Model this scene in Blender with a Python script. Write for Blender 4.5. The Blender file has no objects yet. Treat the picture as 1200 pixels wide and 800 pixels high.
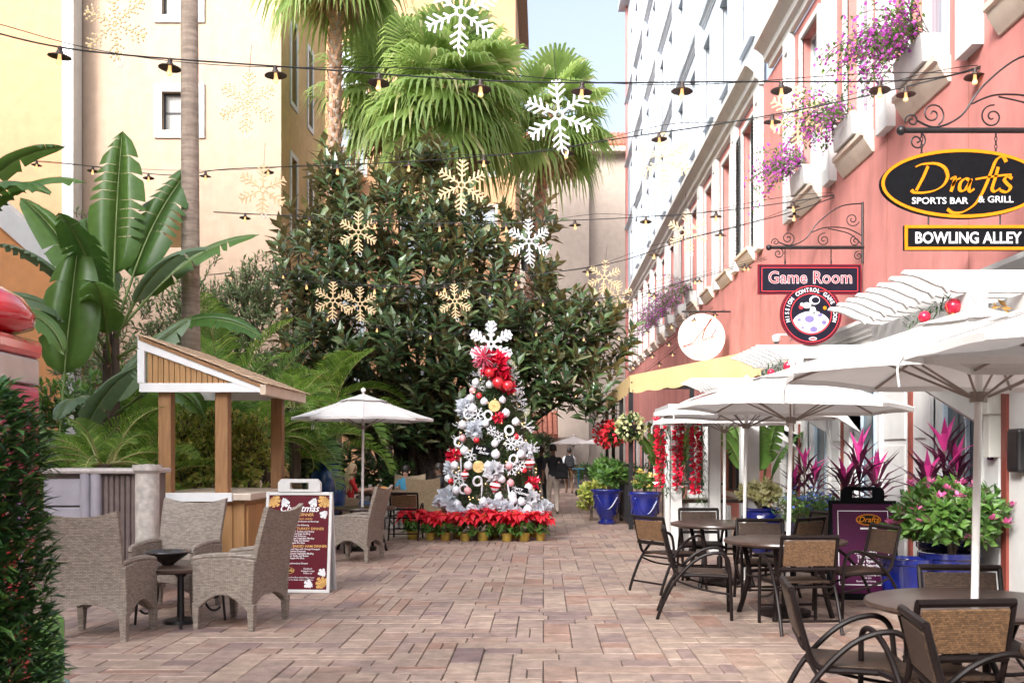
import bpy, bmesh, math, random
from mathutils import Vector, Matrix, Quaternion, noise

S = bpy.context.scene
COL = S.collection
R = math.radians

# ---------------------------------------------------------------- camera
F = 1200.0; VX = 637.0; VY = 530.0; EYE = 1.6
cam_d = bpy.data.cameras.new('camera')
cam = bpy.data.objects.new('camera', cam_d); COL.objects.link(cam)
cam.location = (0, 0, EYE); cam.rotation_euler = (R(90), 0, 0)
cam_d.sensor_width = 36.0; cam_d.lens = 36.0
cam_d.shift_x = -(VX - 600) / 1200.0
cam_d.shift_y = (VY - 400) / 1200.0
cam_d.clip_start = 0.1; cam_d.clip_end = 2000
cam_d.dof.use_dof = True; cam_d.dof.focus_distance = 13.0; cam_d.dof.aperture_fstop = 6.3
S.camera = cam
# ---------------------------------------------------------------- sky and sun
SUN_EL = R(32); SUN_AZ = math.atan2(-0.55, -0.835)        # the sun stands behind and to the left
w = bpy.data.worlds.new('World'); S.world = w; w.use_nodes = True
nt = w.node_tree; nt.nodes.clear()
sky = nt.nodes.new('ShaderNodeTexSky'); sky.sky_type = 'NISHITA'; sky.sun_disc = False
sky.sun_elevation = SUN_EL; sky.sun_rotation = SUN_AZ
sky.air_density = 0.8; sky.dust_density = 8.0; sky.ozone_density = 1.0
bg = nt.nodes.new('ShaderNodeBackground'); bg.inputs[1].default_value = 0.15
wo = nt.nodes.new('ShaderNodeOutputWorld')
hs_ = nt.nodes.new('ShaderNodeHueSaturation'); hs_.inputs['Saturation'].default_value = 0.5; hs_.inputs['Value'].default_value = 1.1     # thin white haze over the whole sky
nt.links.new(sky.outputs[0], hs_.inputs['Color']); nt.links.new(hs_.outputs[0], bg.inputs[0]); nt.links.new(bg.outputs[0], wo.inputs[0])
sd = bpy.data.lights.new('sun', 'SUN'); sd.energy = 1.25; sd.angle = R(12); sd.color = (1.0, 0.93, 0.82)
sun = bpy.data.objects.new('sun', sd); COL.objects.link(sun)
sdir = Vector((math.sin(SUN_AZ) * math.cos(SUN_EL), math.cos(SUN_AZ) * math.cos(SUN_EL), math.sin(SUN_EL)))
sun.rotation_euler = (-sdir).to_track_quat('-Z', 'Y').to_euler()
sun.location = sdir * 60
S.view_settings.view_transform = 'Standard'; S.view_settings.look = 'None'
S.view_settings.exposure = 1.52; S.view_settings.gamma = 1.0
S.view_settings.use_curve_mapping = False
S.view_settings.use_white_balance = True          # balanced for the shade, as the photograph is
S.view_settings.white_balance_temperature = 6050; S.view_settings.white_balance_tint = 9

# ---------------------------------------------------------------- helpers
rnd = random.Random(7)
def U(a, b): return rnd.uniform(a, b)
def at(px, py, d): return Vector(((px - VX) * d / F, d, EYE - (py - VY) * d / F))
def gx(px, d): return (px - VX) * d / F
def lerp(a, b, t): return a + (b - a) * t

def _nodes(name):
    m = bpy.data.materials.new(name); m.use_nodes = True
    n = m.node_tree; b = n.nodes['Principled BSDF']
    return m, n, b
def _c(c): return (c[0], c[1], c[2], 1.0)

def mat(name, col, rough=0.6, var=0.12, scale=6.0, bump=0.0, bscale=40.0, metal=0.0, coat=0.0, spec=0.5,
        obj_var=0.0, stain=0.0, stain_scale=1.2, emit=None, emit_s=0.0, trans=0.0, island=0.0, stretch=None):
    """plain procedural material: noise-mottled colour, optional streaky stains and bump"""
    m, n, b = _nodes(name); L = n.links.new
    tc = n.nodes.new('ShaderNodeTexCoord'); src = tc.outputs['Object']
    if stretch:
        mp = n.nodes.new('ShaderNodeMapping'); mp.inputs['Scale'].default_value = stretch; L(src, mp.inputs[0]); src = mp.outputs[0]
    nz = n.nodes.new('ShaderNodeTexNoise'); nz.inputs['Scale'].default_value = scale; nz.inputs['Detail'].default_value = 5
    L(src, nz.inputs['Vector'])
    mr = n.nodes.new('ShaderNodeMapRange'); mr.inputs[1].default_value = 0.3; mr.inputs[2].default_value = 0.7
    mr.inputs[3].default_value = 1 - var; mr.inputs[4].default_value = 1 + var
    L(nz.outputs[0], mr.inputs[0]); fac = mr.outputs[0]
    def mul(a, bb):
        q = n.nodes.new('ShaderNodeMath'); q.operation = 'MULTIPLY'; L(a, q.inputs[0]); L(bb, q.inputs[1]); return q.outputs[0]
    def rng(sock, v):
        q = n.nodes.new('ShaderNodeMapRange'); q.inputs[3].default_value = 1 - v; q.inputs[4].default_value = 1 + v
        L(sock, q.inputs[0]); return q.outputs[0]
    if obj_var:
        oi = n.nodes.new('ShaderNodeObjectInfo'); fac = mul(fac, rng(oi.outputs['Random'], obj_var))
    if island:
        ge = n.nodes.new('ShaderNodeNewGeometry'); fac = mul(fac, rng(ge.outputs['Random Per Island'], island))
    if stain:
        mp2 = n.nodes.new('ShaderNodeMapping'); mp2.inputs['Scale'].default_value = (1.0, 1.0, 0.22); L(tc.outputs['Object'], mp2.inputs[0])
        n2 = n.nodes.new('ShaderNodeTexNoise'); n2.inputs['Scale'].default_value = stain_scale; n2.inputs['Detail'].default_value = 8
        n2.inputs['Roughness'].default_value = 0.7
        L(mp2.outputs[0], n2.inputs['Vector'])
        q = n.nodes.new('ShaderNodeMapRange'); q.inputs[1].default_value = 0.45; q.inputs[2].default_value = 0.75
        q.inputs[3].default_value = 1.0; q.inputs[4].default_value = 1 - stain
        L(n2.outputs[0], q.inputs[0]); fac = mul(fac, q.outputs[0])
    vm = n.nodes.new('ShaderNodeVectorMath'); vm.operation = 'SCALE'; vm.inputs[0].default_value = col[:3]
    L(fac, vm.inputs['Scale']); L(vm.outputs[0], b.inputs['Base Color'])
    b.inputs['Roughness'].default_value = rough; b.inputs['Metallic'].default_value = metal
    b.inputs['Coat Weight'].default_value = coat; b.inputs['Coat Roughness'].default_value = 0.08
    b.inputs['Specular IOR Level'].default_value = spec
    if bump:
        n3 = n.nodes.new('ShaderNodeTexNoise'); n3.inputs['Scale'].default_value = bscale; n3.inputs['Detail'].default_value = 4
        L(src, n3.inputs['Vector'])
        bp = n.nodes.new('ShaderNodeBump'); bp.inputs['Strength'].default_value = bump; bp.inputs['Distance'].default_value = 0.02
        L(n3.outputs[0], bp.inputs['Height']); L(bp.outputs[0], b.inputs['Normal'])
    if emit:
        b.inputs['Emission Color'].default_value = _c(emit); b.inputs['Emission Strength'].default_value = emit_s
    if trans:
        out = n.nodes['Material Output']; tr = n.nodes.new('ShaderNodeBsdfTranslucent'); mx = n.nodes.new('ShaderNodeMixShader')
        L(vm.outputs[0], tr.inputs[0]); mx.inputs[0].default_value = trans
        L(b.outputs[0], mx.inputs[1]); L(tr.outputs[0], mx.inputs[2]); L(mx.outputs[0], out.inputs[0])
    return m

def leaf_mat(name, c1, c2, back=None, trans=0.3, rough=0.42, c3=None):
    """leaf: colour differs from leaf to leaf, the underside may have its own colour, some light passes through"""
    m, n, b = _nodes(name); L = n.links.new
    ge = n.nodes.new('ShaderNodeNewGeometry')
    cr = n.nodes.new('ShaderNodeValToRGB'); cr.color_ramp.elements[0].color = _c(c1); cr.color_ramp.elements[1].color = _c(c2)
    if c3:
        e = cr.color_ramp.elements.new(0.88); e.color = _c(c2); cr.color_ramp.elements[2].color = _c(c3)
    L(ge.outputs['Random Per Island'], cr.inputs[0]); col = cr.outputs[0]
    if back:
        mx = n.nodes.new('ShaderNodeMixRGB'); mx.inputs[2].default_value = _c(back)
        L(ge.outputs['Backfacing'], mx.inputs[0]); L(col, mx.inputs[1]); col = mx.outputs[0]
    tc = n.nodes.new('ShaderNodeTexCoord')
    nz = n.nodes.new('ShaderNodeTexNoise'); nz.inputs['Scale'].default_value = 9; L(tc.outputs['Object'], nz.inputs['Vector'])
    mr = n.nodes.new('ShaderNodeMapRange'); mr.inputs[3].default_value = 0.75; mr.inputs[4].default_value = 1.25; L(nz.outputs[0], mr.inputs[0])
    vm = n.nodes.new('ShaderNodeVectorMath'); vm.operation = 'SCALE'; L(col, vm.inputs[0]); L(mr.outputs[0], vm.inputs['Scale'])
    L(vm.outputs[0], b.inputs['Base Color']); b.inputs['Roughness'].default_value = rough
    tr = n.nodes.new('ShaderNodeBsdfTranslucent'); mxs = n.nodes.new('ShaderNodeMixShader'); mxs.inputs[0].default_value = trans
    hs = n.nodes.new('ShaderNodeHueSaturation'); hs.inputs['Hue'].default_value = 0.485; hs.inputs['Value'].default_value = 1.5
    L(vm.outputs[0], hs.inputs['Color']); L(hs.outputs[0], tr.inputs[0])
    L(b.outputs[0], mxs.inputs[1]); L(tr.outputs[0], mxs.inputs[2]); L(mxs.outputs[0], n.nodes['Material Output'].inputs[0])
    return m

STUFF = {'bracts','foliage','flowers','branches','boot_stubs','evergreen','ribbon_loops','fairy_lights','leaves','young_leaves','crown','dry_skirt','needles','tulle','cyathia','curly_ribbon','stucco_joint','canes','stems','limbs'}
class MB:
    """collects shapes for one mesh"""
    def __init__(s): s.v = []; s.f = []; s.m = []
    def add(s, vs, fs, mi=0):
        o = len(s.v); s.v.extend([tuple(p) for p in vs])
        for f in fs: s.f.append([i + o for i in f]); s.m.append(mi)
    def box(s, cx, cy, cz, sx, sy, sz, rz=0.0, mi=0, M=None):
        hx, hy, hz = sx / 2, sy / 2, sz / 2
        vs = [Vector((x, y, z)) for z in (-hz, hz) for y in (-hy, hy) for x in (-hx, hx)]
        if rz: rm = Matrix.Rotation(rz, 3, 'Z'); vs = [rm @ p for p in vs]
        if M is not None: vs = [M @ p for p in vs]
        c = Vector((cx, cy, cz)); vs = [p + c for p in vs]
        s.add(vs, [(0,2,3,1),(4,5,7,6),(0,1,5,4),(2,6,7,3),(0,4,6,2),(1,3,7,5)], mi)
    def span(s, x0, x1, y0, y1, z0, z1, mi=0):
        s.box((x0+x1)/2, (y0+y1)/2, (z0+z1)/2, abs(x1-x0), abs(y1-y0), abs(z1-z0), 0, mi)
    def tube(s, pts, r, n=8, mi=0, caps=True, closed=False):
        pts = [Vector(p) for p in pts]; k = len(pts)
        rs = r if isinstance(r, (list, tuple)) else [r] * k
        vs = []; up = Vector((0, 0, 1)); prev = None
        for i, p in enumerate(pts):
            if closed: t = pts[(i+1) % k] - pts[i-1]
            else: t = pts[min(i+1, k-1)] - pts[max(i-1, 0)]
            if t.length < 1e-9: t = Vector((0,0,1))
            t.normalize()
            if prev is None:
                a = t.cross(up)
                if a.length < 0.05: a = t.cross(Vector((1,0,0)))
                a.normalize()
            else:
                a = prev - t * prev.dot(t)
                if a.length < 1e-6: a = t.cross(up)
                a.normalize()
            prev = a; b = t.cross(a)
            for j in range(n):
                q = 2 * math.pi * j / n
                vs.append(p + (a * math.cos(q) + b * math.sin(q)) * rs[i])
        fs = []
        for i in range(k if closed else k - 1):
            i2 = (i + 1) % k
            for j in range(n):
                j2 = (j + 1) % n
                fs.append((i*n+j, i*n+j2, i2*n+j2, i2*n+j))
        if caps and not closed:
            fs.append(tuple(range(n-1, -1, -1))); fs.append(tuple((k-1)*n + j for j in range(n)))
        s.add(vs, fs, mi)
    def lathe(s, prof, n=16, c=(0,0,0), mi=0, M=None):
        vs = []; c = Vector(c)
        for r, z in prof:
            for j in range(n):
                q = 2*math.pi*j/n; p = Vector((r*math.cos(q), r*math.sin(q), z))
                if M is not None: p = M @ p
                vs.append(p + c)
        fs = []
        for i in range(len(prof)-1):
            for j in range(n):
                j2 = (j+1) % n; fs.append((i*n+j, i*n+j2, (i+1)*n+j2, (i+1)*n+j))
        if prof[0][0] > 1e-4: fs.append(tuple(range(n-1, -1, -1)))
        if prof[-1][0] > 1e-4: fs.append(tuple((len(prof)-1)*n + j for j in range(n)))
        s.add(vs, fs, mi)
    def ball(s, c, r, n=12, m=7, mi=0, sq=1.0):
        s.lathe([(max(1e-5, r*math.sin(math.pi*i/m)), -r*sq*math.cos(math.pi*i/m)) for i in range(m+1)], n, c, mi)
    def prism(s, poly, fn, t0, t1, mi=0):
        """polygon (a,b) swept from t0 to t1; fn(a,b,t) -> xyz"""
        k = len(poly)
        vs = [fn(a, b, t0) for a, b in poly] + [fn(a, b, t1) for a, b in poly]
        fs = [tuple(range(k-1, -1, -1)), tuple(range(k, 2*k))]
        for i in range(k): j = (i+1) % k; fs.append((i, j, k+j, k+i))
        s.add(vs, fs, mi)
    def grid(s, fn, nu, nv, mi=0):
        vs = [fn(i/nu, j/nv) for j in range(nv+1) for i in range(nu+1)]
        fs = [(j*(nu+1)+i, j*(nu+1)+i+1, (j+1)*(nu+1)+i+1, (j+1)*(nu+1)+i) for j in range(nv) for i in range(nu)]
        s.add(vs, fs, mi)
    def leaf(s, b, d, nrm, ln, wd, fold=0.15, mi=0, droop=0.0):
        d = d.normalized(); sd_ = d.cross(nrm)
        if sd_.length < 1e-4: sd_ = d.cross(Vector((1, 0.3, 0)))
        sd_.normalize(); n2 = sd_.cross(d)
        mid = b + d * ln * 0.5; tip = b + d * ln - n2 * ln * droop
        s.add([b, mid + sd_*wd*0.5 + n2*wd*fold, tip, mid - sd_*wd*0.5 + n2*wd*fold, mid - n2*0.0],
              [(0, 1, 2, 4), (0, 4, 2, 3)], mi)
    def build(s, name, mats, parent=None, smooth=False, bevel=0.0, angle=35, loc=None, rz=0.0, weld=False):
        me = bpy.data.meshes.new(name)
        me.from_pydata(s.v, [], s.f)
        mats = mats if isinstance(mats, (list, tuple)) else [mats]
        for q in mats: me.materials.append(q)
        if len(mats) > 1: me.polygons.foreach_set('material_index', s.m)
        if smooth:
            me.polygons.foreach_set('use_smooth', [True] * len(me.polygons))
            if angle < 180: me.set_sharp_from_angle(angle=R(angle))
        if weld:
            bm = bmesh.new(); bm.from_mesh(me); bmesh.ops.remove_doubles(bm, verts=bm.verts, dist=1e-4); bm.to_mesh(me); bm.free()
        me.update()
        o = bpy.data.objects.new(name, me); COL.objects.link(o)
        if name in STUFF: o['kind'] = 'stuff'
        if parent is not None: o.parent = parent
        if loc is not None: o.location = loc
        if rz: o.rotation_euler = (0, 0, rz)
        if bevel:
            bv = o.modifiers.new('bevel', 'BEVEL'); bv.width = bevel; bv.segments = 2; bv.limit_method = 'ANGLE'; bv.angle_limit = R(40)
        return o

def tag(o, label=None, cat=None, group=None, kind=None):
    if label: o['label'] = label
    if cat: o['category'] = cat
    if group: o['group'] = group
    if kind: o['kind'] = kind
    return o
def thing(name, label, cat, loc=(0,0,0), rz=0.0, group=None, rot=None):
    o = bpy.data.objects.new(name, None); COL.objects.link(o)
    o.location = loc; o.rotation_euler = rot if rot else (0, 0, rz); o.empty_display_size = 0.1
    return tag(o, label, cat, group)
def inst(o, name, parent=None, loc=None, rot=None, scale=None):
    """another object on the same mesh"""
    c = bpy.data.objects.new(name, o.data if hasattr(o, 'data') else o); COL.objects.link(c)
    if hasattr(o, 'modifiers'):
        for md in o.modifiers:
            if md.type == 'BEVEL':
                b2 = c.modifiers.new('bevel', 'BEVEL'); b2.width = md.width; b2.segments = md.segments; b2.limit_method = 'ANGLE'; b2.angle_limit = md.angle_limit
    if parent is not None: c.parent = parent
    if loc is not None: c.location = loc
    if rot is not None: c.rotation_euler = rot
    if scale is not None: c.scale = scale if isinstance(scale, (tuple, list)) else (scale,)*3
    return c
def copy_tree(o, parent=None):
    c = o.copy(); COL.objects.link(c); c.parent = parent
    for ch in list(o.children): copy_tree(ch, c)
    return c
def place(proto, used, loc, rz, label, group=None, scale=None, rot=None):
    o = proto if not used else copy_tree(proto)
    o.location = loc; o.rotation_euler = rot if rot else (0, 0, rz)
    if scale: o.scale = (scale,)*3
    tag(o, label, None, group); return o

def catmull(pts, n=8, closed=False):
    pts = [Vector(p) if len(p) == 3 else Vector((p[0], p[1], 0)) for p in pts]; out = []; k = len(pts)
    for i in range(k if closed else k - 1):
        if closed: p0, p1, p2, p3 = pts[i-1], pts[i], pts[(i+1) % k], pts[(i+2) % k]
        else: p0, p1, p2, p3 = pts[max(i-1,0)], pts[i], pts[i+1], pts[min(i+2,k-1)]
        for j in range(n):
            t = j / n
            out.append(0.5*((2*p1) + (p2-p0)*t + (2*p0-5*p1+4*p2-p3)*t*t + (3*p1-p0-3*p2+p3)*t**3))
    if not closed: out.append(pts[-1])
    return out

_tcache = {}
def text_into(mb, s, size, fn, mi=0, shear=0.0, bold=0.0, align='CENTER', sx=1.0, spacing=1.0):
    """lettering as flat faces: fn(u, v) -> xyz, u along the line, v up, origin on the baseline"""
    key = (s, shear, bold, align, spacing)
    if key not in _tcache:
        cu = bpy.data.curves.new('lettering', 'FONT'); cu.body = s; cu.align_x = align; cu.shear = shear; cu.offset = bold
        cu.space_character = spacing; cu.resolution_u = 3; cu.fill_mode = 'FRONT'
        ob = bpy.data.objects.new('lettering', cu); COL.objects.link(ob)
        dg = bpy.context.evaluated_depsgraph_get(); dg.update()
        me = ob.evaluated_get(dg).to_mesh()
        _tcache[key] = ([tuple(v.co) for v in me.vertices], [tuple(p.vertices) for p in me.polygons])
        ob.evaluated_get(dg).to_mesh_clear()
        bpy.data.objects.remove(ob); bpy.data.curves.remove(cu)
    vs, fs = _tcache[key]
    mb.add([fn(v[0]*size*sx, v[1]*size) for v in vs], fs, mi)

def stroke_into(mb, pts, fn, wmax, mi=0, nib=R(35), thin=0.3, n=8):
    """pen stroke with a broad nib through the given points"""
    c = catmull(pts, n); L_ = []; R_ = []
    for i, p in enumerate(c):
        t = c[min(i+1, len(c)-1)] - c[max(i-1, 0)]
        if t.length < 1e-9: continue
        t.normalize(); nn = Vector((-t.y, t.x, 0))
        wv = wmax * (thin + (1-thin)*abs(math.sin(math.atan2(t.y, t.x) - nib)))
        L_.append(p + nn*wv/2); R_.append(p - nn*wv/2)
    k = len(L_)
    mb.add([fn(p.x, p.y) for p in L_ + R_], [(k+i, k+i+1, i+1, i) for i in range(k-1)], mi)

def disc_into(mb, cx, cy, r, fn, mi=0, n=24, rx=None, a0=0, a1=2*math.pi):
    rx = rx or r
    mb.add([fn(cx + rx*math.cos(lerp(a0,a1,i/n)), cy + r*math.sin(lerp(a0,a1,i/n))) for i in range(n)], [tuple(range(n))], mi)
def ring_into(mb, cx, cy, r0, r1, fn, mi=0, n=40, rx0=None, rx1=None, a0=0.0, a1=2*math.pi):
    rx0 = rx0 or r0; rx1 = rx1 or r1; vs = []
    for i in range(n+1):
        a = lerp(a0, a1, i/n); vs.append(fn(cx+rx0*math.cos(a), cy+r0*math.sin(a))); vs.append(fn(cx+rx1*math.cos(a), cy+r1*math.sin(a)))
    mb.add(vs, [(2*i, 2*i+1, 2*i+3, 2*i+2) for i in range(n)], mi)
def rect_into(mb, x0, x1, y0, y1, fn, mi=0):
    mb.add([fn(x0,y0), fn(x1,y0), fn(x1,y1), fn(x0,y1)], [(0,1,2,3)], mi)

def wall_grid(mb, u0, u1, z0, z1, holes, fn, depth=0.2, mi=0, mi_rev=0):
    """a wall face with openings and their reveals; fn(u, z, inward) -> xyz"""
    us = sorted({u0, u1, *[h[0] for h in holes], *[h[1] for h in holes]}); zs = sorted({z0, z1, *[h[2] for h in holes], *[h[3] for h in holes]})
    us = [u for u in us if u0 <= u <= u1]; zs = [z for z in zs if z0 <= z <= z1]
    for a, b in zip(us, us[1:]):
        run = None
        for c, d in zip(zs, zs[1:]):
            mu, mz = (a+b)/2, (c+d)/2
            inside = any(h[0] < mu < h[1] and h[2] < mz < h[3] for h in holes)
            if not inside: mb.add([fn(a,c,0), fn(b,c,0), fn(b,d,0), fn(a,d,0)], [(0,1,2,3)], mi)
    for h in holes:
        a, b, c, d = h[:4]
        for p, q in (((a,c),(a,d)), ((a,d),(b,d)), ((b,d),(b,c)), ((b,c),(a,c))):
            mb.add([fn(p[0],p[1],0), fn(q[0],q[1],0), fn(q[0],q[1],depth), fn(p[0],p[1],depth)], [(0,1,2,3)], mi_rev)
# ---------------------------------------------------------------- materials
M = {}
def paver_mat():
    m, n, b = _nodes('paver_stone'); L = n.links.new
    oi = n.nodes.new('ShaderNodeObjectInfo'); ge = n.nodes.new('ShaderNodeNewGeometry')
    ad = n.nodes.new('ShaderNodeMath'); ad.operation = 'ADD'; L(oi.outputs['Random'], ad.inputs[0]); L(ge.outputs['Random Per Island'], ad.inputs[1])
    fr = n.nodes.new('ShaderNodeMath'); fr.operation = 'FRACT'; L(ad.outputs[0], fr.inputs[0])
    cr = n.nodes.new('ShaderNodeValToRGB'); r = cr.color_ramp
    r.elements[0].color = _c((0.31, 0.18, 0.135)); r.elements[1].color = _c((0.40, 0.295, 0.225))
    for p, c in ((0.25, (0.375, 0.275, 0.215)), (0.45, (0.325, 0.235, 0.195)), (0.65, (0.41, 0.305, 0.235)), (0.85, (0.235, 0.16, 0.15))):
        e = r.elements.new(p); e.color = _c(c)
    L(fr.outputs[0], cr.inputs[0])
    nz = n.nodes.new('ShaderNodeTexNoise'); nz.inputs['Scale'].default_value = 7; nz.inputs['Detail'].default_value = 7; nz.inputs['Roughness'].default_value = 0.65
    L(ge.outputs['Position'], nz.inputs['Vector'])
    mr = n.nodes.new('ShaderNodeMapRange'); mr.inputs[1].default_value = 0.3; mr.inputs[2].default_value = 0.7; mr.inputs[3].default_value = 0.62; mr.inputs[4].default_value = 1.30
    L(nz.outputs[0], mr.inputs[0])
    n2 = n.nodes.new('ShaderNodeTexNoise'); n2.inputs['Scale'].default_value = 0.7; n2.inputs['Detail'].default_value = 5; L(ge.outputs['Position'], n2.inputs['Vector'])
    mr2 = n.nodes.new('ShaderNodeMapRange'); mr2.inputs[1].default_value = 0.3; mr2.inputs[2].default_value = 0.7; mr2.inputs[3].default_value = 0.68; mr2.inputs[4].default_value = 1.06
    L(n2.outputs[0], mr2.inputs[0])
    mu = n.nodes.new('ShaderNodeMath'); mu.operation = 'MULTIPLY'; L(mr.outputs[0], mu.inputs[0]); L(mr2.outputs[0], mu.inputs[1])
    vm = n.nodes.new('ShaderNodeVectorMath'); vm.operation = 'SCALE'; L(cr.outputs[0], vm.inputs[0]); L(mu.outputs[0], vm.inputs['Scale'])
    L(vm.outputs[0], b.inputs['Base Color']); b.inputs['Roughness'].default_value = 0.62
    n3 = n.nodes.new('ShaderNodeTexNoise'); n3.inputs['Scale'].default_value = 22; n3.inputs['Detail'].default_value = 6; L(ge.outputs['Position'], n3.inputs['Vector'])
    bp = n.nodes.new('ShaderNodeBump'); bp.inputs['Strength'].default_value = 0.5; bp.inputs['Distance'].default_value = 0.012
    L(n3.outputs[0], bp.inputs['Height']); L(bp.outputs[0], b.inputs['Normal'])
    return m
M['paver'] = paver_mat()
M['joint'] = mat('joint_sand', (0.14, 0.105, 0.09), 0.9, 0.2, 12, 0.3)
M['soil'] = mat('soil', (0.06, 0.042, 0.03), 0.95, 0.35, 8, 0.6, 25)
M['stucco_cream'] = mat('cream_stucco', (0.45, 0.325, 0.235), 0.85, 0.07, 3, 0.25, 18, stain=0.22, stain_scale=0.6)
M['stucco_orange'] = mat('orange_stucco', (0.50, 0.275, 0.145), 0.85, 0.08, 3, 0.25, 18, stain=0.15, stain_scale=0.6)
M['stucco_ochre'] = mat('ochre_stucco', (0.52, 0.34, 0.145), 0.85, 0.08, 3, 0.2, 18, stain=0.14, stain_scale=0.6)
M['stucco_terra'] = mat('terracotta_stucco', (0.60, 0.27, 0.10), 0.85, 0.08, 3, 0.2, 18, stain=0.12)
M['stucco_back'] = mat('apricot_stucco', (0.46, 0.26, 0.135), 0.85, 0.08, 3, 0.2, 18, stain=0.15, stain_scale=0.5)
M['stucco_beige'] = mat('beige_stucco', (0.40, 0.325, 0.27), 0.85, 0.07, 3, 0.2, 18, stain=0.15, stain_scale=0.4)
M['stucco_pink'] = mat('pink_stucco', (0.50, 0.195, 0.17), 0.82, 0.09, 2.5, 0.15, 60, stain=0.32, stain_scale=0.9)
M['stucco_white'] = mat('white_stucco', (0.47, 0.515, 0.575), 0.8, 0.05, 3, 0.15, 20, stain=0.14, stain_scale=0.5)
M['trim_white'] = mat('white_trim', (0.57, 0.565, 0.55), 0.6, 0.05, 4, 0.08, 50, stain=0.12)
M['trim_cream'] = mat('cream_moulding', (0.60, 0.51, 0.42), 0.7, 0.06, 4, 0.1, 50, stain=0.2)
M['paint_white'] = mat('white_paint', (0.58, 0.575, 0.56), 0.45, 0.05, 5, 0.05, 30, stain=0.12)
M['paint_grey'] = mat('pale_grey_paint', (0.55, 0.55, 0.50), 0.5, 0.05, 5)
M['red_trim'] = mat('dark_red_paint', (0.20, 0.045, 0.03), 0.5, 0.1, 5)
M['glass'] = mat('window_glass', (0.035, 0.045, 0.055), 0.06, 0.1, 2, spec=0.9)
M['glass_blue'] = mat('curtained_glass', (0.30, 0.36, 0.42), 0.08, 0.2, 3, spec=0.9, stretch=(8, 8, 0.3))
M['glass_curtain'] = mat('net_curtain_behind_glass', (0.42, 0.41, 0.39), 0.1, 0.3, 2.2, spec=0.8, stretch=(9, 9, 0.15))
M['dark_frame'] = mat('dark_window_frame', (0.05, 0.05, 0.055), 0.4, 0.1)
M['louvre'] = mat('green_black_louvre', (0.025, 0.035, 0.04), 0.5, 0.15)
M['roof_tile'] = mat('clay_roof_tile', (0.36, 0.13, 0.08), 0.8, 0.2, 4, 0.2, island=0.2)
M['eave_wood'] = mat('brown_eave_boards', (0.17, 0.10, 0.06), 0.7, 0.2, 6)
M['rail_brown'] = mat('brown_railing', (0.22, 0.12, 0.06), 0.6, 0.15, 6)
M['iron'] = mat('black_wrought_iron', (0.018, 0.017, 0.018), 0.4, 0.2, 10, metal=0.3)

# ---------------------------------------------------------------- ground and paving
g = MB(); g.add([(-300,-60,-0.016),(300,-60,-0.016),(300,600,-0.016),(-300,600,-0.016)], [(0,1,2,3)])
ground = tag(g.build('ground', M['joint']), kind='structure')

PW = 0.24; PN = 4                 # herringbone of long runs, each run cut into stones
def paver_geo(mb, x0, x1, y0, y1, z=0.0, j=0.0038, ch=0.006, tilt=(0, 0)):
    x0 += j; x1 -= j; y0 += j; y1 -= j
    vs = [(x0,y0,-0.014),(x1,y0,-0.014),(x1,y1,-0.014),(x0,y1,-0.014)]
    cx, cy = (x0+x1)/2, (y0+y1)/2
    for (x, y) in ((x0+ch,y0+ch),(x1-ch,y0+ch),(x1-ch,y1-ch),(x0+ch,y1-ch)):
        vs.append((x, y, z + (x-cx)*tilt[0] + (y-cy)*tilt[1]))
    vs += [(x0,y0,z-0.007),(x1,y0,z-0.007),(x1,y1,z-0.007),(x0,y1,z-0.007)]
    mb.add(vs, [(4,5,6,7),(8,9,5,4),(9,10,6,5),(10,11,7,6),(11,8,4,7),(0,1,9,8),(1,2,10,9),(2,3,11,10),(3,0,8,11)])
pieces = []
for iy in range(int(3.0/PW), int(46/PW)):
    for ix in range(int(-9/PW), int(5.2/PW)):
        k = (ix + iy) % (2*PN)
        if k not in (0, PN): continue
        x, y = ix*PW, iy*PW
        if abs(x) > y*0.62 + 2.5: continue
        L_ = PN*PW; s = rnd.random()
        if s < 0.16: cuts = [0, 1]
        elif s < 0.50: cuts = [0, rnd.choice((.38, .5, .62)), 1]
        elif s < 0.85: cuts = [0, U(.24,.34), U(.58,.74), 1]
        else: cuts = [0, .25, .5, .75, 1]
        for a, b in zip(cuts, cuts[1:]):
            halves = [(0, 1)] if rnd.random() < .8 or (b - a) < .3 else [(0, .5), (.5, 1)]
            for c, d in halves:
                if k == 0: pieces.append((x+a*L_, x+b*L_, y+c*PW, y+d*PW))
                else: pieces.append((x+c*PW, x+d*PW, y+a*L_, y+b*L_))
def seen(p):
    cx, cy = (p[0]+p[1])/2, (p[2]+p[3])/2
    px = VX + cx*F/cy; py = VY + EYE*F/cy
    ok = 75 < px < 1190 and py < 798 and not (px > 905 and py > 735) and not (px < 240 and py < 745) and not (px > 1040)
    return (p[1]-p[0])*(p[3]-p[2])/cy**3 if ok else 0
order = sorted(range(len(pieces)), key=lambda i: -seen(pieces[i]))
single = set(order[:300])
rest = MB(); cache = {}
paving = MB()
for i, p in enumerate(pieces):
    if i in single:
        wx, wy = round((p[1]-p[0])/.02)*.02, round((p[3]-p[2])/.02)*.02
        key = (wx, wy)
        if key not in cache:
            mb = MB(); paver_geo(mb, -wx/2, wx/2, -wy/2, wy/2)
            cache[key] = mb.build('paver', M['paver'], ground); o = cache[key]
        else: o = inst(cache[key], 'paver', ground)
        o.location = ((p[0]+p[1])/2, (p[2]+p[3])/2, U(-0.002, 0.002)); o.rotation_euler = (U(-.006,.006), U(-.006,.006), 0)
    else:
        paver_geo(rest, *p, z=U(-0.002, 0.002), tilt=(U(-.006,.006), U(-.006,.006)))
tag(rest.build('paver_field', M['paver'], ground), kind='stuff')
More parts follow.
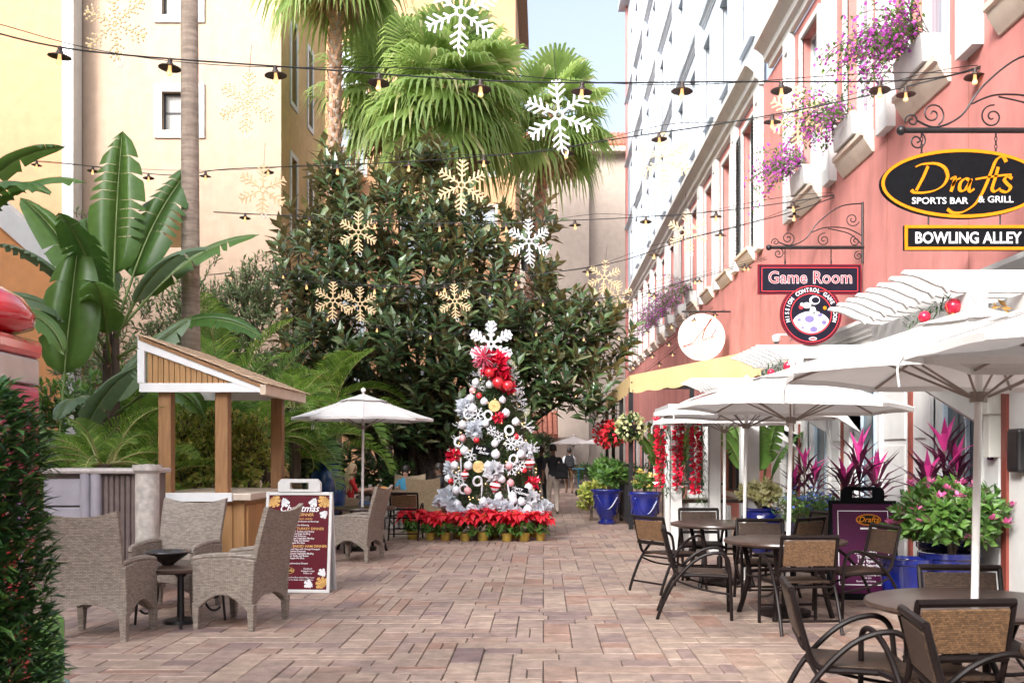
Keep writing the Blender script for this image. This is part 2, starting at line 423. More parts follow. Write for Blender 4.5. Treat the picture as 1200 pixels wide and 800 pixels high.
# planting bed behind the seating on the left
bed = MB()
bed.prism([(-30,12.9),(-5.2,12.9),(-5.2,17.4),(-4.3,20.0),(-4.0,24.0),(-1.6,24.2),(-0.9,25.5),(-0.8,30),(-1,31.8),(-30,31.8)], lambda a,b,t: (a,b,t), 0.0, 0.10)
tag(bed.build('planting_bed', M['soil']), kind='structure')

# ---------------------------------------------------------------- buildings
def window(parent, u0, u1, z0, z1, fn, frame, pane, cas=0.10, proud=0.04, dep=0.12, bars=(1, 1), bar_m=None, sill=None, sill_out=0.15):
    """casing and bars as the window, the pane and the sill under it; fn(u,z,inward)"""
    mb = MB()
    def slab(a, b, c, d, t0, t1, mi=0):
        vs = [fn(a,c,t0),fn(b,c,t0),fn(b,d,t0),fn(a,d,t0),fn(a,c,t1),fn(b,c,t1),fn(b,d,t1),fn(a,d,t1)]
        mb.add(vs, [(0,1,2,3),(4,7,6,5),(0,4,5,1),(1,5,6,2),(2,6,7,3),(3,7,4,0)], mi)
    if cas:
        slab(u0-cas, u0, z0-cas, z1+cas, -proud, 0.02); slab(u1, u1+cas, z0-cas, z1+cas, -proud, 0.02)
        slab(u0, u1, z1, z1+cas, -proud+0.002, 0.018); slab(u0, u1, z0-cas, z0, -proud+0.002, 0.018)
    b = 0.045
    slab(u0, u0+b, z0, z1, dep-0.05, dep-0.003, 1); slab(u1-b, u1, z0, z1, dep-0.05, dep-0.003, 1)
    slab(u0+b, u1-b, z0, z0+b, dep-0.05, dep-0.003, 1); slab(u0+b, u1-b, z1-b, z1, dep-0.05, dep-0.003, 1)
    for i in range(1, bars[0]):
        u = lerp(u0, u1, i/bars[0]); slab(u-.02, u+.02, z0+b, z1-b, dep-0.045, dep-0.004, 1)
    for i in range(1, bars[1]):
        z = lerp(z0, z1, i/bars[1]); slab(u0+b, u1-b, z-.02, z+.02, dep-0.04, dep-0.005, 1)
    wob = mb.build('window', [frame, bar_m or frame], parent)
    p = MB(); p.add([fn(u0,z0,dep),fn(u1,z0,dep),fn(u1,z1,dep),fn(u0,z1,dep)], [(0,1,2,3)])
    p.build('pane', pane, wob)
    if sill:
        q = MB(); prof = [(0.0, 0.0), (-sill_out, 0.0), (-sill_out, -0.07), (-sill_out*0.8, -0.08), (-sill_out*0.75, -0.13), (-sill_out*0.35, -0.25), (-0.03, -0.31), (0.0, -0.31)]
        q.prism(prof, lambda a, b_, t: fn(t, z0 - cas*0 + b_, a), u0-0.16, u1+0.16)
        q.build('sill', sill, wob, smooth=True, angle=30)
    return wob

# --- cream hotel wing on the left
bl = thing('cream_hotel_building', 'tall cream stucco building with white framed windows behind the palms', 'building', (-11.5, 32, 0))
def off(o, fn): # geometry is given in world coordinates, the parent stands at its base
    l = o.location.copy(); return lambda u, z, d: (Vector(fn(u, z, d)) - l)
fF = off(bl, lambda u, z, d: (u, 32 + d, z))
xw = lambda px, d: gx(px, d)
holes = []
wx0, wx1 = xw(190, 32), xw(231, 32)
for z0 in (3.6, 7.4, 11.6, 15.2):
    pass
zz = lambda py, d: EYE - (py - VY)*d/F
rows = [(zz(153,32), zz(108,32)), (zz(18,32), zz(-27,32)), (zz(290,32), zz(245,32))]
for a, b in rows: holes.append((wx0, wx1, a, b))
m = MB(); wall_grid(m, xw(88,32), -8.2, 0, 18.5, holes, fF, 0.25); m.build('front_wall', M['stucco_cream'], bl)
for h in holes[:2]:
    window(bl, *h, fF, M['trim_white'], M['glass_curtain'], cas=0.24, proud=0.06, dep=0.2, bars=(2, 2), bar_m=M['dark_frame'])
fS = off(bl, lambda u, z, d: (-8.2 - d, u, z))
sh = []
for (ya, yb) in ((33.2, 33.9), (35.6, 36.2)):
    for (za, zb) in ((4.2, 6.6), (8.6, 11.2), (13.0, 15.6)): sh.append((ya, yb, za, zb))
m = MB(); wall_grid(m, 32, 38.5, 0, 18.5, sh, fS, 0.25); m.build('side_wall', M['stucco_ochre'], bl)
for h in sh: window(bl, *h, fS, M['trim_white'], M['glass'], cas=0.16, proud=0.05, dep=0.2, bars=(1, 2), bar_m=M['dark_frame'])
m = MB(); l0 = bl.location
m.span(-15.2-l0.x, -7.5-l0.x, -0.7, 7.2, 18.5, 18.8); m.build('eave', M['eave_wood'], bl)
m = MB(); m.span(xw(88,32)-l0.x, -8.25-l0.x, 6.2, 6.5, 0, 18.5); m.build('rear_wall', M['stucco_ochre'], bl)
# white corner pier and the orange wing beside it; unseen wings are added out of view to shade the court
m = MB(); m.span(xw(78,31.6), xw(91,31.6), 31.3, 31.9, 0, 20); tag(m.build('corner_pier', M['trim_white']), 'white painted corner pier between the orange and cream walls', 'pier')
wg = thing('orange_hotel_building', 'bright orange stucco wall at the picture edge behind the banana leaves', 'building', (-18, 31.5, 0))
fO = off(wg, lambda u, z, d: (u, 31.5 + d, z))
m = MB(); wall_grid(m, -22, xw(78,31.5), 0, 20, [], fO); m.build('front_wall', M['stucco_orange'], wg)
m = MB(); lo = wg.location
m.span(-30-lo.x, -15.2-lo.x, -14-lo.y, 4-lo.y, 0, 20); m.span(-30-lo.x, -15.25-lo.x, 4-lo.y, 18-lo.y, 0, 18)
m.build('side_shade_wing', M['stucco_cream'], wg)  # unseen wing left of the view, sized to shade the court
m = MB(); m.span(-15.2-lo.x, 8-lo.x, -34-lo.y, -14.02-lo.y, 0, 11); m.build('rear_shade_block', M['stucco_cream'], wg)  # unseen block behind the camera, added to shade the near court
# sloping parapet of an outside stair in front of the orange wall
st = thing('stair_parapet', 'terracotta stair wall with a sloping white coping at the far left', 'wall', (-15.0, 27.5, 0))
A, B = at(-60, 212, 27.5), at(62, 318, 27.5); C = at(95, 348, 27.5)
m = MB(); m.prism([(A.x, 0), (C.x, 0), (C.x, C.z), (A.x, A.z)], lambda a,b,t: (a-st.location.x, t, b), 0, 0.3); m.build('wall', M['stucco_terra'], st)
m = MB(); m.prism([(A.x, A.z+.01), (C.x, C.z+.01), (C.x, C.z+.75), (A.x, A.z+.75)], lambda a,b,t: (a-st.location.x, t, b), -0.15, 0.45); m.build('coping', M['trim_white'], st)
m = MB(); m.span(-.16,.16,-.16,.16,0,5.0)
tag(m.build('garden_post', M['trim_white'], loc=(xw(84,24), 24, 0)), 'white painted post among the shrubs under the banana leaves', 'post')

# --- apricot building behind the palms
bb = thing('apricot_hotel_building', 'apricot stucco block with brown balconies behind the fan palms', 'building', (-6, 48, 0))
fB = off(bb, lambda u, z, d: (u, 48 + d, z))
x0, x1 = xw(352,48), xw(604,48)
bh = []
for px in (395, 470, 548):
    for z0 in (3.2, 7.0, 10.8, 14.6, 18.4): bh.append((xw(px,48), xw(px,48)+1.3, z0, z0+2.3))
m = MB(); wall_grid(m, x0, x1, 0, 24, bh, fB, 0.3); m.build('front_wall', M['stucco_back'], bb)
m = MB(); m.span(x1-bb.location.x-.25, x1-bb.location.x, 0.02, 9, 0, 24); m.build('side_wall', M['stucco_back'], bb)
for h in bh: window(bb, *h, fB, M['trim_cream'], M['glass_blue'], cas=0.12, dep=0.22, bars=(2,1), bar_m=M['dark_frame'])
for z0 in (3.2, 7.0, 10.8, 14.6):
    m = MB(); m.span(xw(384,48)+6, xw(428,48)+6, -1.1, -0.005, z0-.35, z0-.15); sl = m.build('balcony', M['stucco_back'], bb)
    m = MB(); m.span(xw(384,48)+6, xw(428,48)+6, -1.1, -1.05, z0+.9, z0+.97)
    u = xw(384,48)+6
    while u < xw(428,48)+6: m.span(u, u+.05, -1.1, -1.05, z0-.15, z0+.9); u += .16
    m.build('railing', M['rail_brown'], sl)
m = MB(); m.span(x0-6-bb.location.x+5.2, x1-bb.location.x+.5, -.8, 9, 24.0, 24.4); m.build('eave', M['eave_wood'], bb)

# --- beige building closing the lane
be = thing('beige_end_building', 'beige stucco building with clay tile roof closing the far end of the lane', 'building', (1.5, 66, 0))
fE = off(be, lambda u, z, d: (u, 66 + d, z))
eh = [(xw(612,66), xw(634,66), zz(318,66), zz(272,66)), (xw(676,66), xw(683,66), zz(246,66), zz(228,66))]
m = MB(); wall_grid(m, -4, 7.5, 0, zz(176,66), eh, fE, 0.3); m.build('front_wall', M['stucco_beige'], be)
window(be, *eh[0], fE, M['trim_cream'], M['glass'], cas=0.2, dep=0.25, bars=(2,2), bar_m=M['dark_frame'])
window(be, *eh[1], fE, M['trim_cream'], M['louvre'], cas=0.05, dep=0.1, bars=(1,8), bar_m=M['trim_cream'])
zt = zz(176,66)
m = MB(); m.span(xw(655,66)-1.5, xw(690,66)-1.5, -.5, -0.003, 0, zt-1.2); m.build('pilaster', M['stucco_beige'], be)
m = MB()
for i in range(38):
    u = -5.6 + i*0.3
    m.tube([(u, -0.7, zt+0.1), (u, 5, zt+2.6)], 0.16, 6)
m.build('roof', M['roof_tile'], be)
m = MB(); m.span(-5.7, 6.0, -0.75, 0.1, zt-.25, zt+.05); m.build('eave', M['trim_cream'], be)
m = MB(); m.span(-5.2, xw(660,60)-1.5+0.2, -6, -0.01, 0, zz(512,60)); m.build('low_wing', M['stucco_beige'], be)
m = MB()
for i in range(16):
    u = -5.3 + i*0.3
    m.tube([(u, -6.5, zz(512,60)+.05), (u, -3, zz(488,60)+.35)], 0.16, 6)
m.build('low_roof', M['roof_tile'], be)

# --- pink building along the lane on the right
XW = 4.8
bp = thing('pink_shop_building', 'long pink stucco shop building with white upper storeys along the lane', 'building', (XW, 30, 0))
fP = off(bp, lambda u, z, d: (XW + d, u, z)); LP = bp.location.copy()
def PS(mb, dx0, dx1, y0, y1, z0, z1, mi=0): mb.span(dx0, dx1, y0-30, y1-30, z0, z1, mi)   # box, dx outward negative
Y0, Y1, YS = 2.0, 58.8, 21.4
cent = [4.4, 7.2, 10.0, 12.8, 15.6, 18.4] + [24.0 + 2.8*i for i in range(12)]
h2 = [(c-.58, c+.58, 6.28, 9.25) for c in cent]
gf = [(14.6, 15.9, 0.75, 2.9), (17.2, 18.6, 0.75, 2.9), (11.25, 12.6, 0.75, 2.9), (8.3, 9.9, 0.05, 2.7), (19.6, 20.8, 0.05, 2.7)] + [(24.4 + 4*i, 27.2 + 4*i, 0.6, 2.9) for i in range(8)]
m = MB(); wall_grid(m, Y0, Y1, 3.35, 9.6, h2, fP, 0.22); m.build('upper_wall', M['stucco_pink'], bp)
m = MB(); wall_grid(m, Y0, 21.6, 0, 3.35, gf[:5], fP, 0.18); m.build('shopfront_wall', M['paint_white'], bp)
m = MB(); wall_grid(m, 21.6, Y1, 0, 3.35, gf[5:], fP, 0.18); m.build('lower_wall', M['stucco_pink'], bp)
# shallow pilaster strips and joints in the pink stucco
m = MB()
for y in (6.0, 8.7, 11.55, 14.3, 17.1, 19.9, 22.6): PS(m, -0.006, 0.01, y-.012, y+.012, 3.4, 6.05)
m.build('stucco_joint', mat('stucco_joint', (0.33, 0.13, 0.10), 0.9), bp)
for h, c in zip(h2, cent):
    wo_ = window(bp, *h, fP, M['trim_white'], M['glass_blue'], cas=0.11, proud=0.05, dep=0.2, bars=(1,2), sill=M['trim_cream'], sill_out=0.2)
for y in [c + 1.4 for c in cent] + [22.6]:
    if y > Y1 - .5: continue
    m = MB(); PS(m, -0.09, 0.0, y-.24, y+.24, 6.05, 9.6)
    # raised rails leave a recessed panel
    for a in ((y-.24, y-.14, 6.05, 9.6), (y+.14, y+.24, 6.05, 9.6)): PS(m, -0.125, -0.09, *a)
    for a in ((y-.14, y+.14, 6.05, 6.3), (y-.14, y+.14, 9.3, 9.6)): PS(m, -0.123, -0.088, *a)
    m.build('pilaster', M['trim_white'], bp)
def cornice(y0, y1, zc, sc=1.0, name='cornice', mt=None):
    prof = [(0,0),(-.10,0),(-.12,.10),(-.20,.14),(-.22,.26),(-.36,.38),(-.42,.40),(-.42,.52),(-.30,.56),(0,.60)]
    q = MB(); q.prism([(a*sc, b*sc) for a, b in prof], lambda a, b, t: (a, t-30, zc+b), y0, y1)
    q.build(name, mt or M['trim_white'], bp)
cornice(Y0, YS, 9.62); cornice(YS+.9, Y1, 9.62)
cornice(Y0, 21.6, 3.3, 0.45)
# upper storeys
hu = []
for c in [7.2, 10.0, 12.8, 15.6, 18.4] + [24.0 + 2.8*i for i in range(12)]:
    for z0 in (11.2, 14.8, 18.4, 22.0): hu.append((c-.6, c+.6, z0, z0+2.3))
m = MB(); wall_grid(m, Y0, Y1, 10.2, 27, hu, lambda u, z, d: fP(u, z, d+0.0), 0.2); m.build('top_wall', M['stucco_white'], bp)
for h in hu: window(bp, *h, fP, M['stucco_white'], M['glass_blue'], cas=0.14, proud=0.10, dep=0.18, bars=(2,1), bar_m=M['dark_frame'])
for z in (14.2, 17.8, 21.4): cornice(Y0, Y1, z, 0.4, 'string_course', M['stucco_white'])
for y in [8.6, 14.2, 19.8] + [25.4 + 5.6*i for i in range(6)]:
    m = MB(); PS(m, -0.16, 0, y-.4, y+.4, 10.25, 26.9); m.build('pier', M['stucco_white'], bp)
m = MB(); PS(m, -0.10, 0, Y1-.5, Y1+.02, 0, 9.55); PS(m, -0.10, 0, Y1-.5, Y1+.02, 10.25, 27); m.build('end_pier', M['stucco_pink'], bp)
m = MB(); m.span(0.0, 8, Y1-30, Y1-30+.3, 0, 27); m.build('end_wall', M['stucco_white'], bp)
m = MB(); m.span(-.5, 8, Y0-30, Y1-30+.3, 27, 27.3); m.build('roof', M['stucco_white'], bp)
# louvred shutters beside the first window of the far part
for (yy, zz0) in ((25.0, 6.28), (23.05, 6.28)):
    s_ = MB(); PS(s_, -0.075, -0.052, yy-.28, yy-.22, zz0, zz0+2.95); PS(s_, -0.075, -0.052, yy+.22, yy+.28, zz0, zz0+2.95)
    PS(s_, -0.074, -0.053, yy-.22, yy+.22, zz0, zz0+.08); PS(s_, -0.074, -0.053, yy-.22, yy+.22, zz0+2.87, zz0+2.95)
    so = s_.build('shutter', M['louvre'], bp)
    s0 = None
    for i in range(34):
        z = zz0+.12+i*.082
        if s0 is None:
            q = MB(); q.box(0, 0, 0, .012, .44, .07, M=Matrix.Rotation(R(35),3,'Y')); s0 = q.build('slat', M['louvre'], so, loc=(-.07, yy-30, z))
        else: inst(s0, 'slat', so, (-.07, yy-30, z))
# ground floor: panes, red posts, panels
for h in gf[:3]: window(bp, *h, fP, M['paint_white'], M['glass'], cas=0.12, proud=0.05, dep=0.16, bars=(2,1), bar_m=mat('blue_grey_frame', (0.42,0.52,0.60), 0.5))
for h in gf[5:]: window(bp, *h, fP, M['trim_white'], M['glass'], cas=0.12, proud=0.05, dep=0.16, bars=(3,2), bar_m=M['dark_frame'])
for h in (gf[3], gf[4]):
    dd = MB(); 
    PS(dd, 0.10, 0.16, h[0], h[1], h[2], h[3]); d_ = dd.build('door', M['paint_white'], bp)
    q = MB(); PS(q, 0.085, 0.10, h[0]+.2, h[1]-.2, .9, 2.45); q.build('pane', M['glass'], d_)
    q = MB(); PS(q, 0.03, 0.10, h[0]+.06, h[0]+.1, 1.0, 1.3); q.build('handle', M['iron'], d_)
for y in (10.62, 13.36, 16.4, 19.15):
    m = MB(); PS(m, -0.03, 0.0, y-.06, y+.06, 0.0, 3.2); m.build('red_strip', M['red_trim'], bp)
for (y0, y1) in ((10.75, 11.1), (12.78, 13.2), (13.55, 14.4), (16.1, 16.3), (16.55, 17.0), (18.8, 19.05)):
    for (z0, z1) in ((0.12, 0.6), (0.68, 1.7), (1.78, 2.9)):
        m = MB(); PS(m, -0.025, 0.0, y0, y1, z0, z1); m.build('panel', M['paint_white'], bp, bevel=0.008)
m = MB(); PS(m, -.16, -.002, 10.72, 10.9, 2.0, 2.75); PS(m, -.13, -.002, 10.74, 10.88, 1.55, 2.0); m.build('bracket_box', M['paint_grey'], bp, bevel=.006)
# ---------------------------------------------------------------- furniture
def wicker(name, col, col2, row=0.017, wid=0.034):
    m, n, b = _nodes(name); L = n.links.new
    tc = n.nodes.new('ShaderNodeTexCoord'); sp = n.nodes.new('ShaderNodeSeparateXYZ'); L(tc.outputs['Object'], sp.inputs[0])
    ad = n.nodes.new('ShaderNodeMath'); ad.operation = 'ADD'; L(sp.outputs[0], ad.inputs[0]); L(sp.outputs[1], ad.inputs[1])
    cb = n.nodes.new('ShaderNodeCombineXYZ'); L(ad.outputs[0], cb.inputs[0]); L(sp.outputs[2], cb.inputs[1])
    bt = n.nodes.new('ShaderNodeTexBrick'); bt.inputs['Scale'].default_value = 1.0
    bt.inputs['Brick Width'].default_value = wid; bt.inputs['Row Height'].default_value = row; bt.inputs['Mortar Size'].default_value = row*0.16
    bt.inputs['Mortar Smooth'].default_value = 0.8
    bt.inputs['Color1'].default_value = _c(col); bt.inputs['Color2'].default_value = _c(col2); bt.inputs['Mortar'].default_value = _c([c*0.36 for c in col])
    L(cb.outputs[0], bt.inputs['Vector'])
    nz = n.nodes.new('ShaderNodeTexNoise'); nz.inputs['Scale'].default_value = 30; L(tc.outputs['Object'], nz.inputs['Vector'])
    mr = n.nodes.new('ShaderNodeMapRange'); mr.inputs[3].default_value = .7; mr.inputs[4].default_value = 1.3; L(nz.outputs[0], mr.inputs[0])
    vm = n.nodes.new('ShaderNodeVectorMath'); vm.operation = 'SCALE'; L(bt.outputs[0], vm.inputs[0]); L(mr.outputs[0], vm.inputs['Scale'])
    L(vm.outputs[0], b.inputs['Base Color']); b.inputs['Roughness'].default_value = 0.5
    iv = n.nodes.new('ShaderNodeMath'); iv.operation = 'SUBTRACT'; iv.inputs[0].default_value = 1.0; L(bt.outputs['Fac'], iv.inputs[1])
    bp_ = n.nodes.new('ShaderNodeBump'); bp_.inputs['Strength'].default_value = 0.9; bp_.inputs['Distance'].default_value = 0.006
    L(iv.outputs[0], bp_.inputs['Height']); L(bp_.outputs[0], b.inputs['Normal'])
    return m
M['wicker'] = wicker('taupe_wicker', (0.37, 0.31, 0.255), (0.23, 0.19, 0.155), 0.0135, 0.042)
M['wicker_pale'] = wicker('honey_wicker', (0.50, 0.38, 0.235), (0.40, 0.29, 0.17))
M['weave_dark'] = wicker('dark_brown_weave', (0.085, 0.045, 0.024), (0.028, 0.016, 0.010), 0.011, 0.018)
M['weave_tan'] = wicker('tan_weave', (0.24, 0.13, 0.06), (0.11, 0.058, 0.028), 0.011, 0.018)
M['bronze'] = mat('bronze_brown_frame', (0.011, 0.007, 0.0065), 0.42, 0.2, 8, spec=0.16)
M['table_top'] = mat('brown_table_top', (0.055, 0.032, 0.024), 0.3, 0.3, 7, stretch=(1, 8, 1))
M['canvas'] = mat('off_white_canvas', (0.70, 0.68, 0.66), 0.85, 0.05, 3, 0.05, 200, trans=0.15, stain=0.13)
M['pole_white'] = mat('white_pole', (0.74, 0.72, 0.70), 0.35, 0.04, 4)
M['rib_metal'] = mat('bronze_rib', (0.25, 0.20, 0.17), 0.4, 0.1)
M['cushion'] = mat('grey_arm_cap', (0.50, 0.48, 0.47), 0.5, 0.08, 10)

def wicker_chair(label, wm, group):
    t = thing('wicker_armchair', label, 'armchair', group=group)
    W = 0.33
    # back: bowed sheet with a concave top edge, arch at the foot
    m = MB(); nu, nv = 12, 12
    def bk(side):
        def f(u, v):
            x = lerp(-1, 1, u)
            zb = 0.17 + 0.14*(1 - x*x)**0.7 if abs(x) < .999 else 0.17
            zt = 1.06 + 0.055*x*x
            z = lerp(zb, zt, v)
            k = max(0, (z - 0.4)/0.66)
            y = -0.27 - 0.15*k**1.4 - 0.035*(1-x*x)*k + side
            return Vector((x*(W + 0.02*k), y, z))
        return f
    m.grid(lambda u, v: bk(0.0)(u, v), nu, nv); m.grid(lambda u, v: bk(0.045)(1-u, v), nu, nv)
    f0, f1 = bk(0.0), bk(0.045)
    for (a, b) in (((0,0),(0,1)), ((0,1),(1,1)), ((1,1),(1,0)), ((1,0),(0,0))):
        for i in range(12):
            p = (lerp(a[0],b[0],i/12), lerp(a[1],b[1],i/12)); q = (lerp(a[0],b[0],(i+1)/12), lerp(a[1],b[1],(i+1)/12))
            m.add([f0(*p), f0(*q), f1(*q), f1(*p)], [(0,1,2,3)])
    m.build('backrest', wm, t, smooth=True, angle=50)
    prof = [(-0.27, 0.17)]
    for i in range(9):
        q = i/8; prof.append((lerp(-0.22, 0.26, q), 0.19 + 0.13*math.sin(math.pi*q)))
    prof += [(0.31, 0.17), (0.315, 0.60), (0.28, 0.635), (0.1, 0.655), (-0.1, 0.66), (-0.3, 0.64)]
    for s in (-1, 1):
        m = MB(); m.prism(prof, lambda a, b, tt: (tt, a, b), s*W - .03, s*W + .03); m.build('side_panel', wm, t, bevel=0.012)
        m = MB(); m.tube([(s*W, y, z + .012) for y, z in ((0.325, .585), (0.30,.628), (0.2,.645), (0.05,.66), (-.12,.665), (-.30,.65))], [.022,.028,.030,.030,.028,.022], 8); m.build('armrest', wm, t, smooth=True)
        for yy in (-0.26, 0.28):
            m = MB(); m.add([(s*W + sx*(.026 if z < .1 else .034), yy + sy*(.024 if z < .1 else .036), z) for z in (0, .24) for sx, sy in ((-1,-1),(1,-1),(1,1),(-1,1))], [(3,2,1,0),(4,5,6,7),(0,1,5,4),(1,2,6,5),(2,3,7,6),(3,0,4,7)]); m.build('leg', wm, t, bevel=.006)
    m = MB(); m.prism([(-W+.03, .19)] + [(lerp(-W+.06, W-.06, i/8), .2 + .1*math.sin(math.pi*i/8)) for i in range(9)] + [(W-.03, .19), (W-.03, .42), (-W+.03, .42)], lambda a, b, tt: (a, tt, b), .26, .30)
    m.build('front_panel', wm, t, bevel=.008)
    m = MB(); m.span(-W+.032, W-.032, -.24, .3, .40, .452); m.build('seat', wm, t, bevel=0.02)
    return t

def bistro_chair(label, weave, group):
    t = thing('bistro_armchair', label, 'chair', group=group)
    w = 0.27
    for s in (-1, 1):
        m = MB(); pts = catmull([(s*w, -.40, 0), (s*w, -.34, .16), (s*w, -.22, .38), (s*w, -.03, .575), (s*w*1.03, .15, .645), (s*w*1.03, .26, .60), (s*w, .29, .44), (s*w, .30, .2), (s*w, .305, 0)], 5)
        m.tube(pts, 0.0165, 8); m.build('side_frame', M['bronze'], t, smooth=True)
        m = MB(); pts = catmull([(s*w*.93, .27, .415), (s*w*.93, 0, .425), (s*w*.93, -.2, .44), (s*w*.93, -.265, .56), (s*w*.93, -.345, .86)], 5)
        m.tube(pts, 0.017, 8); m.build('back_post', M['bronze'], t, smooth=True)
        m = MB(); m.tube(catmull([(s*w, -.22, .38), (s*w, 0.0, .30), (s*w, .295, .25)], 4), .011, 6); m.build('brace', M['bronze'], t, smooth=True)
    def slab(name, y0, z0, y1, z1, th, mt, x=0.235):
        m = MB(); d = Vector((0, y1-y0, z1-z0)).normalized(); nn = Vector((0, -d.z, d.y))*th
        a, b = Vector((0, y0, z0)), Vector((0, y1, z1))
        vs = [Vector((sx*x, 0, 0)) + p + q for q in (Vector((0,0,0)), nn) for p in (a, b) for sx in (-1, 1)]
        m.add(vs, [(0,1,3,2),(4,6,7,5),(0,4,5,1),(2,3,7,6),(0,2,6,4),(1,5,7,3)]); return m.build(name, mt, t, bevel=.005)
    slab('seat', -.2, .432, .27, .418, .022, M['weave_dark'])
    slab('backrest', -.285, .60, -.338, .825, .02, weave, .228)
    for (y, z) in ((-.275, .565), (-.347, .855)):
        m = MB(); m.tube([(-w*.95, y, z), (w*.95, y, z)], .021, 8); m.build('back_rail', M['bronze'], t, smooth=True)
    for (y, z) in ((.285, .42), (-.21, .40), (.297, .17), (-.36, .12)):
        m = MB(); m.tube([(-w, y, z), (w, y, z)], .012, 6); m.build('cross_bar', M['bronze'], t, smooth=True)
    return t

def bistro_table(label, group, r=0.6):
    t = thing('bistro_table', label, 'table', group=group)
    m = MB(); m.lathe([(0.03, .70), (r-.05, .70), (r-.008, .712), (r, .725), (r-.006, .742), (r-.03, .748), (0.03, .748)], 40)
    m.build('table_top', M['table_top'], t, smooth=True, angle=25)
    for k in range(4):
        a = R(45 + 90*k); c, s = math.cos(a), math.sin(a)
        m = MB(); m.tube(catmull([(c*.46, s*.46, 0), (c*.40, s*.40, .2), (c*.36, s*.36, .45), (c*.42, s*.42, .70)], 4), [.026]*13, 8); m.build('leg', M['bronze'], t, smooth=True)
    m = MB(); m.tube([(math.cos(R(i*15))*.37, math.sin(R(i*15))*.37, .40) for i in range(24)], .012, 6, closed=True); m.build('ring', M['bronze'], t, smooth=True)
    m = MB(); m.lathe([(.25, 0), (.25, .05), (.08, .07), (.035, .10), (.035, .32), (.026, .34)], 24); m.build('umbrella_base', M['bronze'], t, smooth=True)
    return t

def umbrella(label, group, r=1.15, rim=2.05, top=2.42, seg=8):
    t = thing('patio_umbrella', label, 'umbrella', group=group)
    m = MB(); m.tube([(0,0,.06), (0,0,top-.02)], [.022,.022], 12); m.build('pole', M['pole_white'], t, smooth=True)
    def canopy(r0, r1, z0, z1, sag, valance):
        m = MB(); K = 5; rows = 6
        for k in range(seg):
            a0, a1 = 2*math.pi*k/seg, 2*math.pi*(k+1)/seg
            def f(u, v):
                a = Vector((math.cos(a0), math.sin(a0), 0)).lerp(Vector((math.cos(a1), math.sin(a1), 0)), u)
                bell = math.sin(math.pi*u)
                rr = lerp(r0, r1, v)
                z = lerp(z0, z1, v**0.92)
                return Vector((a.x*rr*(1-.02*bell*v), a.y*rr*(1-.02*bell*v), z - sag*bell*math.sin(math.pi*min(1,v*.75)) + sag*.9*bell*(v**3) + .012*noise.noise(Vector((a.x*rr*3, a.y*rr*3, k*1.7)))*v))
            m.grid(f, K, rows)
            if r1 > .6: m.tube([f(0, q/8) + Vector((0,0,.003)) for q in range(9)], .0045, 4)
            if valance:
                for i in range(K):
                    p, q = f(i/K, 1), f((i+1)/K, 1)
                    m.add([p, p - Vector((0,0,valance)), q - Vector((0,0,valance)), q], [(0,1,2,3)])
        return m
    canopy(.30, r, top-.085, rim, .035, .035).build('canopy', M['canvas'], t, smooth=True, angle=25)
    canopy(.03, .40, top+.015, top-.095, .012, .0).build('vent_canopy', M['canvas'], t, smooth=True, angle=25)
    m = MB(); m.lathe([(.02, top), (.02, top+.03), (.012, top+.035), (.03, top+.05), (.042, top+.075), (.03, top+.105), (.001, top+.117)], 14); m.build('finial', M['pole_white'], t, smooth=True)
    m = MB(); m.lathe([(.024, rim-.16), (.05, rim-.16), (.05, rim-.10), (.024, rim-.10)], 12); m.build('hub', M['rib_metal'], t)
    for k in range(seg):
        a = 2*math.pi*k/seg; c, s = math.cos(a), math.sin(a)
        m = MB(); m.tube([(c*.03, s*.03, top-.06), (c*.3, s*.3, top-.105), (c*(r-.02), s*(r-.02), rim-.012)], .009, 5)
        m.tube([(c*.05, s*.05, rim-.13), (c*.5*r, s*.5*r, lerp(top-.06, rim, .5)-.055)], .008, 5)
        m.build('rib', M['rib_metal'], t)
    m = MB(); a = 2*math.pi*3/seg
    for q in range(2):
        aa = a + q*.04
        m.tube(catmull([(math.cos(aa)*.62, math.sin(aa)*.62, lerp(top-.085, rim, .42)+.02), (math.cos(aa)*.85, math.sin(aa)*.85, lerp(top-.085, rim, .66)+.025), (math.cos(aa)*(r-.07), math.sin(aa)*(r-.07), rim+.03), (math.cos(aa)*(r+.005), math.sin(aa)*(r+.005), rim-.05), (math.cos(aa+.02)*(r), math.sin(aa+.02)*(r), rim-.16)], 4), .006, 5)
    m.build('strap', M['canvas'], t)
    return t

GW = 'taupe wicker armchairs on the left'
wc = wicker_chair('', M['wicker'], GW)
place(wc, False, (-3.86, 8.95, 0), R(-4), 'taupe wicker armchair turned away from us beside the clipped hedge', GW)
place(wc, True, (-3.78, 10.55, 0), R(172), 'taupe wicker armchair facing us behind the low round table', GW)
place(wc, True, (-2.80, 9.55, 0), R(78), 'taupe wicker armchair seen side-on in front of the red menu board', GW)
place(wc, True, (-2.76, 15.2, 0), R(80), 'taupe wicker armchair seen side-on under the lone patio umbrella', GW)
wp = wicker_chair('', M['wicker_pale'], 'honey wicker chairs at the far table')
GH = 'honey wicker chairs at the far table'
place(wp, False, (-3.05, 23.0, 0), R(180), 'honey wicker chair in which the child in blue sits', GH)
place(wp, True, (-2.33, 20.6, 0), R(-8), 'honey wicker chair turned away from us just beside the Christmas tree', GH)
place(wp, True, (-4.15, 20.9, 0), R(-70), 'honey wicker chair in which the woman in red sits', GH)
place(wp, True, (-4.55, 18.6, 0), R(-12), 'honey wicker chair behind the red menu board by the pygmy palms', GH)

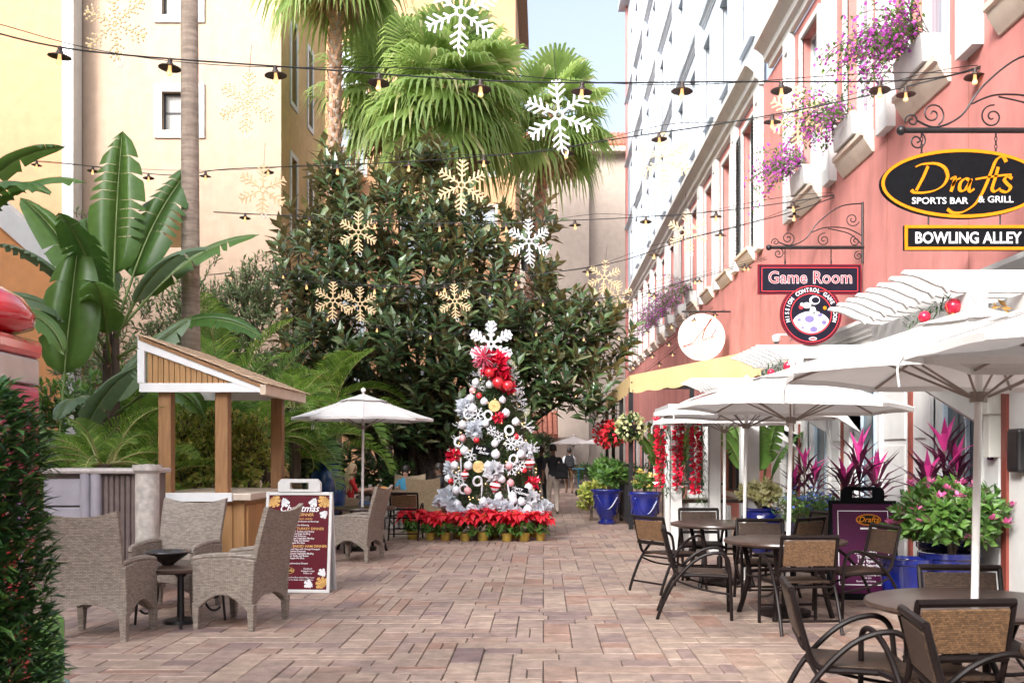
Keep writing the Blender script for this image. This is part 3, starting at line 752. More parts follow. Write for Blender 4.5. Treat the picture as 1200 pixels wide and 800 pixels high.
GU = 'off white umbrellas over the right-hand tables'
um = umbrella('', GU)
place(um, False, (2.47, 5.9, 0), 0, 'large off white umbrella over the foreground bistro table', GU, rot=(0, R(1.2), R(12)))
place(um, True, (2.40, 10.1, 0), 0, 'off white umbrella over the middle bistro table, second in the row', GU, rot=(0, R(1.6), R(30)))
place(um, True, (2.42, 12.4, 0), 0, 'off white umbrella partly hidden behind the second one in the row', GU, rot=(0, R(1.0), R(8)))
place(um, True, (2.72, 4.4, 0), 0, 'off white umbrella cut off by the picture edge at the upper right', GU, rot=(0, R(1), R(24)))
place(um, True, (2.72, 15.4, 0), 0, 'off white umbrella in front of the yellow awning, farthest of the row', GU, rot=(0, 0, R(17)))
ul = copy_tree(um); ul.location = (-2.98, 16.8, 0); ul.rotation_euler = (0, R(0.5), R(10)); ul.scale = (1.0, 1.0, 1.05)
tag(ul, 'lone off white umbrella in front of the palms and dark tree', 'umbrella'); ul['group'] = 'umbrellas away from the row'
uf = copy_tree(um); uf.location = (gx(672,52), 52, 0); uf.rotation_euler = (0, 0, R(5)); tag(uf, 'small distant white umbrella behind the walkers', 'umbrella'); uf['group'] = 'umbrellas away from the row'
uf2 = copy_tree(um); uf2.location = (gx(707,50), 50, 0); uf2.rotation_euler = (0, 0, R(15)); tag(uf2, 'small distant white umbrella half hidden by the dark posts', 'umbrella'); uf2['group'] = 'umbrellas away from the row'

GT = 'bistro tables under the umbrellas'
bt_ = bistro_table('', GT)
place(bt_, False, (2.47, 5.9, 0), R(10), 'round brown bistro table in the foreground under the large umbrella', GT)
place(bt_, True, (2.38, 10.1, 0), R(20), 'round brown bistro table under the second umbrella', GT)
place(bt_, True, (2.15, 12.5, 0), R(5), 'round brown bistro table farthest along the right-hand row', GT)
place(bt_, True, (2.66, 4.3, 0), R(0), 'round brown bistro table cut off at the lower right corner', GT)
place(bt_, True, (-2.98, 16.8, 0), R(30), 'round dark bistro table under the lone umbrella', GT, scale=.95)

GC = 'dark woven bistro armchairs'
bc = bistro_chair('', M['weave_tan'], GC)
bk_ = bistro_chair('', M['weave_dark'], GC)
place(bc, False, (2.06, 5.42, 0), R(6), 'bistro armchair with tan woven back turned to us at the foreground table', GC)
place(bk_, False, (2.66, 6.30, 0), R(174), 'dark woven bistro armchair facing us behind the foreground umbrella pole', GC)
place(bk_, True, (1.72, 5.75, 0), R(-98), 'dark bistro armchair seen side-on at the bottom edge of the picture', GC)
place(bk_, True, (2.02, 4.6, 0), R(-98), 'dark bistro armchair cut off by the lower right corner', GC)
place(bc, True, (2.32, 9.35, 0), R(4), 'bistro armchair with tan back turned to us at the middle table', GC)
place(bk_, True, (2.36, 10.95, 0), R(176), 'dark bistro armchair facing us across the middle table', GC)
place(bk_, True, (3.10, 10.20, 0), R(105), 'dark bistro armchair standing in front of the purple board', GC)
place(bk_, True, (1.52, 10.05, 0), R(-97), 'dark bistro armchair seen side-on at the left of the middle table', GC)
place(bc, True, (1.48, 11.9, 0), R(-55), 'bistro armchair with tan back at the corner of the farthest table', GC)
place(bk_, True, (2.02, 13.10, 0), R(178), 'dark bistro armchair facing us behind the farthest table', GC)
place(bc, True, (2.78, 11.75, 0), R(40), 'bistro armchair with brown back between the second and third tables', GC)
place(bk_, True, (3.12, 12.5, 0), R(110), 'dark bistro armchair beside the blue flowered planter', GC)
place(bc, True, (-2.55, 19.0, 0), R(0), 'brown woven bistro armchair in front of the far stone table', GC)
place(bk_, True, (-3.55, 16.3, 0), R(-60), 'dark bistro armchair beside the lone umbrella table', GC)

# low fire table with a bowl between the wicker chairs
lt = thing('low_round_table', 'low dark round table with scrolled iron legs between wicker chairs', 'table', (-3.42, 9.65, 0))
m = MB(); m.lathe([(.02, .50), (.42, .50), (.45, .515), (.455, .54), (.42, .55), (.02, .55)], 36); m.build('table_top', M['table_top'], lt, smooth=True, angle=25)
for k in range(4):
    a = R(20+90*k); c, s = math.cos(a), math.sin(a)
    m = MB(); pts = [(c*(.30+.10*math.cos(q)), s*(.30+.10*math.cos(q)), .30+.20*math.sin(q)) for q in [R(95+i*15) for i in range(15)]]
    m.tube(pts, .012, 6)
    sp = [(c*(.30 - .075*(1-i/18)*math.cos(i*.55)), s*(.30 - .075*(1-i/18)*math.cos(i*.55)), .26 + .075*(1-i/18)*math.sin(i*.55)) for i in range(18)]
    m.tube(sp, .009, 6); m.tube([(c*.36, s*.36, .5), (c*.38, s*.38, .25), (c*.40, s*.40, 0)], .013, 6); m.build('leg', M['iron'], lt, smooth=True)
m = MB(); m.lathe([(.16, 0.0), (.15, .03), (.035, .06), (.03, .42), (.10, .50)], 14); m.build('pedestal', M['iron'], lt, smooth=True)
m = MB(); m.lathe([(.05, 0), (.07, .02), (.14, .07), (.21, .12), (.205, .128), (.13, .085), (.05, .05), (.001, .045)], 28)
tag(m.build('bowl', mat('black_bowl', (.03,.025,.025), .25, .1), smooth=True, loc=(-3.52, 9.6, .55)), 'shallow black bowl on the low round table', 'bowl')

# stone table at the back
stt = thing('stone_dining_table', 'stone based dining table where the woman and child sit', 'table', (-3.15, 21.6, 0))
M['stone'] = mat('rough_grey_stone', (.30,.27,.24), .9, .4, 9, .6, 14)
m = MB(); m.span(-.95, .95, -.42, .42, .74, .80); m.build('table_top', mat('brown_wood_top', (.20,.12,.07), .4, .3, 5, stretch=(1,8,1)), stt, bevel=.01)
m = MB()
for i in range(5):
    for j in range(3): m.box(-.6+i*.3+(j%2)*.08, -.3, .12+j*.24, U(.26,.29), .12+U(0,.03), .225)
for i in range(5):
    for j in range(3): m.box(-.6+i*.3+(j%2)*.08, .3, .12+j*.24, U(.26,.29), .12+U(0,.03), .225)
m.span(-.7,.7,-.24,.24,0,.735)
m.build('base', M['stone'], stt, bevel=.02)
m = MB(); m.lathe([(.03,0),(.038,.12),(.04,.12),(.04,.135),(.001,.137)], 12); tag(m.build('paper_cup', M['paint_white'], smooth=True, loc=(-3.62, 21.35, .80)), 'white paper cup on the far stone table', 'cup')
m = MB(); m.lathe([(.05,0),(.10,.03),(.11,.05),(.07,.09),(.001,.10)], 12); tag(m.build('bread_basket', mat('bread_orange', (.55,.25,.08), .7, .2), smooth=True, loc=(-3.35, 21.4, .80)), 'small orange basket on the far stone table', 'basket')

# ---------------------------------------------------------------- kiosk
M['kiosk_wood'] = mat('orange_brown_wood', (.30, .155, .062), .55, .2, 5, .15, 30, stretch=(6,6,.6), obj_var=.12)
M['kiosk_board'] = mat('ochre_boarding', (.40, .22, .085), .6, .15, 5, stretch=(6,6,.6), obj_var=.08)
M['shingle'] = mat('tan_shingles', (.52, .38, .25), .85, .2, 9, .3, 60, obj_var=.18)
M['kiosk_white'] = mat('kiosk_white_trim', (.80,.80,.80), .5, .05, 5)
kx, ky = -4.6, 14.6
ks = thing('wooden_kiosk', 'small wooden kiosk with sloping shingle roof and white trim', 'kiosk', (kx, ky, 0))
KA, KB, zL, zR, yn, yf = -5.36-kx, -3.72-kx, 3.14, 2.50, -1.0, 1.15
for (x, y) in ((-5.06, 13.75), (-4.30, 13.75), (-4.9, 15.6), (-4.05, 15.6)):
    m = MB(); zt_ = 2.42; m.span(x-kx-.085, x-kx+.085, y-ky-.085, y-ky+.085, .0, zt_); m.build('post', M['kiosk_wood'], ks, bevel=.008)
# gable boards, one by one
nb = 19
for i in range(nb):
    a = lerp(KA+.1, KB-.16, i/nb); b = lerp(KA+.1, KB-.16, (i+1)/nb) - .010
    zt = lambda x: lerp(zL, zR, (x-KA)/(KB-KA)) - .14
    for (yy, nm) in ((yn, 'near'), (yf-.03, 'far')):
        if zt(b) < 2.53: continue
        m = MB(); m.prism([(a, 2.50), (b, 2.50), (b, zt(b)), (a, zt(a))], lambda p, q, t: (p, t, q), yy, yy+.025); m.build('gable_board', M['kiosk_board'], ks)
for yy in (yn-.03, yf-.05): m = MB(); m.span(KA, KB-.02, yy, yy+.08, 2.40, 2.52); m.build('lower_trim', M['kiosk_white'], ks, bevel=.004)
for yy in (yn-.035, yf-.045): m = MB(); m.prism([(KA-.02, zL-.16), (KB, zR-.12), (KB, zR+.005), (KA-.02, zL)], lambda p, q, t: (p, t, q), yy, yy+.08); m.build('barge_board', M['kiosk_white'], ks, bevel=.004)
m = MB(); m.span(KA-.025, KA+.07, yn-.032, yn+.045, 2.522, zL-.17); m.build('corner_board', M['kiosk_white'], ks, bevel=.004)
m = MB(); m.span(KB-.03, KB+.05, yn-.06, yf+.06, 2.36, 2.50); m.build('fascia', mat('beige_fascia', (.62,.50,.38), .6, .06), ks, bevel=.006)
m = MB(); m.prism([(KA, zL-.05), (KB, zR-.05), (KB, zR-.0), (KA, zL-.0)], lambda p, q, t: (p, t, q), yn-.05, yf+.05); m.build('roof_deck', M['kiosk_wood'], ks)
sl_ = Vector((KB-KA, 0, zR-zL)); n_ = 9; dirv = sl_.normalized(); nv_ = Vector((-dirv.z, 0, dirv.x))
s0 = {}
for r_ in range(n_):
    y = yn - .08; j = 0
    while y < yf + .05:
        wv = (.22, .30, .26, .34)[(j + r_) % 4] if j or r_ % 2 == 0 else .16
        key = wv; ln = sl_.length/n_ + .07
        if key not in s0:
            q = MB(); q.span(0, ln, 0, wv-.008, 0, .018); s0[key] = q.build('shingle', M['shingle'], ks); o = s0[key]
        else: o = inst(s0[key], 'shingle', ks)
        p = Vector((KA, 0, zL)) + sl_*(r_/n_) + nv_*.012
        o.location = (p.x, y, p.z); o.rotation_euler = (0, math.atan2(-dirv.z, dirv.x) - R(2.6) + U(-.004,.004), 0)
        y += wv; j += 1
m = MB(); m.span(-5.15-kx, -3.98-kx, 13.62-ky, 15.7-ky, .10, .96); kb = m.build('counter', M['kiosk_board'], ks, bevel=.006)
for i in range(4):
    m = MB(); x = lerp(-5.1, -4.2, i/3.6)-kx; m.span(x, x+.22, 13.585-ky, 13.622-ky, .16, .90); m.build('counter_panel', M['kiosk_board'], ks, bevel=.006)
for i in range(5):
    m = MB(); y = lerp(13.68, 15.3, i/4.4)-ky; m.span(-3.98-kx, -3.945-kx, y, y+.34, .16, .90); m.build('counter_panel', M['kiosk_board'], ks, bevel=.006)
m = MB(); m.span(-5.25-kx, -3.86-kx, 13.50-ky, 15.8-ky, .965, 1.06); m.build('counter_top', mat('beige_counter', (.62,.52,.42), .4, .08), ks, bevel=.015)
m = MB(); m.span(-5.3-kx, -4.1-kx, 13.46-ky, 13.515-ky, .955, 1.07); m.build('counter_trim', M['kiosk_white'], ks, bevel=.004)

# grey serving counter with fluted corner columns
gc = thing('grey_serving_counter', 'tall grey panelled serving counter behind the wicker armchairs', 'counter', (-5.05, 11.9, 0))
M['grey_body'] = mat('grey_violet_paint', (.34,.32,.36), .4, .1, 6)
M['brown_body'] = mat('brown_fluted_panel', (.16,.12,.11), .5, .2, 6)
m = MB(); m.span(-.62, .55, -.3, .3, 0, 1.36); m.build('body', M['brown_body'], gc, bevel=.01)
for i in range(9):
    m = MB(); m.tube([(-.02+i*.062, -.305, .1), (-.02+i*.062, -.305, 1.34)], .026, 8); m.build('flute', M['brown_body'], gc, smooth=True)
for x in (-.10, .0): 
    m = MB(); m.tube([(x*1.2-.0, -.34, 0), (x*1.2, -.34, 1.36)], .06, 12); m.build('column', M['grey_body'], gc, smooth=True)
for za, zb in ((.62,.98),(1.0,1.30)): m = MB(); m.span(-.60, -.18, -.335, -.302, za, zb); m.build('drawer', M['grey_body'], gc, bevel=.008)
m = MB(); m.lathe([(0,0)],4) if False else m.span(-.68, .60, -.40, .36, 1.36, 1.42); m.build('counter_top', mat('stone_top', (.42,.37,.35), .35, .15, 20), gc, bevel=.022)
m = MB(); m.lathe([(.13,0),(.13,1.36),(.16,1.40),(.16,1.46),(.001,1.47)], 20, (.56,-.30,0)); m.build('corner_pillar', mat('mottled_cream_marble', (.50,.46,.42), .4, .25, 14), gc, smooth=True)
def drape(u, v):
    x = .42 + u*.22; z = 1.435 - max(0, v-.12)*.78 + .01*math.sin(u*18); y = -.44 + .012*math.sin(u*20+v*3) - .02*v*(1+math.sin(u*9)) + (0 if v > .12 else (.12-v)*5)
    return Vector((x + .02*math.sin(v*5), y, z))
# ---------------------------------------------------------------- plants
M['bark'] = mat('brown_bark', (.13,.095,.07), .9, .35, 10, .7, 20, stretch=(1,1,.3))
M['palm_bark'] = mat('grey_palm_bark', (.36,.28,.22), .9, .3, 6, .7, 16, stretch=(.6,.6,3), stain=.45, stain_scale=3)
M['boot'] = mat('palm_boot', (.40,.22,.13), .85, .3, 8, .4, 20, island=.35)
M['dark_bark'] = mat('dark_brown_bark', (.045,.033,.026), .9, .4, 10, .6, 20)  # very dark brown bark with random mottling
M['fan'] = leaf_mat('fan_palm_leaf', (.16,.26,.06), (.29,.39,.12), trans=.5, rough=.5, c3=(.50,.48,.24))
M['fan_dead'] = mat('dry_palm_thatch', (.42,.31,.17), .9, .25, 8, island=.25)
M['areca'] = leaf_mat('areca_leaf', (.11,.23,.03), (.23,.38,.06), trans=.40, c3=(.38,.46,.10))
M['areca_dark'] = leaf_mat('deep_palm_leaf', (.06,.15,.028), (.14,.26,.05), trans=.34)
M['stem_green'] = mat('green_stem', (.16,.22,.06), .5, .2)
M['stem_yellow'] = mat('yellowish_stem', (.34,.33,.12), .5, .2)
M['banana'] = leaf_mat('banana_leaf', (.055,.13,.024), (.11,.21,.04), trans=.3, rough=.33)
M['banana_grey'] = leaf_mat('banana_leaf_underside', (.12,.19,.10), (.17,.24,.13), trans=.25, rough=.4)
M['magnolia'] = leaf_mat('glossy_dark_leaf', (.024,.056,.022), (.105,.16,.055), back=(.19,.165,.065), trans=.15, rough=.28, c3=(.34,.33,.19))
M['olive'] = leaf_mat('grey_green_leaf', (.10,.16,.06), (.20,.26,.11), trans=.3)
M['lime'] = leaf_mat('lime_leaf', (.22,.34,.05), (.62,.58,.16), trans=.3)
M['green'] = leaf_mat('mid_green_leaf', (.05,.13,.025), (.13,.25,.045), trans=.34)
M['dkgreen'] = leaf_mat('dark_green_leaf', (.022,.065,.018), (.06,.13,.032), trans=.25, rough=.3)
M['boug'] = leaf_mat('magenta_bract', (.42,.05,.42), (.62,.12,.56), trans=.45)
M['boug_pale'] = leaf_mat('pale_magenta_bract', (.45,.14,.42), (.62,.34,.50), trans=.4)
M['cordy'] = leaf_mat('maroon_cordyline_leaf', (.055,.012,.028), (.12,.02,.055), trans=.2, rough=.3)
M['cordy_pink'] = leaf_mat('pink_cordyline_leaf', (.42,.02,.16), (.58,.05,.25), trans=.35, rough=.35)
M['pinkflower'] = leaf_mat('pink_petal', (.60,.10,.30), (.75,.22,.42), trans=.3)
M['yellowflower'] = leaf_mat('yellow_petal', (.75,.58,.12), (.85,.72,.30), trans=.3)
M['coral'] = leaf_mat('coral_petal', (.70,.20,.12), (.75,.32,.22), trans=.3)
M['bluefl'] = leaf_mat('blue_petal', (.08,.14,.45), (.16,.25,.62), trans=.3)
M['redleaf'] = leaf_mat('red_bract', (.62,.012,.022), (.78,.03,.05), trans=.2, rough=.5)
M['paleleaf'] = leaf_mat('cream_leaf', (.50,.52,.22), (.70,.68,.40), trans=.3)

def rv():
    while True:
        p = Vector((U(-1,1), U(-1,1), U(-1,1)))
        if 0.05 < p.length < 1: return p.normalized()

def fan_frond(mb, base, d, size, nseg=26, droop=.5, mi=0, mi_st=1):
    """one palmate leaf: petiole, then a pleated fan of drooping segments"""
    d = d.normalized(); up = Vector((0,0,1)); side = d.cross(up)
    if side.length < .1: side = Vector((1,0,0))
    side.normalize(); nn = side.cross(d)
    pl = size*.75; tip = base + d*pl - up*pl*.10
    mb.tube([base, base + d*pl*.5, tip], [.028,.022,.014], 5, mi_st)
    ax = (d - up*.25).normalized(); nn = side.cross(ax)
    for i in range(nseg):
        a = lerp(R(-118), R(118), i/(nseg-1)); ln = size*(.62 + .38*math.cos(a*.55))*U(.93,1.05)
        dirv = (ax*math.cos(a) + side*math.sin(a)).normalized()
        tv = dirv.cross(nn).normalized(); wv = ln*.048
        p1 = tip + dirv*ln*.5 - up*ln*.03; dr = droop*U(.7,1.3)
        p2 = tip + dirv*ln*.78 - up*ln*dr*.16; p3 = tip + dirv*ln*(.95) - up*ln*dr*.55
        z = nn*wv*.5
        mb.add([tip, p1+tv*wv+z, p1-tv*wv-z, p2+tv*wv*.55, p2-tv*wv*.55, p3], [(0,2,1),(1,2,4,3),(3,4,5)], mi)

def fan_palm(label, base, height, lean, size, nf, tr=.17, boots=True, dead=10, group='fan palms'):
    t = thing('fan_palm', label, 'palm tree', base, group=group)
    top = Vector((lean[0], lean[1], height)); n = 18
    pts = [Vector((lean[0]*q**1.6, lean[1]*q**1.6, height*q)) for q in [i/n for i in range(n+1)]]
    m = MB(); m.tube(pts, [tr*(1.35 - .45*min(1, i/4)) if i < 4 else tr*lerp(.95,.8,i/n) for i in range(n+1)], 12); m.build('trunk', M['palm_bark'], t, smooth=True)
    if boots:
        m = MB(); k = int(height*22)
        for i in range(k):
            q = lerp(.30, 1, i/k); p = Vector((lean[0]*q**1.6, lean[1]*q**1.6, height*q)); a = i*2.4
            o = Vector((math.cos(a), math.sin(a), 0)); s = Vector((-o.y, o.x, 0))
            b = p + o*tr*.72; e = b + o*U(.06,.13) + Vector((0,0,U(.16,.26)))
            m.add([b - s*.075, b + s*.075, e + s*.035, e - s*.035, b + o*.05 + Vector((0,0,.02))], [(0,1,2,3),(0,4,1),(3,2,4),(0,3,4),(1,4,2)])
        m.build('boot_stubs', M['boot'], t)
    for i in range(nf):
        m = MB(); a = i*2.399 + U(-.3,.3); e = lerp(R(82), R(-52), ((i+.5)/nf)**.9) + U(-.15,.15)
        d = Vector((math.cos(a)*math.cos(e), math.sin(a)*math.cos(e), math.sin(e)))
        fan_frond(m, top + Vector((0,0,U(-.2,.15))), d, size*U(.85,1.15), 30, lerp(.4,1.1,(i/nf)))
        m.build('frond', [M['fan'], M['stem_yellow']], t)
    if dead:
        m = MB()
        for i in range(dead):
            a = i*2.4; d = Vector((math.cos(a)*.5, math.sin(a)*.5, -.85)); fan_frond(m, top - Vector((0,0,.5)), d, size*.7, 16, .5, 0, 0)
        m.build('dry_skirt', M['fan_dead'], t)
    return t

def pinnate(mb, base, d, length, arch, leaf_l, n=34, mi=0, mi_st=1, wd=.03, vee=.45):
    """one feather frond: arching rachis with two rows of leaflets"""
    d = d.normalized(); up = Vector((0,0,1)); h = Vector((d.x, d.y, 0))
    if h.length < 1e-3: h = Vector((1,0,0))
    h.normalize(); pts = []
    e0 = math.asin(max(-1, min(1, d.z)))
    p = Vector(base); N = 12
    for i in range(N+1):
        q = i/N; e = e0 - arch*q**1.5; pts.append(p.copy()); p = p + (h*math.cos(e) + up*math.sin(e))*(length/N)
    mb.tube(pts, [lerp(.018,.004,i/N) for i in range(N+1)], 4, mi_st)
    for i in range(n):
        q = lerp(.18, 1.0, (i+.5)/n); f = q*N; k = min(N-1, int(f)); c = pts[k].lerp(pts[k+1], f-k)
        t = (pts[k+1]-pts[k]).normalized(); s = t.cross(up)
        if s.length < .05: s = Vector((-h.y, h.x, 0))
        s.normalize(); nn = s.cross(t)
        ll = leaf_l*(math.sin(math.pi*min(1, .22+q*.78))**.6+.15)*U(.9,1.1)
        for sg in (-1, 1):
            dd = (t*.55 + s*sg*.85 + nn*vee).normalized()
            e = c + dd*ll*.6; tip = c + dd*ll - up*ll*.22
            w_ = t*wd*.5
            mb.add([c - w_*.6, c + w_*.6, e + w_, e - w_, tip], [(0,1,2,3),(3,2,4)], mi)

def feather_palm(name, label, cat, base, nf, length, stem_h, leaf_l, mt, spread=1.0, trunk_r=None, elev=(80, 15), arch=(1.0, 1.9), group=None, nl=34, wd=.03):
    t = thing(name, label, cat, base, group=group)
    st_ = MB()
    for i in range(nf):
        m = MB(); a = i*2.399 + U(-.3,.3); e = R(lerp(elev[0], elev[1], (i/nf)**.8))
        b = Vector((math.cos(a)*.12*spread, math.sin(a)*.12*spread, stem_h*U(.6,1.0) if trunk_r is None else stem_h))
        if trunk_r is None: st_.tube([(b.x*.4, b.y*.4, 0), b], [.03,.022], 6)
        pinnate(m, b, Vector((math.cos(a)*math.cos(e), math.sin(a)*math.cos(e), math.sin(e))), length*U(.8,1.1), lerp(arch[0], arch[1], i/nf)*U(.85,1.15), leaf_l, nl, wd=wd); m.build('frond', [mt, M['stem_yellow']], t)
    if trunk_r: st_.tube([(0,0,0),(0.03,0.02,stem_h*.5),(0,0,stem_h)], [trunk_r*1.2, trunk_r, trunk_r*1.1], 10)
    st_.build('trunk' if trunk_r else 'canes', M['bark'] if trunk_r else M['stem_yellow'], t, smooth=True)
    return t

def paddle_leaf(mb, base, d, stalk, length, width, bend=.6, roll=0.0, tears=6, mi=0, mi_st=1, twist=0):
    """banana-like blade on a stalk, folded along the rib and torn at the margin"""
    d = d.normalized(); up = Vector((0,0,1)); h = Vector((d.x, d.y, 0))
    if h.length < 1e-3: h = Vector((0.7,-.7,0))
    h.normalize(); e0 = math.asin(max(-1,min(1,d.z))); p = Vector(base); pts = []; N = 14
    tot = stalk + length
    for i in range(N+1):
        q = i/N; e = e0 - bend*max(0, q-.25)**1.3*1.6; pts.append(p.copy()); p = p + (h*math.cos(e)+up*math.sin(e))*(tot/N)
    mb.tube(pts, [lerp(.028,.006,i/N) for i in range(N+1)], 5, mi_st)
    def P(f):
        f = max(0, min(.9999, f))*N; k = int(f); return pts[k].lerp(pts[k+1], f-k), (pts[k+1]-pts[k]).normalized()
    s0 = stalk/tot; K = 16
    side0 = Vector((-h.y, h.x, 0)); 
    for sg in (-1, 1):
        prof = []; lift = U(.05,.5)
        for i in range(K+1):
            q = i/K; c, t = P(s0 + (1-s0)*q)
            s = side0*sg; nn = t.cross(side0).normalized()*-1
            if nn.z < 0: nn = -nn
            rot = Quaternion(t, twist + roll); s = rot @ s; n2 = rot @ nn
            wv = width*.5*(math.sin(math.pi*(q**.75))**.55 if 0 < q < 1 else 0)
            prof.append((c, c + s*wv*.55 + n2*wv*lift*.55, c + s*wv + n2*wv*(lift*.55-.25) - t*0.0, t))
        cut = set(rnd.sample(range(3, K-1), min(tears, K-5))) if tears else set()
        for i in range(K):
            a, b = prof[i], prof[i+1]
            gap = .16 if (i in cut) else 0
            mb.add([a[0], b[0], b[1].lerp(a[1], gap*.3), a[1]], [(0,1,2,3)], mi)
            mb.add([a[1], b[1].lerp(a[1], gap*.3), b[2].lerp(a[2], gap*2.2) - Vector((0,0,gap*.25)), a[2]], [(0,1,2,3)], mi)

def shoot(mb, p, d, nleaf, ln, wd, mi=0, spread=.9, mi_tw=1, tw=.25):
    d = d.normalized(); a = d.cross(Vector((0.3,0.2,1))); a.normalize(); b = d.cross(a)
    mb.tube([p - d*tw, p + d*tw*.6], [.014,.006], 4, mi_tw, caps=False)
    for i in range(nleaf):
        q = i*2.4 + U(-.3,.3); h = i/nleaf
        o = a*math.cos(q) + b*math.sin(q)
        dd = (d*lerp(.35, 1.1, h) + o*spread*lerp(1.1,.55,h))
        mb.leaf(p + d*tw*lerp(-.8,.6,h), dd, (d*1.0 - o*.5), ln*U(.75,1.15), wd*U(.8,1.15), .12, mi, .12)

def bush(name, label, cat, base, rx, ry, rz_, n, ln, wd, mt, group=None, lobes=5, up=.5, flowers=None, kind=None, stems=4, extra=None, core=True):
    t = thing(name, label, cat, base, group=group)
    m = MB(); lb = [(Vector((U(-.55,.55)*rx, U(-.55,.55)*ry, rz_*U(.75,1.15))), U(.45,.7)) for _ in range(lobes)]
    tips = []
    for i in range(n):
        c, r = lb[i % lobes]; o = rv()
        if o.z < -.6: o.z = -o.z
        q = U(.55, 1.0)
        p = c + Vector((o.x*rx*r*q, o.y*ry*r*q, o.z*rz_*r*q))
        if p.z < .05: p.z = U(.05, .3)
        shoot(m, p, (o + Vector((0,0,up))), 6, ln, wd, 0, .9, 1, ln*.5)
        tips.append((p + o*ln*.5, o))
    m.build('foliage', [mt, M['bark']], t)
    s_ = MB()
    for i in range(stems):
        c, r = lb[i % lobes]; s_.tube([(U(-.06,.06), U(-.06,.06), 0), (c.x*.4, c.y*.4, c.z*.5), c], [.03,.022,.01], 6)
    s_.build('stems', M['bark'], t, smooth=True)
    if flowers:
        fm, fn_, fs = flowers; q = MB()
        for p, o in rnd.sample(tips, min(fn_, len(tips))):
            p = p + o*ln*.25 + Vector((0,0,ln*.35))
            for k in range(10):
                v = rv(); v.z = abs(v.z)*.6 + .1
                q.leaf(p + v*fs*.25, v, Vector((0,0,1)), fs*.7, fs*.5, .1, 0)
        q.build('flowers', fm, t)
    return t

# --- palms
GP = 'fan palms'
fan_palm('tall fan palm with bright crown in front of the apricot building', (gx(522,28), 28, .1), 11.3, (.15,-.2), 1.55, 54, .2, True, 10)
fan_palm('fan palm leaning by the gap of sky, second crown to the right', (gx(606,31), 31, .1), 11.6, (1.05,-.3), 1.3, 30, .17, True, 6)
fan_palm('fan palm with rough booted trunk beside the ochre wall', (gx(391,29), 29, .1), 15.8, (.10,-.2), 1.5, 34, .21, True, 8)
fan_palm('smaller fan palm behind the central palm crown', (gx(452,33), 33, .1), 13.2, (.1,0), 1.6, 34, .2, True, 8)
fan_palm('bare grey palm trunk rising out of the picture behind the kiosk', (gx(224,17.2), 17.2, .05), 17.5, (-.12,.1), 1.7, 26, .165, False, 5)

# --- bird of paradise / banana plants
def banana(label, base, specs, trunk=None, group='banana plants'):
    t = thing('banana_plant', label, 'banana plant', base, group=group)
    for (az, el, z0, stalk, ln, wd, bend, tw, gm) in specs:
        m = MB(); a, e = R(az), R(el)
        m_ = 2 if gm else 0
        paddle_leaf(m, Vector((math.cos(a)*.06, math.sin(a)*.06, z0)), Vector((math.cos(a)*math.cos(e), math.sin(a)*math.cos(e), math.sin(e))), stalk, ln, wd, bend, 0, rnd.choice((2,4,7)), m_, 1, R(tw)); m.build('leaf', [M['banana'], M['stem_green'], M['banana_grey']], t, smooth=True, angle=180, weld=True)
    if trunk:
        q = MB(); h = trunk
        for i in range(9):
            a = i*2.4; q.tube([(math.cos(a)*.05, math.sin(a)*.05, 0), (math.cos(a)*.07, math.sin(a)*.07, h*.6), (math.cos(a+.3)*U(.05,.12), math.sin(a+.3)*.09, h*U(.9,1.15))], [.085,.07,.02], 7)
        for i in range(26):
            a = U(0,6.3); z = h*U(.75,1.15); q.leaf(Vector((math.cos(a)*.1, math.sin(a)*.1, z)), Vector((math.cos(a),math.sin(a),U(-.8,.8))), Vector((0,0,1)), U(.2,.4), .06, .2, 1)
        q.build('trunk', [M['bark'], M['boot']], t, smooth=True)
    return t
bx_, by_ = gx(130,16.5), 16.5
banana('tall banana plant with shaggy trunk in front of the cream wall', (bx_, by_, .1), [
    (95, 84, 3.5, .9, 2.5, .9, .15, 5, 0), (40, 72, 3.5, .9, 2.3, .85, .35, 45, 0), (12, 50, 3.4, .8, 2.1, .75, .7, 20, 0), (176, 66, 3.4, .8, 1.9, .75, .5, -30, 0),
    (-20, 55, 3.3, .7, 1.8, .70, 1.1, 10, 1), (-5, 28, 3.0, .9, 1.8, .62, 1.2, 20, 0), (-35, 20, 2.1, .9, 1.6, .6, 1.2, 15, 0),
    (200, 62, 3.1, .7, 1.7, .7, .9, 10, 1), (235, 45, 2.9, .7, 1.5, .65, 1.2, -20, 1), (-75, 50, 2.9, .6, 1.5, .62, 1.0, 0, 0),
    (265, 66, 3.2, .7, 1.7, .7, .8, 0, 0), (130, 70, 3.2, .8, 1.9, .7, .5, 0, 0), (-95, 25, 2.0, .5, 1.2, .5, 1.5, 5, 1)], 3.3)
banana('broad upright banana leaves left of the shaggy trunk', (gx(60,15.2), 15.2, .1), [
    (80, 84, .4, 2.3, 2.1, 1.0, .10, 5, 0), (20, 70, .4, 2.0, 1.8, .8, .6, 30, 1), (-30, 68, .3, 1.6, 1.6, .7, .9, 10, 1),
    (200, 75, .3, 1.7, 1.6, .8, .5, 10, 1), (-80, 62, .3, 1.3, 1.5, .7, 1.1, 0, 0), (160, 66, .3, 1.2, 1.5, .7, .9, 0, 0), (-110, 72, .3, 1.2, 1.3, .6, .9, 0, 1)], None)
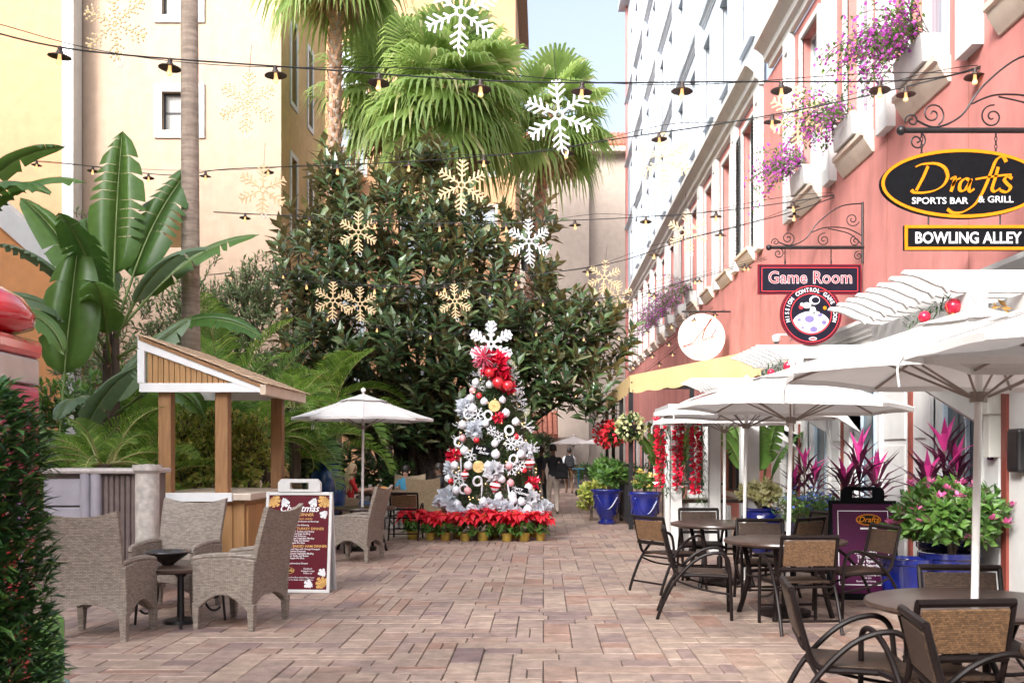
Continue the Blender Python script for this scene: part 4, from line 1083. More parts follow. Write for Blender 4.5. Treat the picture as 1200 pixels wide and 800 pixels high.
banana('drooping banana leaves entering at the left picture edge', (gx(-75,12.5), 12.5, .1), [
    (5, 62, 3.5, .5, 1.9, .62, 1.35, 25, 0), (-20, 58, 3.5, .6, 1.7, .62, 1.6, 10, 0), (20, 72, 3.6, .6, 1.8, .6, 1.1, -10, 0), (-50, 45, 3.2, .5, 1.5, .55, 1.6, 0, 0),
    (-5, 18, 3.0, .5, 1.4, .5, 1.7, 10, 0), (180, 60, 3.4, .5, 1.6, .6, 1.2, 0, 0), (100, 70, 3.5, .5, 1.7, .6, .8, 0, 0), (-15, 5, 2.0, .5, 1.3, .5, 1.2, 0, 0)], 3.5)

# --- dark broad-leaved tree
def dark_tree():
    t = thing('broadleaf_evergreen_tree', 'large dark glossy leaved tree behind the Christmas tree', 'tree', (gx(505,25.5), 25.5, .1))
    o = Vector(t.location); m = MB(); tr_ = MB()
    lobes = [(398,250,25,1.15),(372,300,25,1.3),(345,345,25,1.1),(420,310,24.5,1.5),(455,265,25,1.3),(500,250,25.5,1.2),(480,330,24.6,1.7),(540,290,25.5,1.4),(560,350,25,1.6),
             (410,385,24.4,1.6),(370,400,24.6,1.1),(460,410,24.2,1.7),(520,410,24.6,1.7),(600,330,26,1.2),(610,380,25.5,1.4),(640,410,25.4,1.3),(680,400,25.4,1.0),(650,440,25,1.2),(690,450,25,.9),(715,405,25.6,.6),
             (600,450,25,1.4),(470,475,25,1.4),(530,480,25.5,1.3),(420,455,25.2,1.3),(622,262,26.2,.7),(505,190,25.8,.7),(390,200,25.4,.6),(560,470,26.5,1.5),(440,500,27,1.4),(500,510,27,1.3),(690,380,25.6,.8), (590,420,26,1.5)]
    for (px, py, d, r) in lobes:
        c = at(px, py, d) - o
        n = int(15.5*r*r) + 5
        for i in range(n):
            v = rv()
            if v.y > .5 and rnd.random() < .6: v.y = -v.y
            p = c + Vector((v.x*r, v.y*r*.9, v.z*r))*U(.6,1.05)
            up_ = Vector((v.x*.55, v.y*.55, .75 + v.z*.3))
            shoot(m, p, up_, rnd.randint(9,13), .41, .17, 0, 1.15, 1, .36)
        j = c*.55; j.z = c.z*.5; tr_.tube(catmull([(U(-1.4,1.2), U(-.5,.8), 0), (j.x*.5 + U(-.3,.3), j.y*.5, j.z*.6), (j.x, j.y, j.z + .4), c], 4), [lerp(.13,.02,i/12) for i in range(13)], 7)
    # upright leaders above the outline
    for (px, py, ln) in ((393,185,2.0),(415,195,1.5),(448,225,1.2),(468,175,1.9),(506,168,1.9),(528,205,1.4),(612,225,1.6),(372,215,1.4),(560,240,1.2),(350,262,1.0),(640,330,1.1),(670,345,1.1)):
        p = at(px, py, 25.4) - o
        for k in range(int(ln*6)):
            q = p + Vector((U(-.08,.08), U(-.08,.08), -k*.16)); shoot(m, q, Vector((U(-.3,.3),U(-.3,.3),1)), 8, .33, .13, 0, 1.1, 1, .25)
        tr_.tube([p, p - Vector((0,0,ln*1.2))], [.012,.03], 5)
    m.build('crown', [M['magnolia'], M['dark_bark']], t)
    for k in range(7):
        a = U(-1.8,2.0); q = MB()
        q.tube(catmull([(a*.55, U(-.3,.3), 0), (a*.65+U(-.1,.1), U(-.3,.3), 1.0), (a*.95+U(-.2,.2), 0, 2.2), (a*1.5, U(-.4,.4), 3.6), (a*2.0, U(-.4,.4), 5.2)], 4), [lerp(.17,.04,i/16) for i in range(17)], 9); q.build('trunk', M['dark_bark'], t, smooth=True)
    tr_.build('limbs', M['dark_bark'], t, smooth=True)
dark_tree()

# --- shrubs and small palms of the bed
bush('grey_green_shrub', 'tall loose grey green shrub behind the palm trunk', 'shrub', (gx(272,22), 22, .1), 1.5, 1.0, 3.6, 900, .19, .045, M['olive'], 'bed shrubs', 9, .6)
bush('grey_green_shrub', 'slim grey green shrub in front of the white corner pier', 'shrub', (gx(110,23), 23, .1), .9, .6, 4.2, 420, .18, .045, M['olive'], 'bed shrubs', 7, .6)
bush('grey_green_shrub', 'low grey green shrub beside the white garden post', 'shrub', (gx(190,21), 21, .1), 1.5, .8, 3.2, 520, .17, .05, M['olive'], 'bed shrubs', 7, .5)
GA = 'areca palms in the bed'
feather_palm('areca_palm', 'areca palm with long arching fronds right of the palm trunk', 'palm', (gx(290,19), 19, .1), 15, 2.3, 1.6, .55, M['areca_dark'], 1.4, None, (82,20), (.9,1.7), GA, 30, .045)
feather_palm('areca_palm', 'bright areca palm just behind the kiosk roof', 'palm', (gx(318,18.8), 18.8, .1), 15, 1.8, 1.5, .48, M['areca'], 1.3, None, (82,15), (1.0,1.9), GA, 30, .04)
feather_palm('areca_palm', 'areca palm reaching over the lone umbrella', 'palm', (gx(380,22.6), 22.6, .1), 16, 2.1, 2.3, .50, M['areca'], 1.3, None, (80,10), (1.0,1.9), GA, 30, .04)
feather_palm('areca_palm', 'yellowish areca palm left of the kiosk post', 'palm', (gx(150,15.4), 15.4, .1), 14, 1.6, 1.0, .40, M['areca'], 1.2, None, (80,10), (1.1,1.9), GA, 30, .035)
feather_palm('areca_palm', 'low areca palm in front of the garden post', 'palm', (gx(85,14.6), 14.6, .1), 16, 1.5, .9, .38, M['areca'], 1.2, None, (80,10), (1.1,1.9), GA, 28, .035)
feather_palm('areca_palm', 'bright areca palm between the shaggy banana and the palm trunk', 'palm', (gx(186,17.6), 17.6, .1), 15, 1.7, 1.7, .45, M['areca'], 1.3, None, (82,10), (1.0,1.9), GA, 32, .04)
feather_palm('areca_palm', 'tall areca palm behind the kiosk roof ridge', 'palm', (gx(262,20), 20, .1), 16, 2.4, 2.6, .55, M['areca'], 1.4, None, (82,15), (.9,1.8), GA, 34, .045)
feather_palm('areca_palm', 'yellow green areca palm between the kiosk eave and the dark tree', 'palm', (gx(366,23.0), 23.0, .1), 16, 2.2, 2.6, .5, M['areca'], 1.4, None, (82,10), (.9,1.9), GA, 34, .045)
GY = 'pygmy date palms'
feather_palm('pygmy_date_palm', 'small pygmy palm between the counter and the bananas', 'palm', (gx(122,13.6), 13.6, .1), 18, 1.0, 1.35, .22, M['areca'], 1, .08, (75,-10), (1.2,2.0), GY, 26, .016)
feather_palm('pygmy_date_palm', 'pygmy palm behind the kiosk counter posts', 'palm', (gx(312,17.6), 17.6, .1), 20, 1.2, 1.7, .26, M['areca'], 1, .09, (75,-10), (1.2,2.0), GY, 30, .018)
feather_palm('pygmy_date_palm', 'pygmy palm with twin pale trunks beside the blue urn', 'palm', (gx(344,18.4), 18.4, .1), 20, .95, 2.3, .25, M['areca'], 1, .10, (75,-15), (1.2,2.0), GY, 30, .018)
feather_palm('pygmy_date_palm', 'pygmy palm seen through the kiosk beside the trunk', 'palm', (gx(205,18.6), 18.6, .1), 16, 1.2, 1.7, .24, M['areca_dark'], 1, .09, (75,-15), (1.2,2.0), GY, 28, .018)
bush('variegated_shrub', 'yellow green variegated shrub seen under the kiosk roof', 'shrub', (gx(226,16.1), 16.1, .1), .8, .3, 1.40, 520, .10, .055, M['lime'], 'variegated shrubs', 7, .5)
bush('variegated_shrub', 'yellow green variegated shrub behind the kiosk counter', 'shrub', (gx(284,16.15), 16.15, .1), .7, .3, 1.36, 460, .10, .055, M['lime'], 'variegated shrubs', 7, .5)
bush('dark_shrub', 'dark leafy shrub mass behind the serving counter', 'shrub', (gx(95,16.2), 16.2, .1), 1.6, .6, 1.1, 330, .16, .07, M['dkgreen'], 'bed shrubs', 7, .5)
bush('dark_shrub', 'dark shrub at the foot of the large glossy tree', 'shrub', (gx(420,24.5), 24.5, .1), 1.8, .6, .9, 260, .2, .08, M['dkgreen'], 'bed shrubs', 7, .5)
bush('dark_shrub', 'dark shrub mass under the palms behind the kiosk', 'shrub', (gx(260,20.5), 20.5, .1), 2.6, .7, 1.5, 420, .2, .08, M['dkgreen'], 'bed shrubs', 9, .5)
bush('dark_shrub', 'dark shrub mass behind the broad banana leaves', 'shrub', (gx(60,18.5), 18.5, .1), 2.4, .7, 1.7, 420, .2, .08, M['green'], 'bed shrubs', 9, .5)
bush('dark_shrub', 'leafy shrub between the palm trunk and the shaggy banana', 'shrub', (gx(180,18.2), 18.2, .1), 1.3, .7, 1.9, 300, .17, .06, M['green'], 'bed shrubs', 8, .5)
bush('lane_shrub', 'bright green shrub beside the Christmas tree toward the far wall', 'shrub', (gx(612,36), 36, .0), .9, .8, 1.6, 260, .18, .08, M['green'], 'shrubs far along the lane', 6, .5)
bush('lane_shrub', 'clipped dark hedge in front of the far beige wall', 'shrub', (gx(705,46), 46, .0), 2.4, .6, .75, 420, .16, .07, M['dkgreen'], 'shrubs far along the lane', 9, .4)
bush('lane_shrub', 'small shrub by the low tiled roof at the lane end', 'shrub', (gx(625,58), 58, .0), 1.2, .8, 1.9, 220, .25, .1, M['dkgreen'], 'shrubs far along the lane', 6, .5)

# --- clipped hedge in the near left corner
hg = thing('foreground_hedge', 'dark leafy hedge filling the lower left corner', 'hedge', (-2.29, 3.65, 0))
m = MB()
for i in range(15000):
    z = U(0, 1.84); a = U(0, 6.283)
    rr = .46*(1 - .30*max(0,(z-1.55)/.3)**2)*(1+.13*noise.noise(Vector((math.cos(a)*2, math.sin(a)*2, z*3.2))))
    q = U(.72,1.03); o = Vector((math.cos(a), math.sin(a), U(-.2,.9)))
    p = Vector((math.cos(a)*rr*q, math.sin(a)*rr*q, z))
    m.leaf(p, o + rv()*.6, Vector((0,0,1)) + o*.4, U(.045,.09), U(.018,.03), .2, 0, .1)
for i in range(7000):
    z = U(0, 1.85); a = U(0, 6.283); q = .44*U(.15,.75)
    m.leaf(Vector((math.cos(a)*q, math.sin(a)*q, z)), rv(), rv(), U(.06,.10), U(.03,.045), .2, 0, .1)
m.build('foliage', leaf_mat('hedge_leaf', (.016,.05,.014), (.05,.12,.026), trans=.2, rough=.28, c3=(.15,.26,.05)), hg)
m = MB()
for i in range(14):
    a = i*2.4; m.tube([(0,0,0), (math.cos(a)*.12, math.sin(a)*.12, .7), (math.cos(a)*.28, math.sin(a)*.28, 1.0+.055*i)], [.02,.014,.005], 5)
m.build('stems', M['bark'], hg)
# ---------------------------------------------------------------- signs and ironwork on the right
M['sign_black'] = mat('black_sign_board', (.003,.0035,.005), .7, .3, 20, .1, 80, spec=.12)
M['sign_yellow'] = mat('yellow_sign_paint', (.58,.20,.004), .5, .06, 6, spec=.15)
M['sign_white'] = mat('white_sign_paint', (.78,.78,.80), .4, .03, 6)
M['sign_navy'] = mat('navy_sign_board', (.005,.006,.016), .4, .2, 10, spec=.25)
M['sign_maroon'] = mat('maroon_sign_paint', (.16,.004,.014), .4, .1, 6, spec=.3)
M['sign_red'] = mat('red_sign_paint', (.62,.03,.04), .4, .08, 6)
M['sign_grey'] = mat('moon_grey', (.55,.56,.66), .5, .1, 6)
M['sign_purple'] = mat('moon_shadow_violet', (.16,.13,.32), .5, .1, 6)
M['sign_cream'] = mat('cream_round_sign', (.84,.80,.74), .4, .03, 5)
M['menu_red'] = mat('menu_maroon', (.085,.002,.010), .45, .1, 4, spec=.2)
M['menu_purple'] = mat('menu_purple', (.055,.003,.035), .45, .1, 4, spec=.2)
M['gold'] = mat('gold_print', (.62,.36,.10), .4, .15, 30)

def scroll(mb, cx, cz, r, turns, a0, s, rad=.008, y=0, n=26):
    pts = []
    for i in range(n+1):
        q = i/n; rr = r*(1 - .86*q); a = a0 + s*turns*2*math.pi*q
        pts.append((cx + rr*math.cos(a), y, cz + rr*math.sin(a)))
    mb.tube(pts, rad, 5)
def bracket(name, label, wall_x, y, zbar, ln, hh, chains):
    """scrolled iron arm standing out from the wall; the bar runs towards the lane"""
    t = thing(name, label, 'sign bracket', (wall_x, y, zbar), group='scrolled sign brackets')
    m = MB(); m.tube([(0,0,0), (-ln,0,0)], .026, 10); m.ball((-ln,0,0), .045, 10, 7); m.build('bar', M['iron'], t, smooth=True)
    m = MB(); m.tube([(-.02,0,-.35*hh), (-.02,0,hh)], .018, 8); m.build('wall_plate', M['iron'], t, smooth=True)
    m = MB()
    m.tube(catmull([(-.02,0,hh*.97), (-ln*.25,0,hh*.90), (-ln*.48,0,hh*.55), (-ln*.62,0,hh*.18), (-ln*.78,0,.03), (-ln*.9,0,hh*.12)], 6), .010, 6)
    m.tube(catmull([(-.02,0,hh*.25), (-ln*.18,0,hh*.42), (-ln*.40,0,hh*.44), (-ln*.55,0,hh*.33)], 6), .009, 6)
    m.tube(catmull([(-.02,0,hh*.05), (-ln*.15,0,hh*.30), (-ln*.38,0,hh*.42)], 6), .008, 6)
    scroll(m, -ln*.80, hh*.20, hh*.15, 1.6, R(-60), 1); scroll(m, -ln*.42, hh*.17, hh*.15, 1.6, R(80), 1)
    scroll(m, -ln*.12, hh*.62, hh*.16, 1.6, R(-20), -1); scroll(m, -ln*.09, hh*.14, hh*.12, 1.5, R(100), 1)
    scroll(m, -ln*.90, -hh*.13, hh*.12, 1.5, R(90), -1); scroll(m, -.08, -hh*.18, hh*.10, 1.5, R(90), 1)
    scroll(m, -ln*.93, hh*.12, hh*.09, 1.4, R(200), -1)
    m.build('scrollwork', M['iron'], t, smooth=True)
    for cx, zb in chains:
        m = MB(); z = -.02; k = 0
        while z > zb:
            pts = []
            for i in range(8):
                a = i*math.pi/4; u, v = .012*math.cos(a), .022*math.sin(a)
                pts.append((cx - wall_x + (u if k % 2 else 0), (0 if k % 2 else u), z - .022 + v))
            m.tube(pts, .0045, 4, closed=True); z -= .036; k += 1
        m.build('chain', M['iron'], t)
    return t

# Drafts
dY = 9.55; sc = dY/F
PX = lambda px: (px-VX)*sc
PZ = lambda py: EYE - (py-VY)*sc
bracket('sign_bracket', 'black scrolled iron bracket above the oval black and gold sign', XW, dY, PZ(153), XW-PX(1056), .75, [(PX(1080), PZ(180)-PZ(153)), (PX(1167), PZ(176)-PZ(153))])
ec = Vector((PX(1127), dY, PZ(216)))
sg = thing('oval_pub_sign', 'oval black sign with gold rim and gold script lettering', 'sign', ec)
ax_, az_ = 96*sc, 40.5*sc
m = MB(); N = 56; el = [(ax_*math.cos(2*math.pi*i/N), az_*math.sin(2*math.pi*i/N)) for i in range(N)]
m.prism(el, lambda a, b, t: (a, t, b), -.03, .03); m.build('board', M['sign_black'], sg)
fY = lambda off_: (lambda u, v: (u, off_, v))
m = MB(); ring_into(m, 0, 0, az_*.90, az_*.995, fY(-.034), 0, 64, ax_*.955, ax_*.995); ring_into(m, 0, 0, az_*.90, az_*.995, lambda u, v: (u, -.028, v), 0, 64, ax_*.955, ax_*.995); m.build('rim', M['sign_yellow'], sg)
k = 300/923.0
def D(x, y): return ((900 + x*k - 1127)*sc, -((y*k) - 216)*sc)
m = MB(); fD = fY(-.036); wv = 13.5*k*sc
for pts in ([(572,603),(556,640),(530,690)], [(527,606),(552,596),(600,594),(632,610),(642,640),(628,670),(596,690),(556,698),(522,697),(512,688)],
            [(652,650),(668,642),(664,665),(654,695)], [(658,675),(672,654),(690,646)],
            [(724,656),(706,648),(688,664),(686,688),(702,690),(720,664),(726,652),(718,682),(724,694),(738,684)],
            [(853,588),(840,569),(818,580),(802,615),(776,680),(744,735),(700,766),(662,770),(641,757)], [(742,650),(790,642),(838,636),(872,634)],
            [(824,606),(812,650),(802,684),(812,694),(832,682)], [(874,648),(858,640),(846,652),(856,666),(868,680),(854,696),(830,690)]):
    stroke_into(m, [D(*p) for p in pts], fD, wv, 0, R(25), .35)
m.build('script_lettering', M['sign_yellow'], sg)
m = MB(); c0 = D(696, 738)
text_into(m, 'SPORTS BAR', 7.6*sc/.72, lambda u, v: (u + D(614,0)[0], -.0375, v + c0[1]), 0, 0, .012, 'CENTER', 1.12)
text_into(m, '& GRILL', 7.6*sc/.72, lambda u, v: (u + D(815,0)[0], -.0375, v + D(0,733)[1]), 0, 0, .012, 'CENTER', 1.12)
m.build('lettering', M['sign_white'], sg)
b2 = thing('bowling_sign', 'rectangular black bowling alley sign with yellow frame under the oval', 'sign', (PX(1133), dY, PZ(279)))
hw, hh_ = 74*sc, 14.5*sc
m = MB(); m.span(-hw, hw, -.022, .022, -hh_, hh_); m.build('board', M['sign_black'], b2)
m = MB(); tw_ = 3.6*sc
m.span(-hw, hw, -.03, -.0225, hh_-tw_, hh_); m.span(-hw, hw, -.03, -.0225, -hh_, -hh_+tw_); m.span(-hw, -hw+tw_, -.0302, -.0226, -hh_+tw_, hh_-tw_); m.span(hw-tw_, hw, -.0302, -.0226, -hh_+tw_, hh_-tw_); m.build('frame', M['sign_yellow'], b2)
m = MB(); text_into(m, 'BOWLING ALLEY', 13.2*sc/.72, lambda u, v: (u, -.024, v - 6.4*sc), 0, 0, .022, 'CENTER', .88); m.build('lettering', M['sign_white'], b2)
for px in (1088, 1172): m = MB(); m.tube([(PX(px)-PX(1133), 0, hh_), (PX(px)-PX(1133), 0, hh_+12*sc)], .008, 6); m.build('hanger', M['iron'], b2)

# Game Room
dG = 15.35; sc = dG/F
GXp = lambda px: (px-VX)*sc
GZp = lambda py: EYE - (py-VY)*sc
bracket('sign_bracket', 'black scrolled iron bracket above the game room sign', XW, dG, GZp(290), XW-GXp(901), .68, [(GXp(920), GZp(313)-GZp(290)), (GXp(974), GZp(311)-GZp(290))])
gs = thing('game_room_sign', 'navy game room sign with red outline and round moon emblem', 'sign', (GXp(949), dG, GZp(327)))
q = lambda x, y: ((x-949)*sc, -(y-327)*sc)
def keyhole(gr):
    x0, x1, y0, y1 = 890-gr, 1007+gr, 312-gr, 343+gr; r = 34 + gr; cx, cy = 950, 368
    pts = [q(x0,y1), q(x0,y0), q(x1,y0), q(x1,y1)]
    a0 = math.asin(max(-1, min(1, (cy-y1)/r)))
    for i in range(41):
        a = lerp(a0, -math.pi - a0, i/40); pts.append(q(cx + r*math.cos(a), cy - r*math.sin(a)))
    return pts
m = MB(); m.prism(keyhole(2.0), lambda a, b, t: (a, t, b), -.02, .03); m.build('edge', M['sign_maroon'], gs)
m = MB(); m.prism(keyhole(.4), lambda a, b, t: (a, t, b), -.025, .0); m.build('board', M['sign_navy'], gs)
m = MB(); f_ = fY(-.0275)
for (r0, r1) in ((23.2, 24.2), (32.3, 33.2)): ring_into(m, *q(950,368), r0*sc, r1*sc, f_, 0, 48)
for (x0,x1,y0,y1) in ((892,1005,313.5,314.3),(892,1005,341,341.8),(892,892.8,314,341.5),(1004.2,1005,314,341.5)):
    a, b = q(x0,y1), q(x1,y0); rect_into(m, a[0], b[0], a[1], b[1], f_, 0)
m.build('outline', M['sign_red'], gs)
m = MB(); f2 = fY(-.0285)
for dx, dy, bd, f3, mi in ((0,0,.026,f2,0), (0,0,.003,fY(-.0300),1)):
    text_into(m, 'Game Room', 14.2*sc/.72, lambda u, v: f3(u + dx, v - 5.0*sc), mi, 0, bd, 'CENTER', .94, 1.04)
m.build('lettering', [M['sign_white'], M['sign_red']], gs)
m = MB(); word = 'MISSION CONTROL GAME ROOM'; cx, cy = q(950,368)
for i, ch in enumerate(word):
    if ch == ' ': continue
    a = lerp(R(196), R(-16), i/(len(word)-1)); rr = 26.0*sc
    ca, sa = math.cos(a-math.pi/2), math.sin(a-math.pi/2)
    text_into(m, ch, 4.7*sc/.72, lambda u, v: f2(cx + math.cos(a)*rr + u*ca - v*sa, cy + math.sin(a)*rr + u*sa + v*ca), 0, 0, .02, 'CENTER', .85)
tag(m.build('ring_lettering', M['sign_white'], gs), kind='stuff')
m = MB()
# moon, craters, small suited figure, stars
mc = q(950,386); Rm = 21*sc; pts = []
for i in range(33):
    a = lerp(R(18), R(162), i/32); pts.append((cx*0 + q(950,0)[0] + 22*sc*math.cos(a)*1.0, q(0,380)[1] + 15*sc*math.sin(a)))
for i in range(33):
    a = lerp(R(205), R(335), i/32); pts.append((q(950,0)[0] + 22.5*sc*math.cos(a), q(0,368)[1] + 22.5*sc*math.sin(a)))
m.add([f2(*p) for p in pts], [tuple(range(len(pts)))], 0)
for (x, y, r) in ((948,374,5.5),(960,369,3),(965,378,3.2),(953,386,4.5),(936,375,2.2),(940,384,1.8)): disc_into(m, *q(x,y), r*.75*sc, fY(-.0297), 1, 16, r*sc)
for (x, y, r, rx) in ((954,352,5.2,6.2),(945,358,3.5,5),(952,364,4.5,3.6),(956,367,2,4)): disc_into(m, *q(x,y), r*sc, fY(-.0312), 2, 16, rx*sc)
disc_into(m, *q(955,352), 3.6*sc, fY(-.0325), 3, 16, 4.6*sc)
disc_into(m, *q(966,361), 2.2*sc, fY(-.0305), 4, 12); disc_into(m, *q(938,360), 2.6*sc, fY(-.0305), 5, 12); disc_into(m, *q(939,357), 2*sc, fY(-.0315), 2, 12)
disc_into(m, *q(952,397), 2.6*sc, fY(-.0305), 5, 10); ring_into(m, *q(952,397), 1.2*sc, 1.9*sc, fY(-.0318), 2, 16, 4*sc, 4.8*sc)
m.build('emblem', [M['sign_grey'], M['sign_purple'], M['sign_white'], M['sign_navy'], M['sign_yellow'], M['sign_red']], gs)
for px in (920, 974): m = MB(); m.tube([(GXp(px)-GXp(949), 0, (327-311)*sc), (GXp(px)-GXp(949), 0, (327-304)*sc)], .012, 6); m.build('hanger', M['iron'], gs)

# round delicatessen sign
dR = 26.3; sc = dR/F; rc = at(822, 395, dR)
rs = thing('round_deli_sign', 'round cream delicatessen sign with red script above the awning', 'sign', rc)
m = MB(); m.prism([(27.5*sc*math.cos(2*math.pi*i/48), 27.5*sc*math.sin(2*math.pi*i/48)) for i in range(48)], lambda a, b, t: (a, t, b), -.03, .03); m.build('board', M['sign_cream'], rs)
m = MB(); f_ = fY(-.034)
for r0, r1 in ((16.0,16.7),(17.4,18.8),(13.8,14.3)): ring_into(m, 0, 0, r0*sc, r1*sc, f_, 0, 48, None, None, R(20), R(330))
m.build('ring', mat('pale_blue_ring', (.45,.50,.66), .5, .05), rs)
m = MB(); E = lambda x, y: ((x-370)*.1*sc, -(y-455)*.1*sc)
for pts in ([(145,568),(260,520),(350,420),(440,310),(490,235),(440,310),(400,390),(375,480)], [(140,570),(240,545),(350,505),(430,475),(480,455),(520,395),(545,360)], [(480,455),(520,450),(540,440)]):
    stroke_into(m, [E(*p) for p in pts], fY(-.037), 1.6*sc, 0, R(20), .5)
text_into(m, 'DELI', 5*sc, lambda u, v: (u, -.0365, v - 12.5*sc), 0, 0, .01)
for wd_, r_, a0, a1, fl in (('DELICATESSEN', 20.5, R(172), R(62), 1), ('FRESH SANDWICHES', 24.0, R(205), R(300), -1)):
    for i, ch in enumerate(wd_):
        if ch == ' ': continue
        a = lerp(a0, a1, i/(len(wd_)-1)); b_ = a - fl*math.pi/2; ca, sa = math.cos(b_), math.sin(b_)
        text_into(m, ch, 4.2*sc, lambda u, v: (math.cos(a)*r_*sc + u*ca - v*sa, -.0365, math.sin(a)*r_*sc + u*sa + v*ca), 0, 0, .01)
m.build('lettering', mat('brick_red_print', (.55,.10,.06), .5, .1), rs)
m = MB(); bz = EYE - (365-VY)*sc - rc.z
m.tube([(gx(799,dR)-rc.x, 0, bz), (XW-rc.x, 0, bz)], .022, 8)
for px in (808, 836): m.tube([(gx(px,dR)-rc.x, 0, bz), (gx(px,dR)-rc.x, 0, 22*sc)], .008, 5)
m.build('bar', M['iron'], rs)

# A-boards
def lines_into(m, rows, fnb):
    for (s, x, y, size, mi, shear, bold) in rows: text_into(m, s, size, lambda u, v: fnb(u + x, v + y), mi, shear, bold)
def a_board(name, label, loc, rz, W, H, frame, panel_m, white=True):
    t = thing(name, label, 'sign board', loc, rz)
    lean = R(7)
    for s in (1, -1):
        Mx = Matrix.Rotation(-s*lean, 3, 'X')
        def T(x, y, z): v = Mx @ Vector((x, y, z)); return Vector((v.x, v.y - s*H*math.sin(lean)*1.0, v.z))
        m = MB()
        def bx(x0,x1,y0,y1,z0,z1,mi=0):
            vs = [T(x,y,z) for z in (z0,z1) for y in (y0,y1) for x in (x0,x1)]
            m.add(vs, [(0,2,3,1),(4,5,7,6),(0,1,5,4),(2,6,7,3),(0,4,6,2),(1,3,7,5)], mi)
        fr = .036
        bx(-W/2, -W/2+fr, -.02, .02, 0, H); bx(W/2-fr, W/2, -.02, .02, 0, H); bx(-W/2+fr, W/2-fr, -.018, .018, H-fr, H); bx(-W/2+fr, W/2-fr, -.018, .018, 0, fr*(1 if white else 2))
        m.build('frame', frame, t, bevel=.006)
        m = MB(); bx(-W/2+fr, W/2-fr, -.008, .008, fr, H-fr); m.build('panel', panel_m if s == 1 else frame, t)
        if s == 1: front = lambda u, v, o=.010, Mx=Mx: (lambda q: Vector((q.x, q.y - H*math.sin(lean), q.z)))(Mx @ Vector((u, -o, v)))
    m = MB(); q_ = []
    hw = W*.32; hh = .15
    poly = [(-hw,0),(-hw,hh*.7),(-hw+.04,hh),(hw-.04,hh),(hw,hh*.7),(hw,0),(.09,0),(.09,hh*.25),(.06,hh*.2),(-.06,hh*.2),(-.09,hh*.25),(-.09,0)]
    poly2 = [(-hw,0),(-hw,hh*.7),(-hw+.04,hh),(-.11,hh),(-.11,0)]
    m.prism(poly2, lambda a, b, tt: (a, tt, H-.005+b), -.03, .03); m.prism([(-a, b) for a, b in poly2][::-1], lambda a, b, tt: (a, tt, H-.005+b), -.03, .03)
    m.prism([(-.11, hh*.72), (.11, hh*.72), (.11, hh), (-.11, hh)], lambda a, b, tt: (a, tt, H-.005+b), -.03, .03)
    m.prism([(-.11, 0), (.11, 0), (.11, hh*.2), (-.11, hh*.2)], lambda a, b, tt: (a, tt, H-.005+b), -.03, .03)
    m.build('handle', frame, t)
    return t, front
cb, fr_ = a_board('menu_board', 'white framed folding board with maroon Christmas dinner menu', (-2.82, 11.85, 0), R(-4), .78, 1.15, M['paint_white'], M['menu_red'])
m = MB(); L2 = lambda u, v: fr_(u, v, .0105)
rows = [('Christmas', .0, .925, .112, 1, .35, .010), ('TURKEY DINNER', 0, .875, .046, 0, 0, .010), ('CHILDREN 12 AND UNDER', 0, .832, .027, 0, 0, .005),
        ('Served 12pm to 8pm with Dessert and Beverage', 0, .805, .024, 1, 0, .004), ('Choice of the following', 0, .762, .026, 1, 0, .004),
        ('TRADITIONAL TURKEY DINNER', 0, .715, .042, 0, 0, .008), ('Oven Roasted Turkey and Gravy', 0, .688, .028, 1, 0, .006), ('Sausage and Sage Stuffing', 0, .662, .028, 1, 0, .006), ('Mashed Potatoes', 0, .636, .028, 1, 0, .006), ("Chef's Seasonal Vegetable Medley", 0, .61, .028, 1, 0, .006), ('Dinner Rolls and Butter', 0, .584, .028, 1, 0, .006), ('Apple Pie Slice', 0, .558, .028, 1, 0, .006),
        ('TRADITIONAL BAKED HAM DINNER', 0, .515, .042, 0, 0, .008), ('Honey Glazed Baked Ham with Orange Pineapple', 0, .488, .026, 1, 0, .006), ('Mashed Potatoes', 0, .462, .028, 1, 0, .006), ("Chef's Seasonal Vegetable Medley", 0, .436, .028, 1, 0, .006), ('Dinner Rolls and Butter', 0, .41, .028, 1, 0, .006), ('Apple Pie Slice', 0, .384, .028, 1, 0, .006),
        ('Complimentary Dessert', 0, .325, .026, 1, 0, .004), ('Located on the First Floor of the Village Court', 0, .165, .022, 1, 0, .003), ('Ask your server for details, subject to availability', 0, .14, .02, 1, 0, .003)]
lines_into(m, rows, L2)
disc_into(m, -.10, .25, .034, L2, 2, 24, .07); ring_into(m, -.10, .25, .032, .036, lambda u, v: fr_(u, v, .0115), 0, 24, .068, .073)
text_into(m, 'Drafts', .05, lambda u, v: fr_(u-.10, v+.236, .0118), 0, .3, .01)
for i in range(3): text_into(m, ('Facebook', 'Instagram page', 'Follow us')[i], .026, lambda u, v: L2(u+.13, v+.265-i*.026), 1)
def sprig(m, x, y, r, a0, mi, k):
    for i in range(k):
        a = a0 + (i-(k-1)/2)*R(26); dx, dy = math.cos(a), math.sin(a); rr = r*(1-.12*abs(i-(k-1)/2))
        stroke_into(m, [(x,y),(x+dx*rr*.5,y+dy*rr*.5),(x+dx*rr,y+dy*rr)], L2, .012, mi, 0, .8, 3)
        for j in range(1,5):
            for sgn in (-1,1):
                b = a + sgn*R(48); bx0, by0 = x+dx*rr*j/5, y+dy*rr*j/5
                stroke_into(m, [(bx0,by0),(bx0+math.cos(b)*rr*.12,by0+math.sin(b)*rr*.12),(bx0+math.cos(b)*rr*.2,by0+math.sin(b)*rr*.2)], L2, .016, mi, 0, .9, 2)
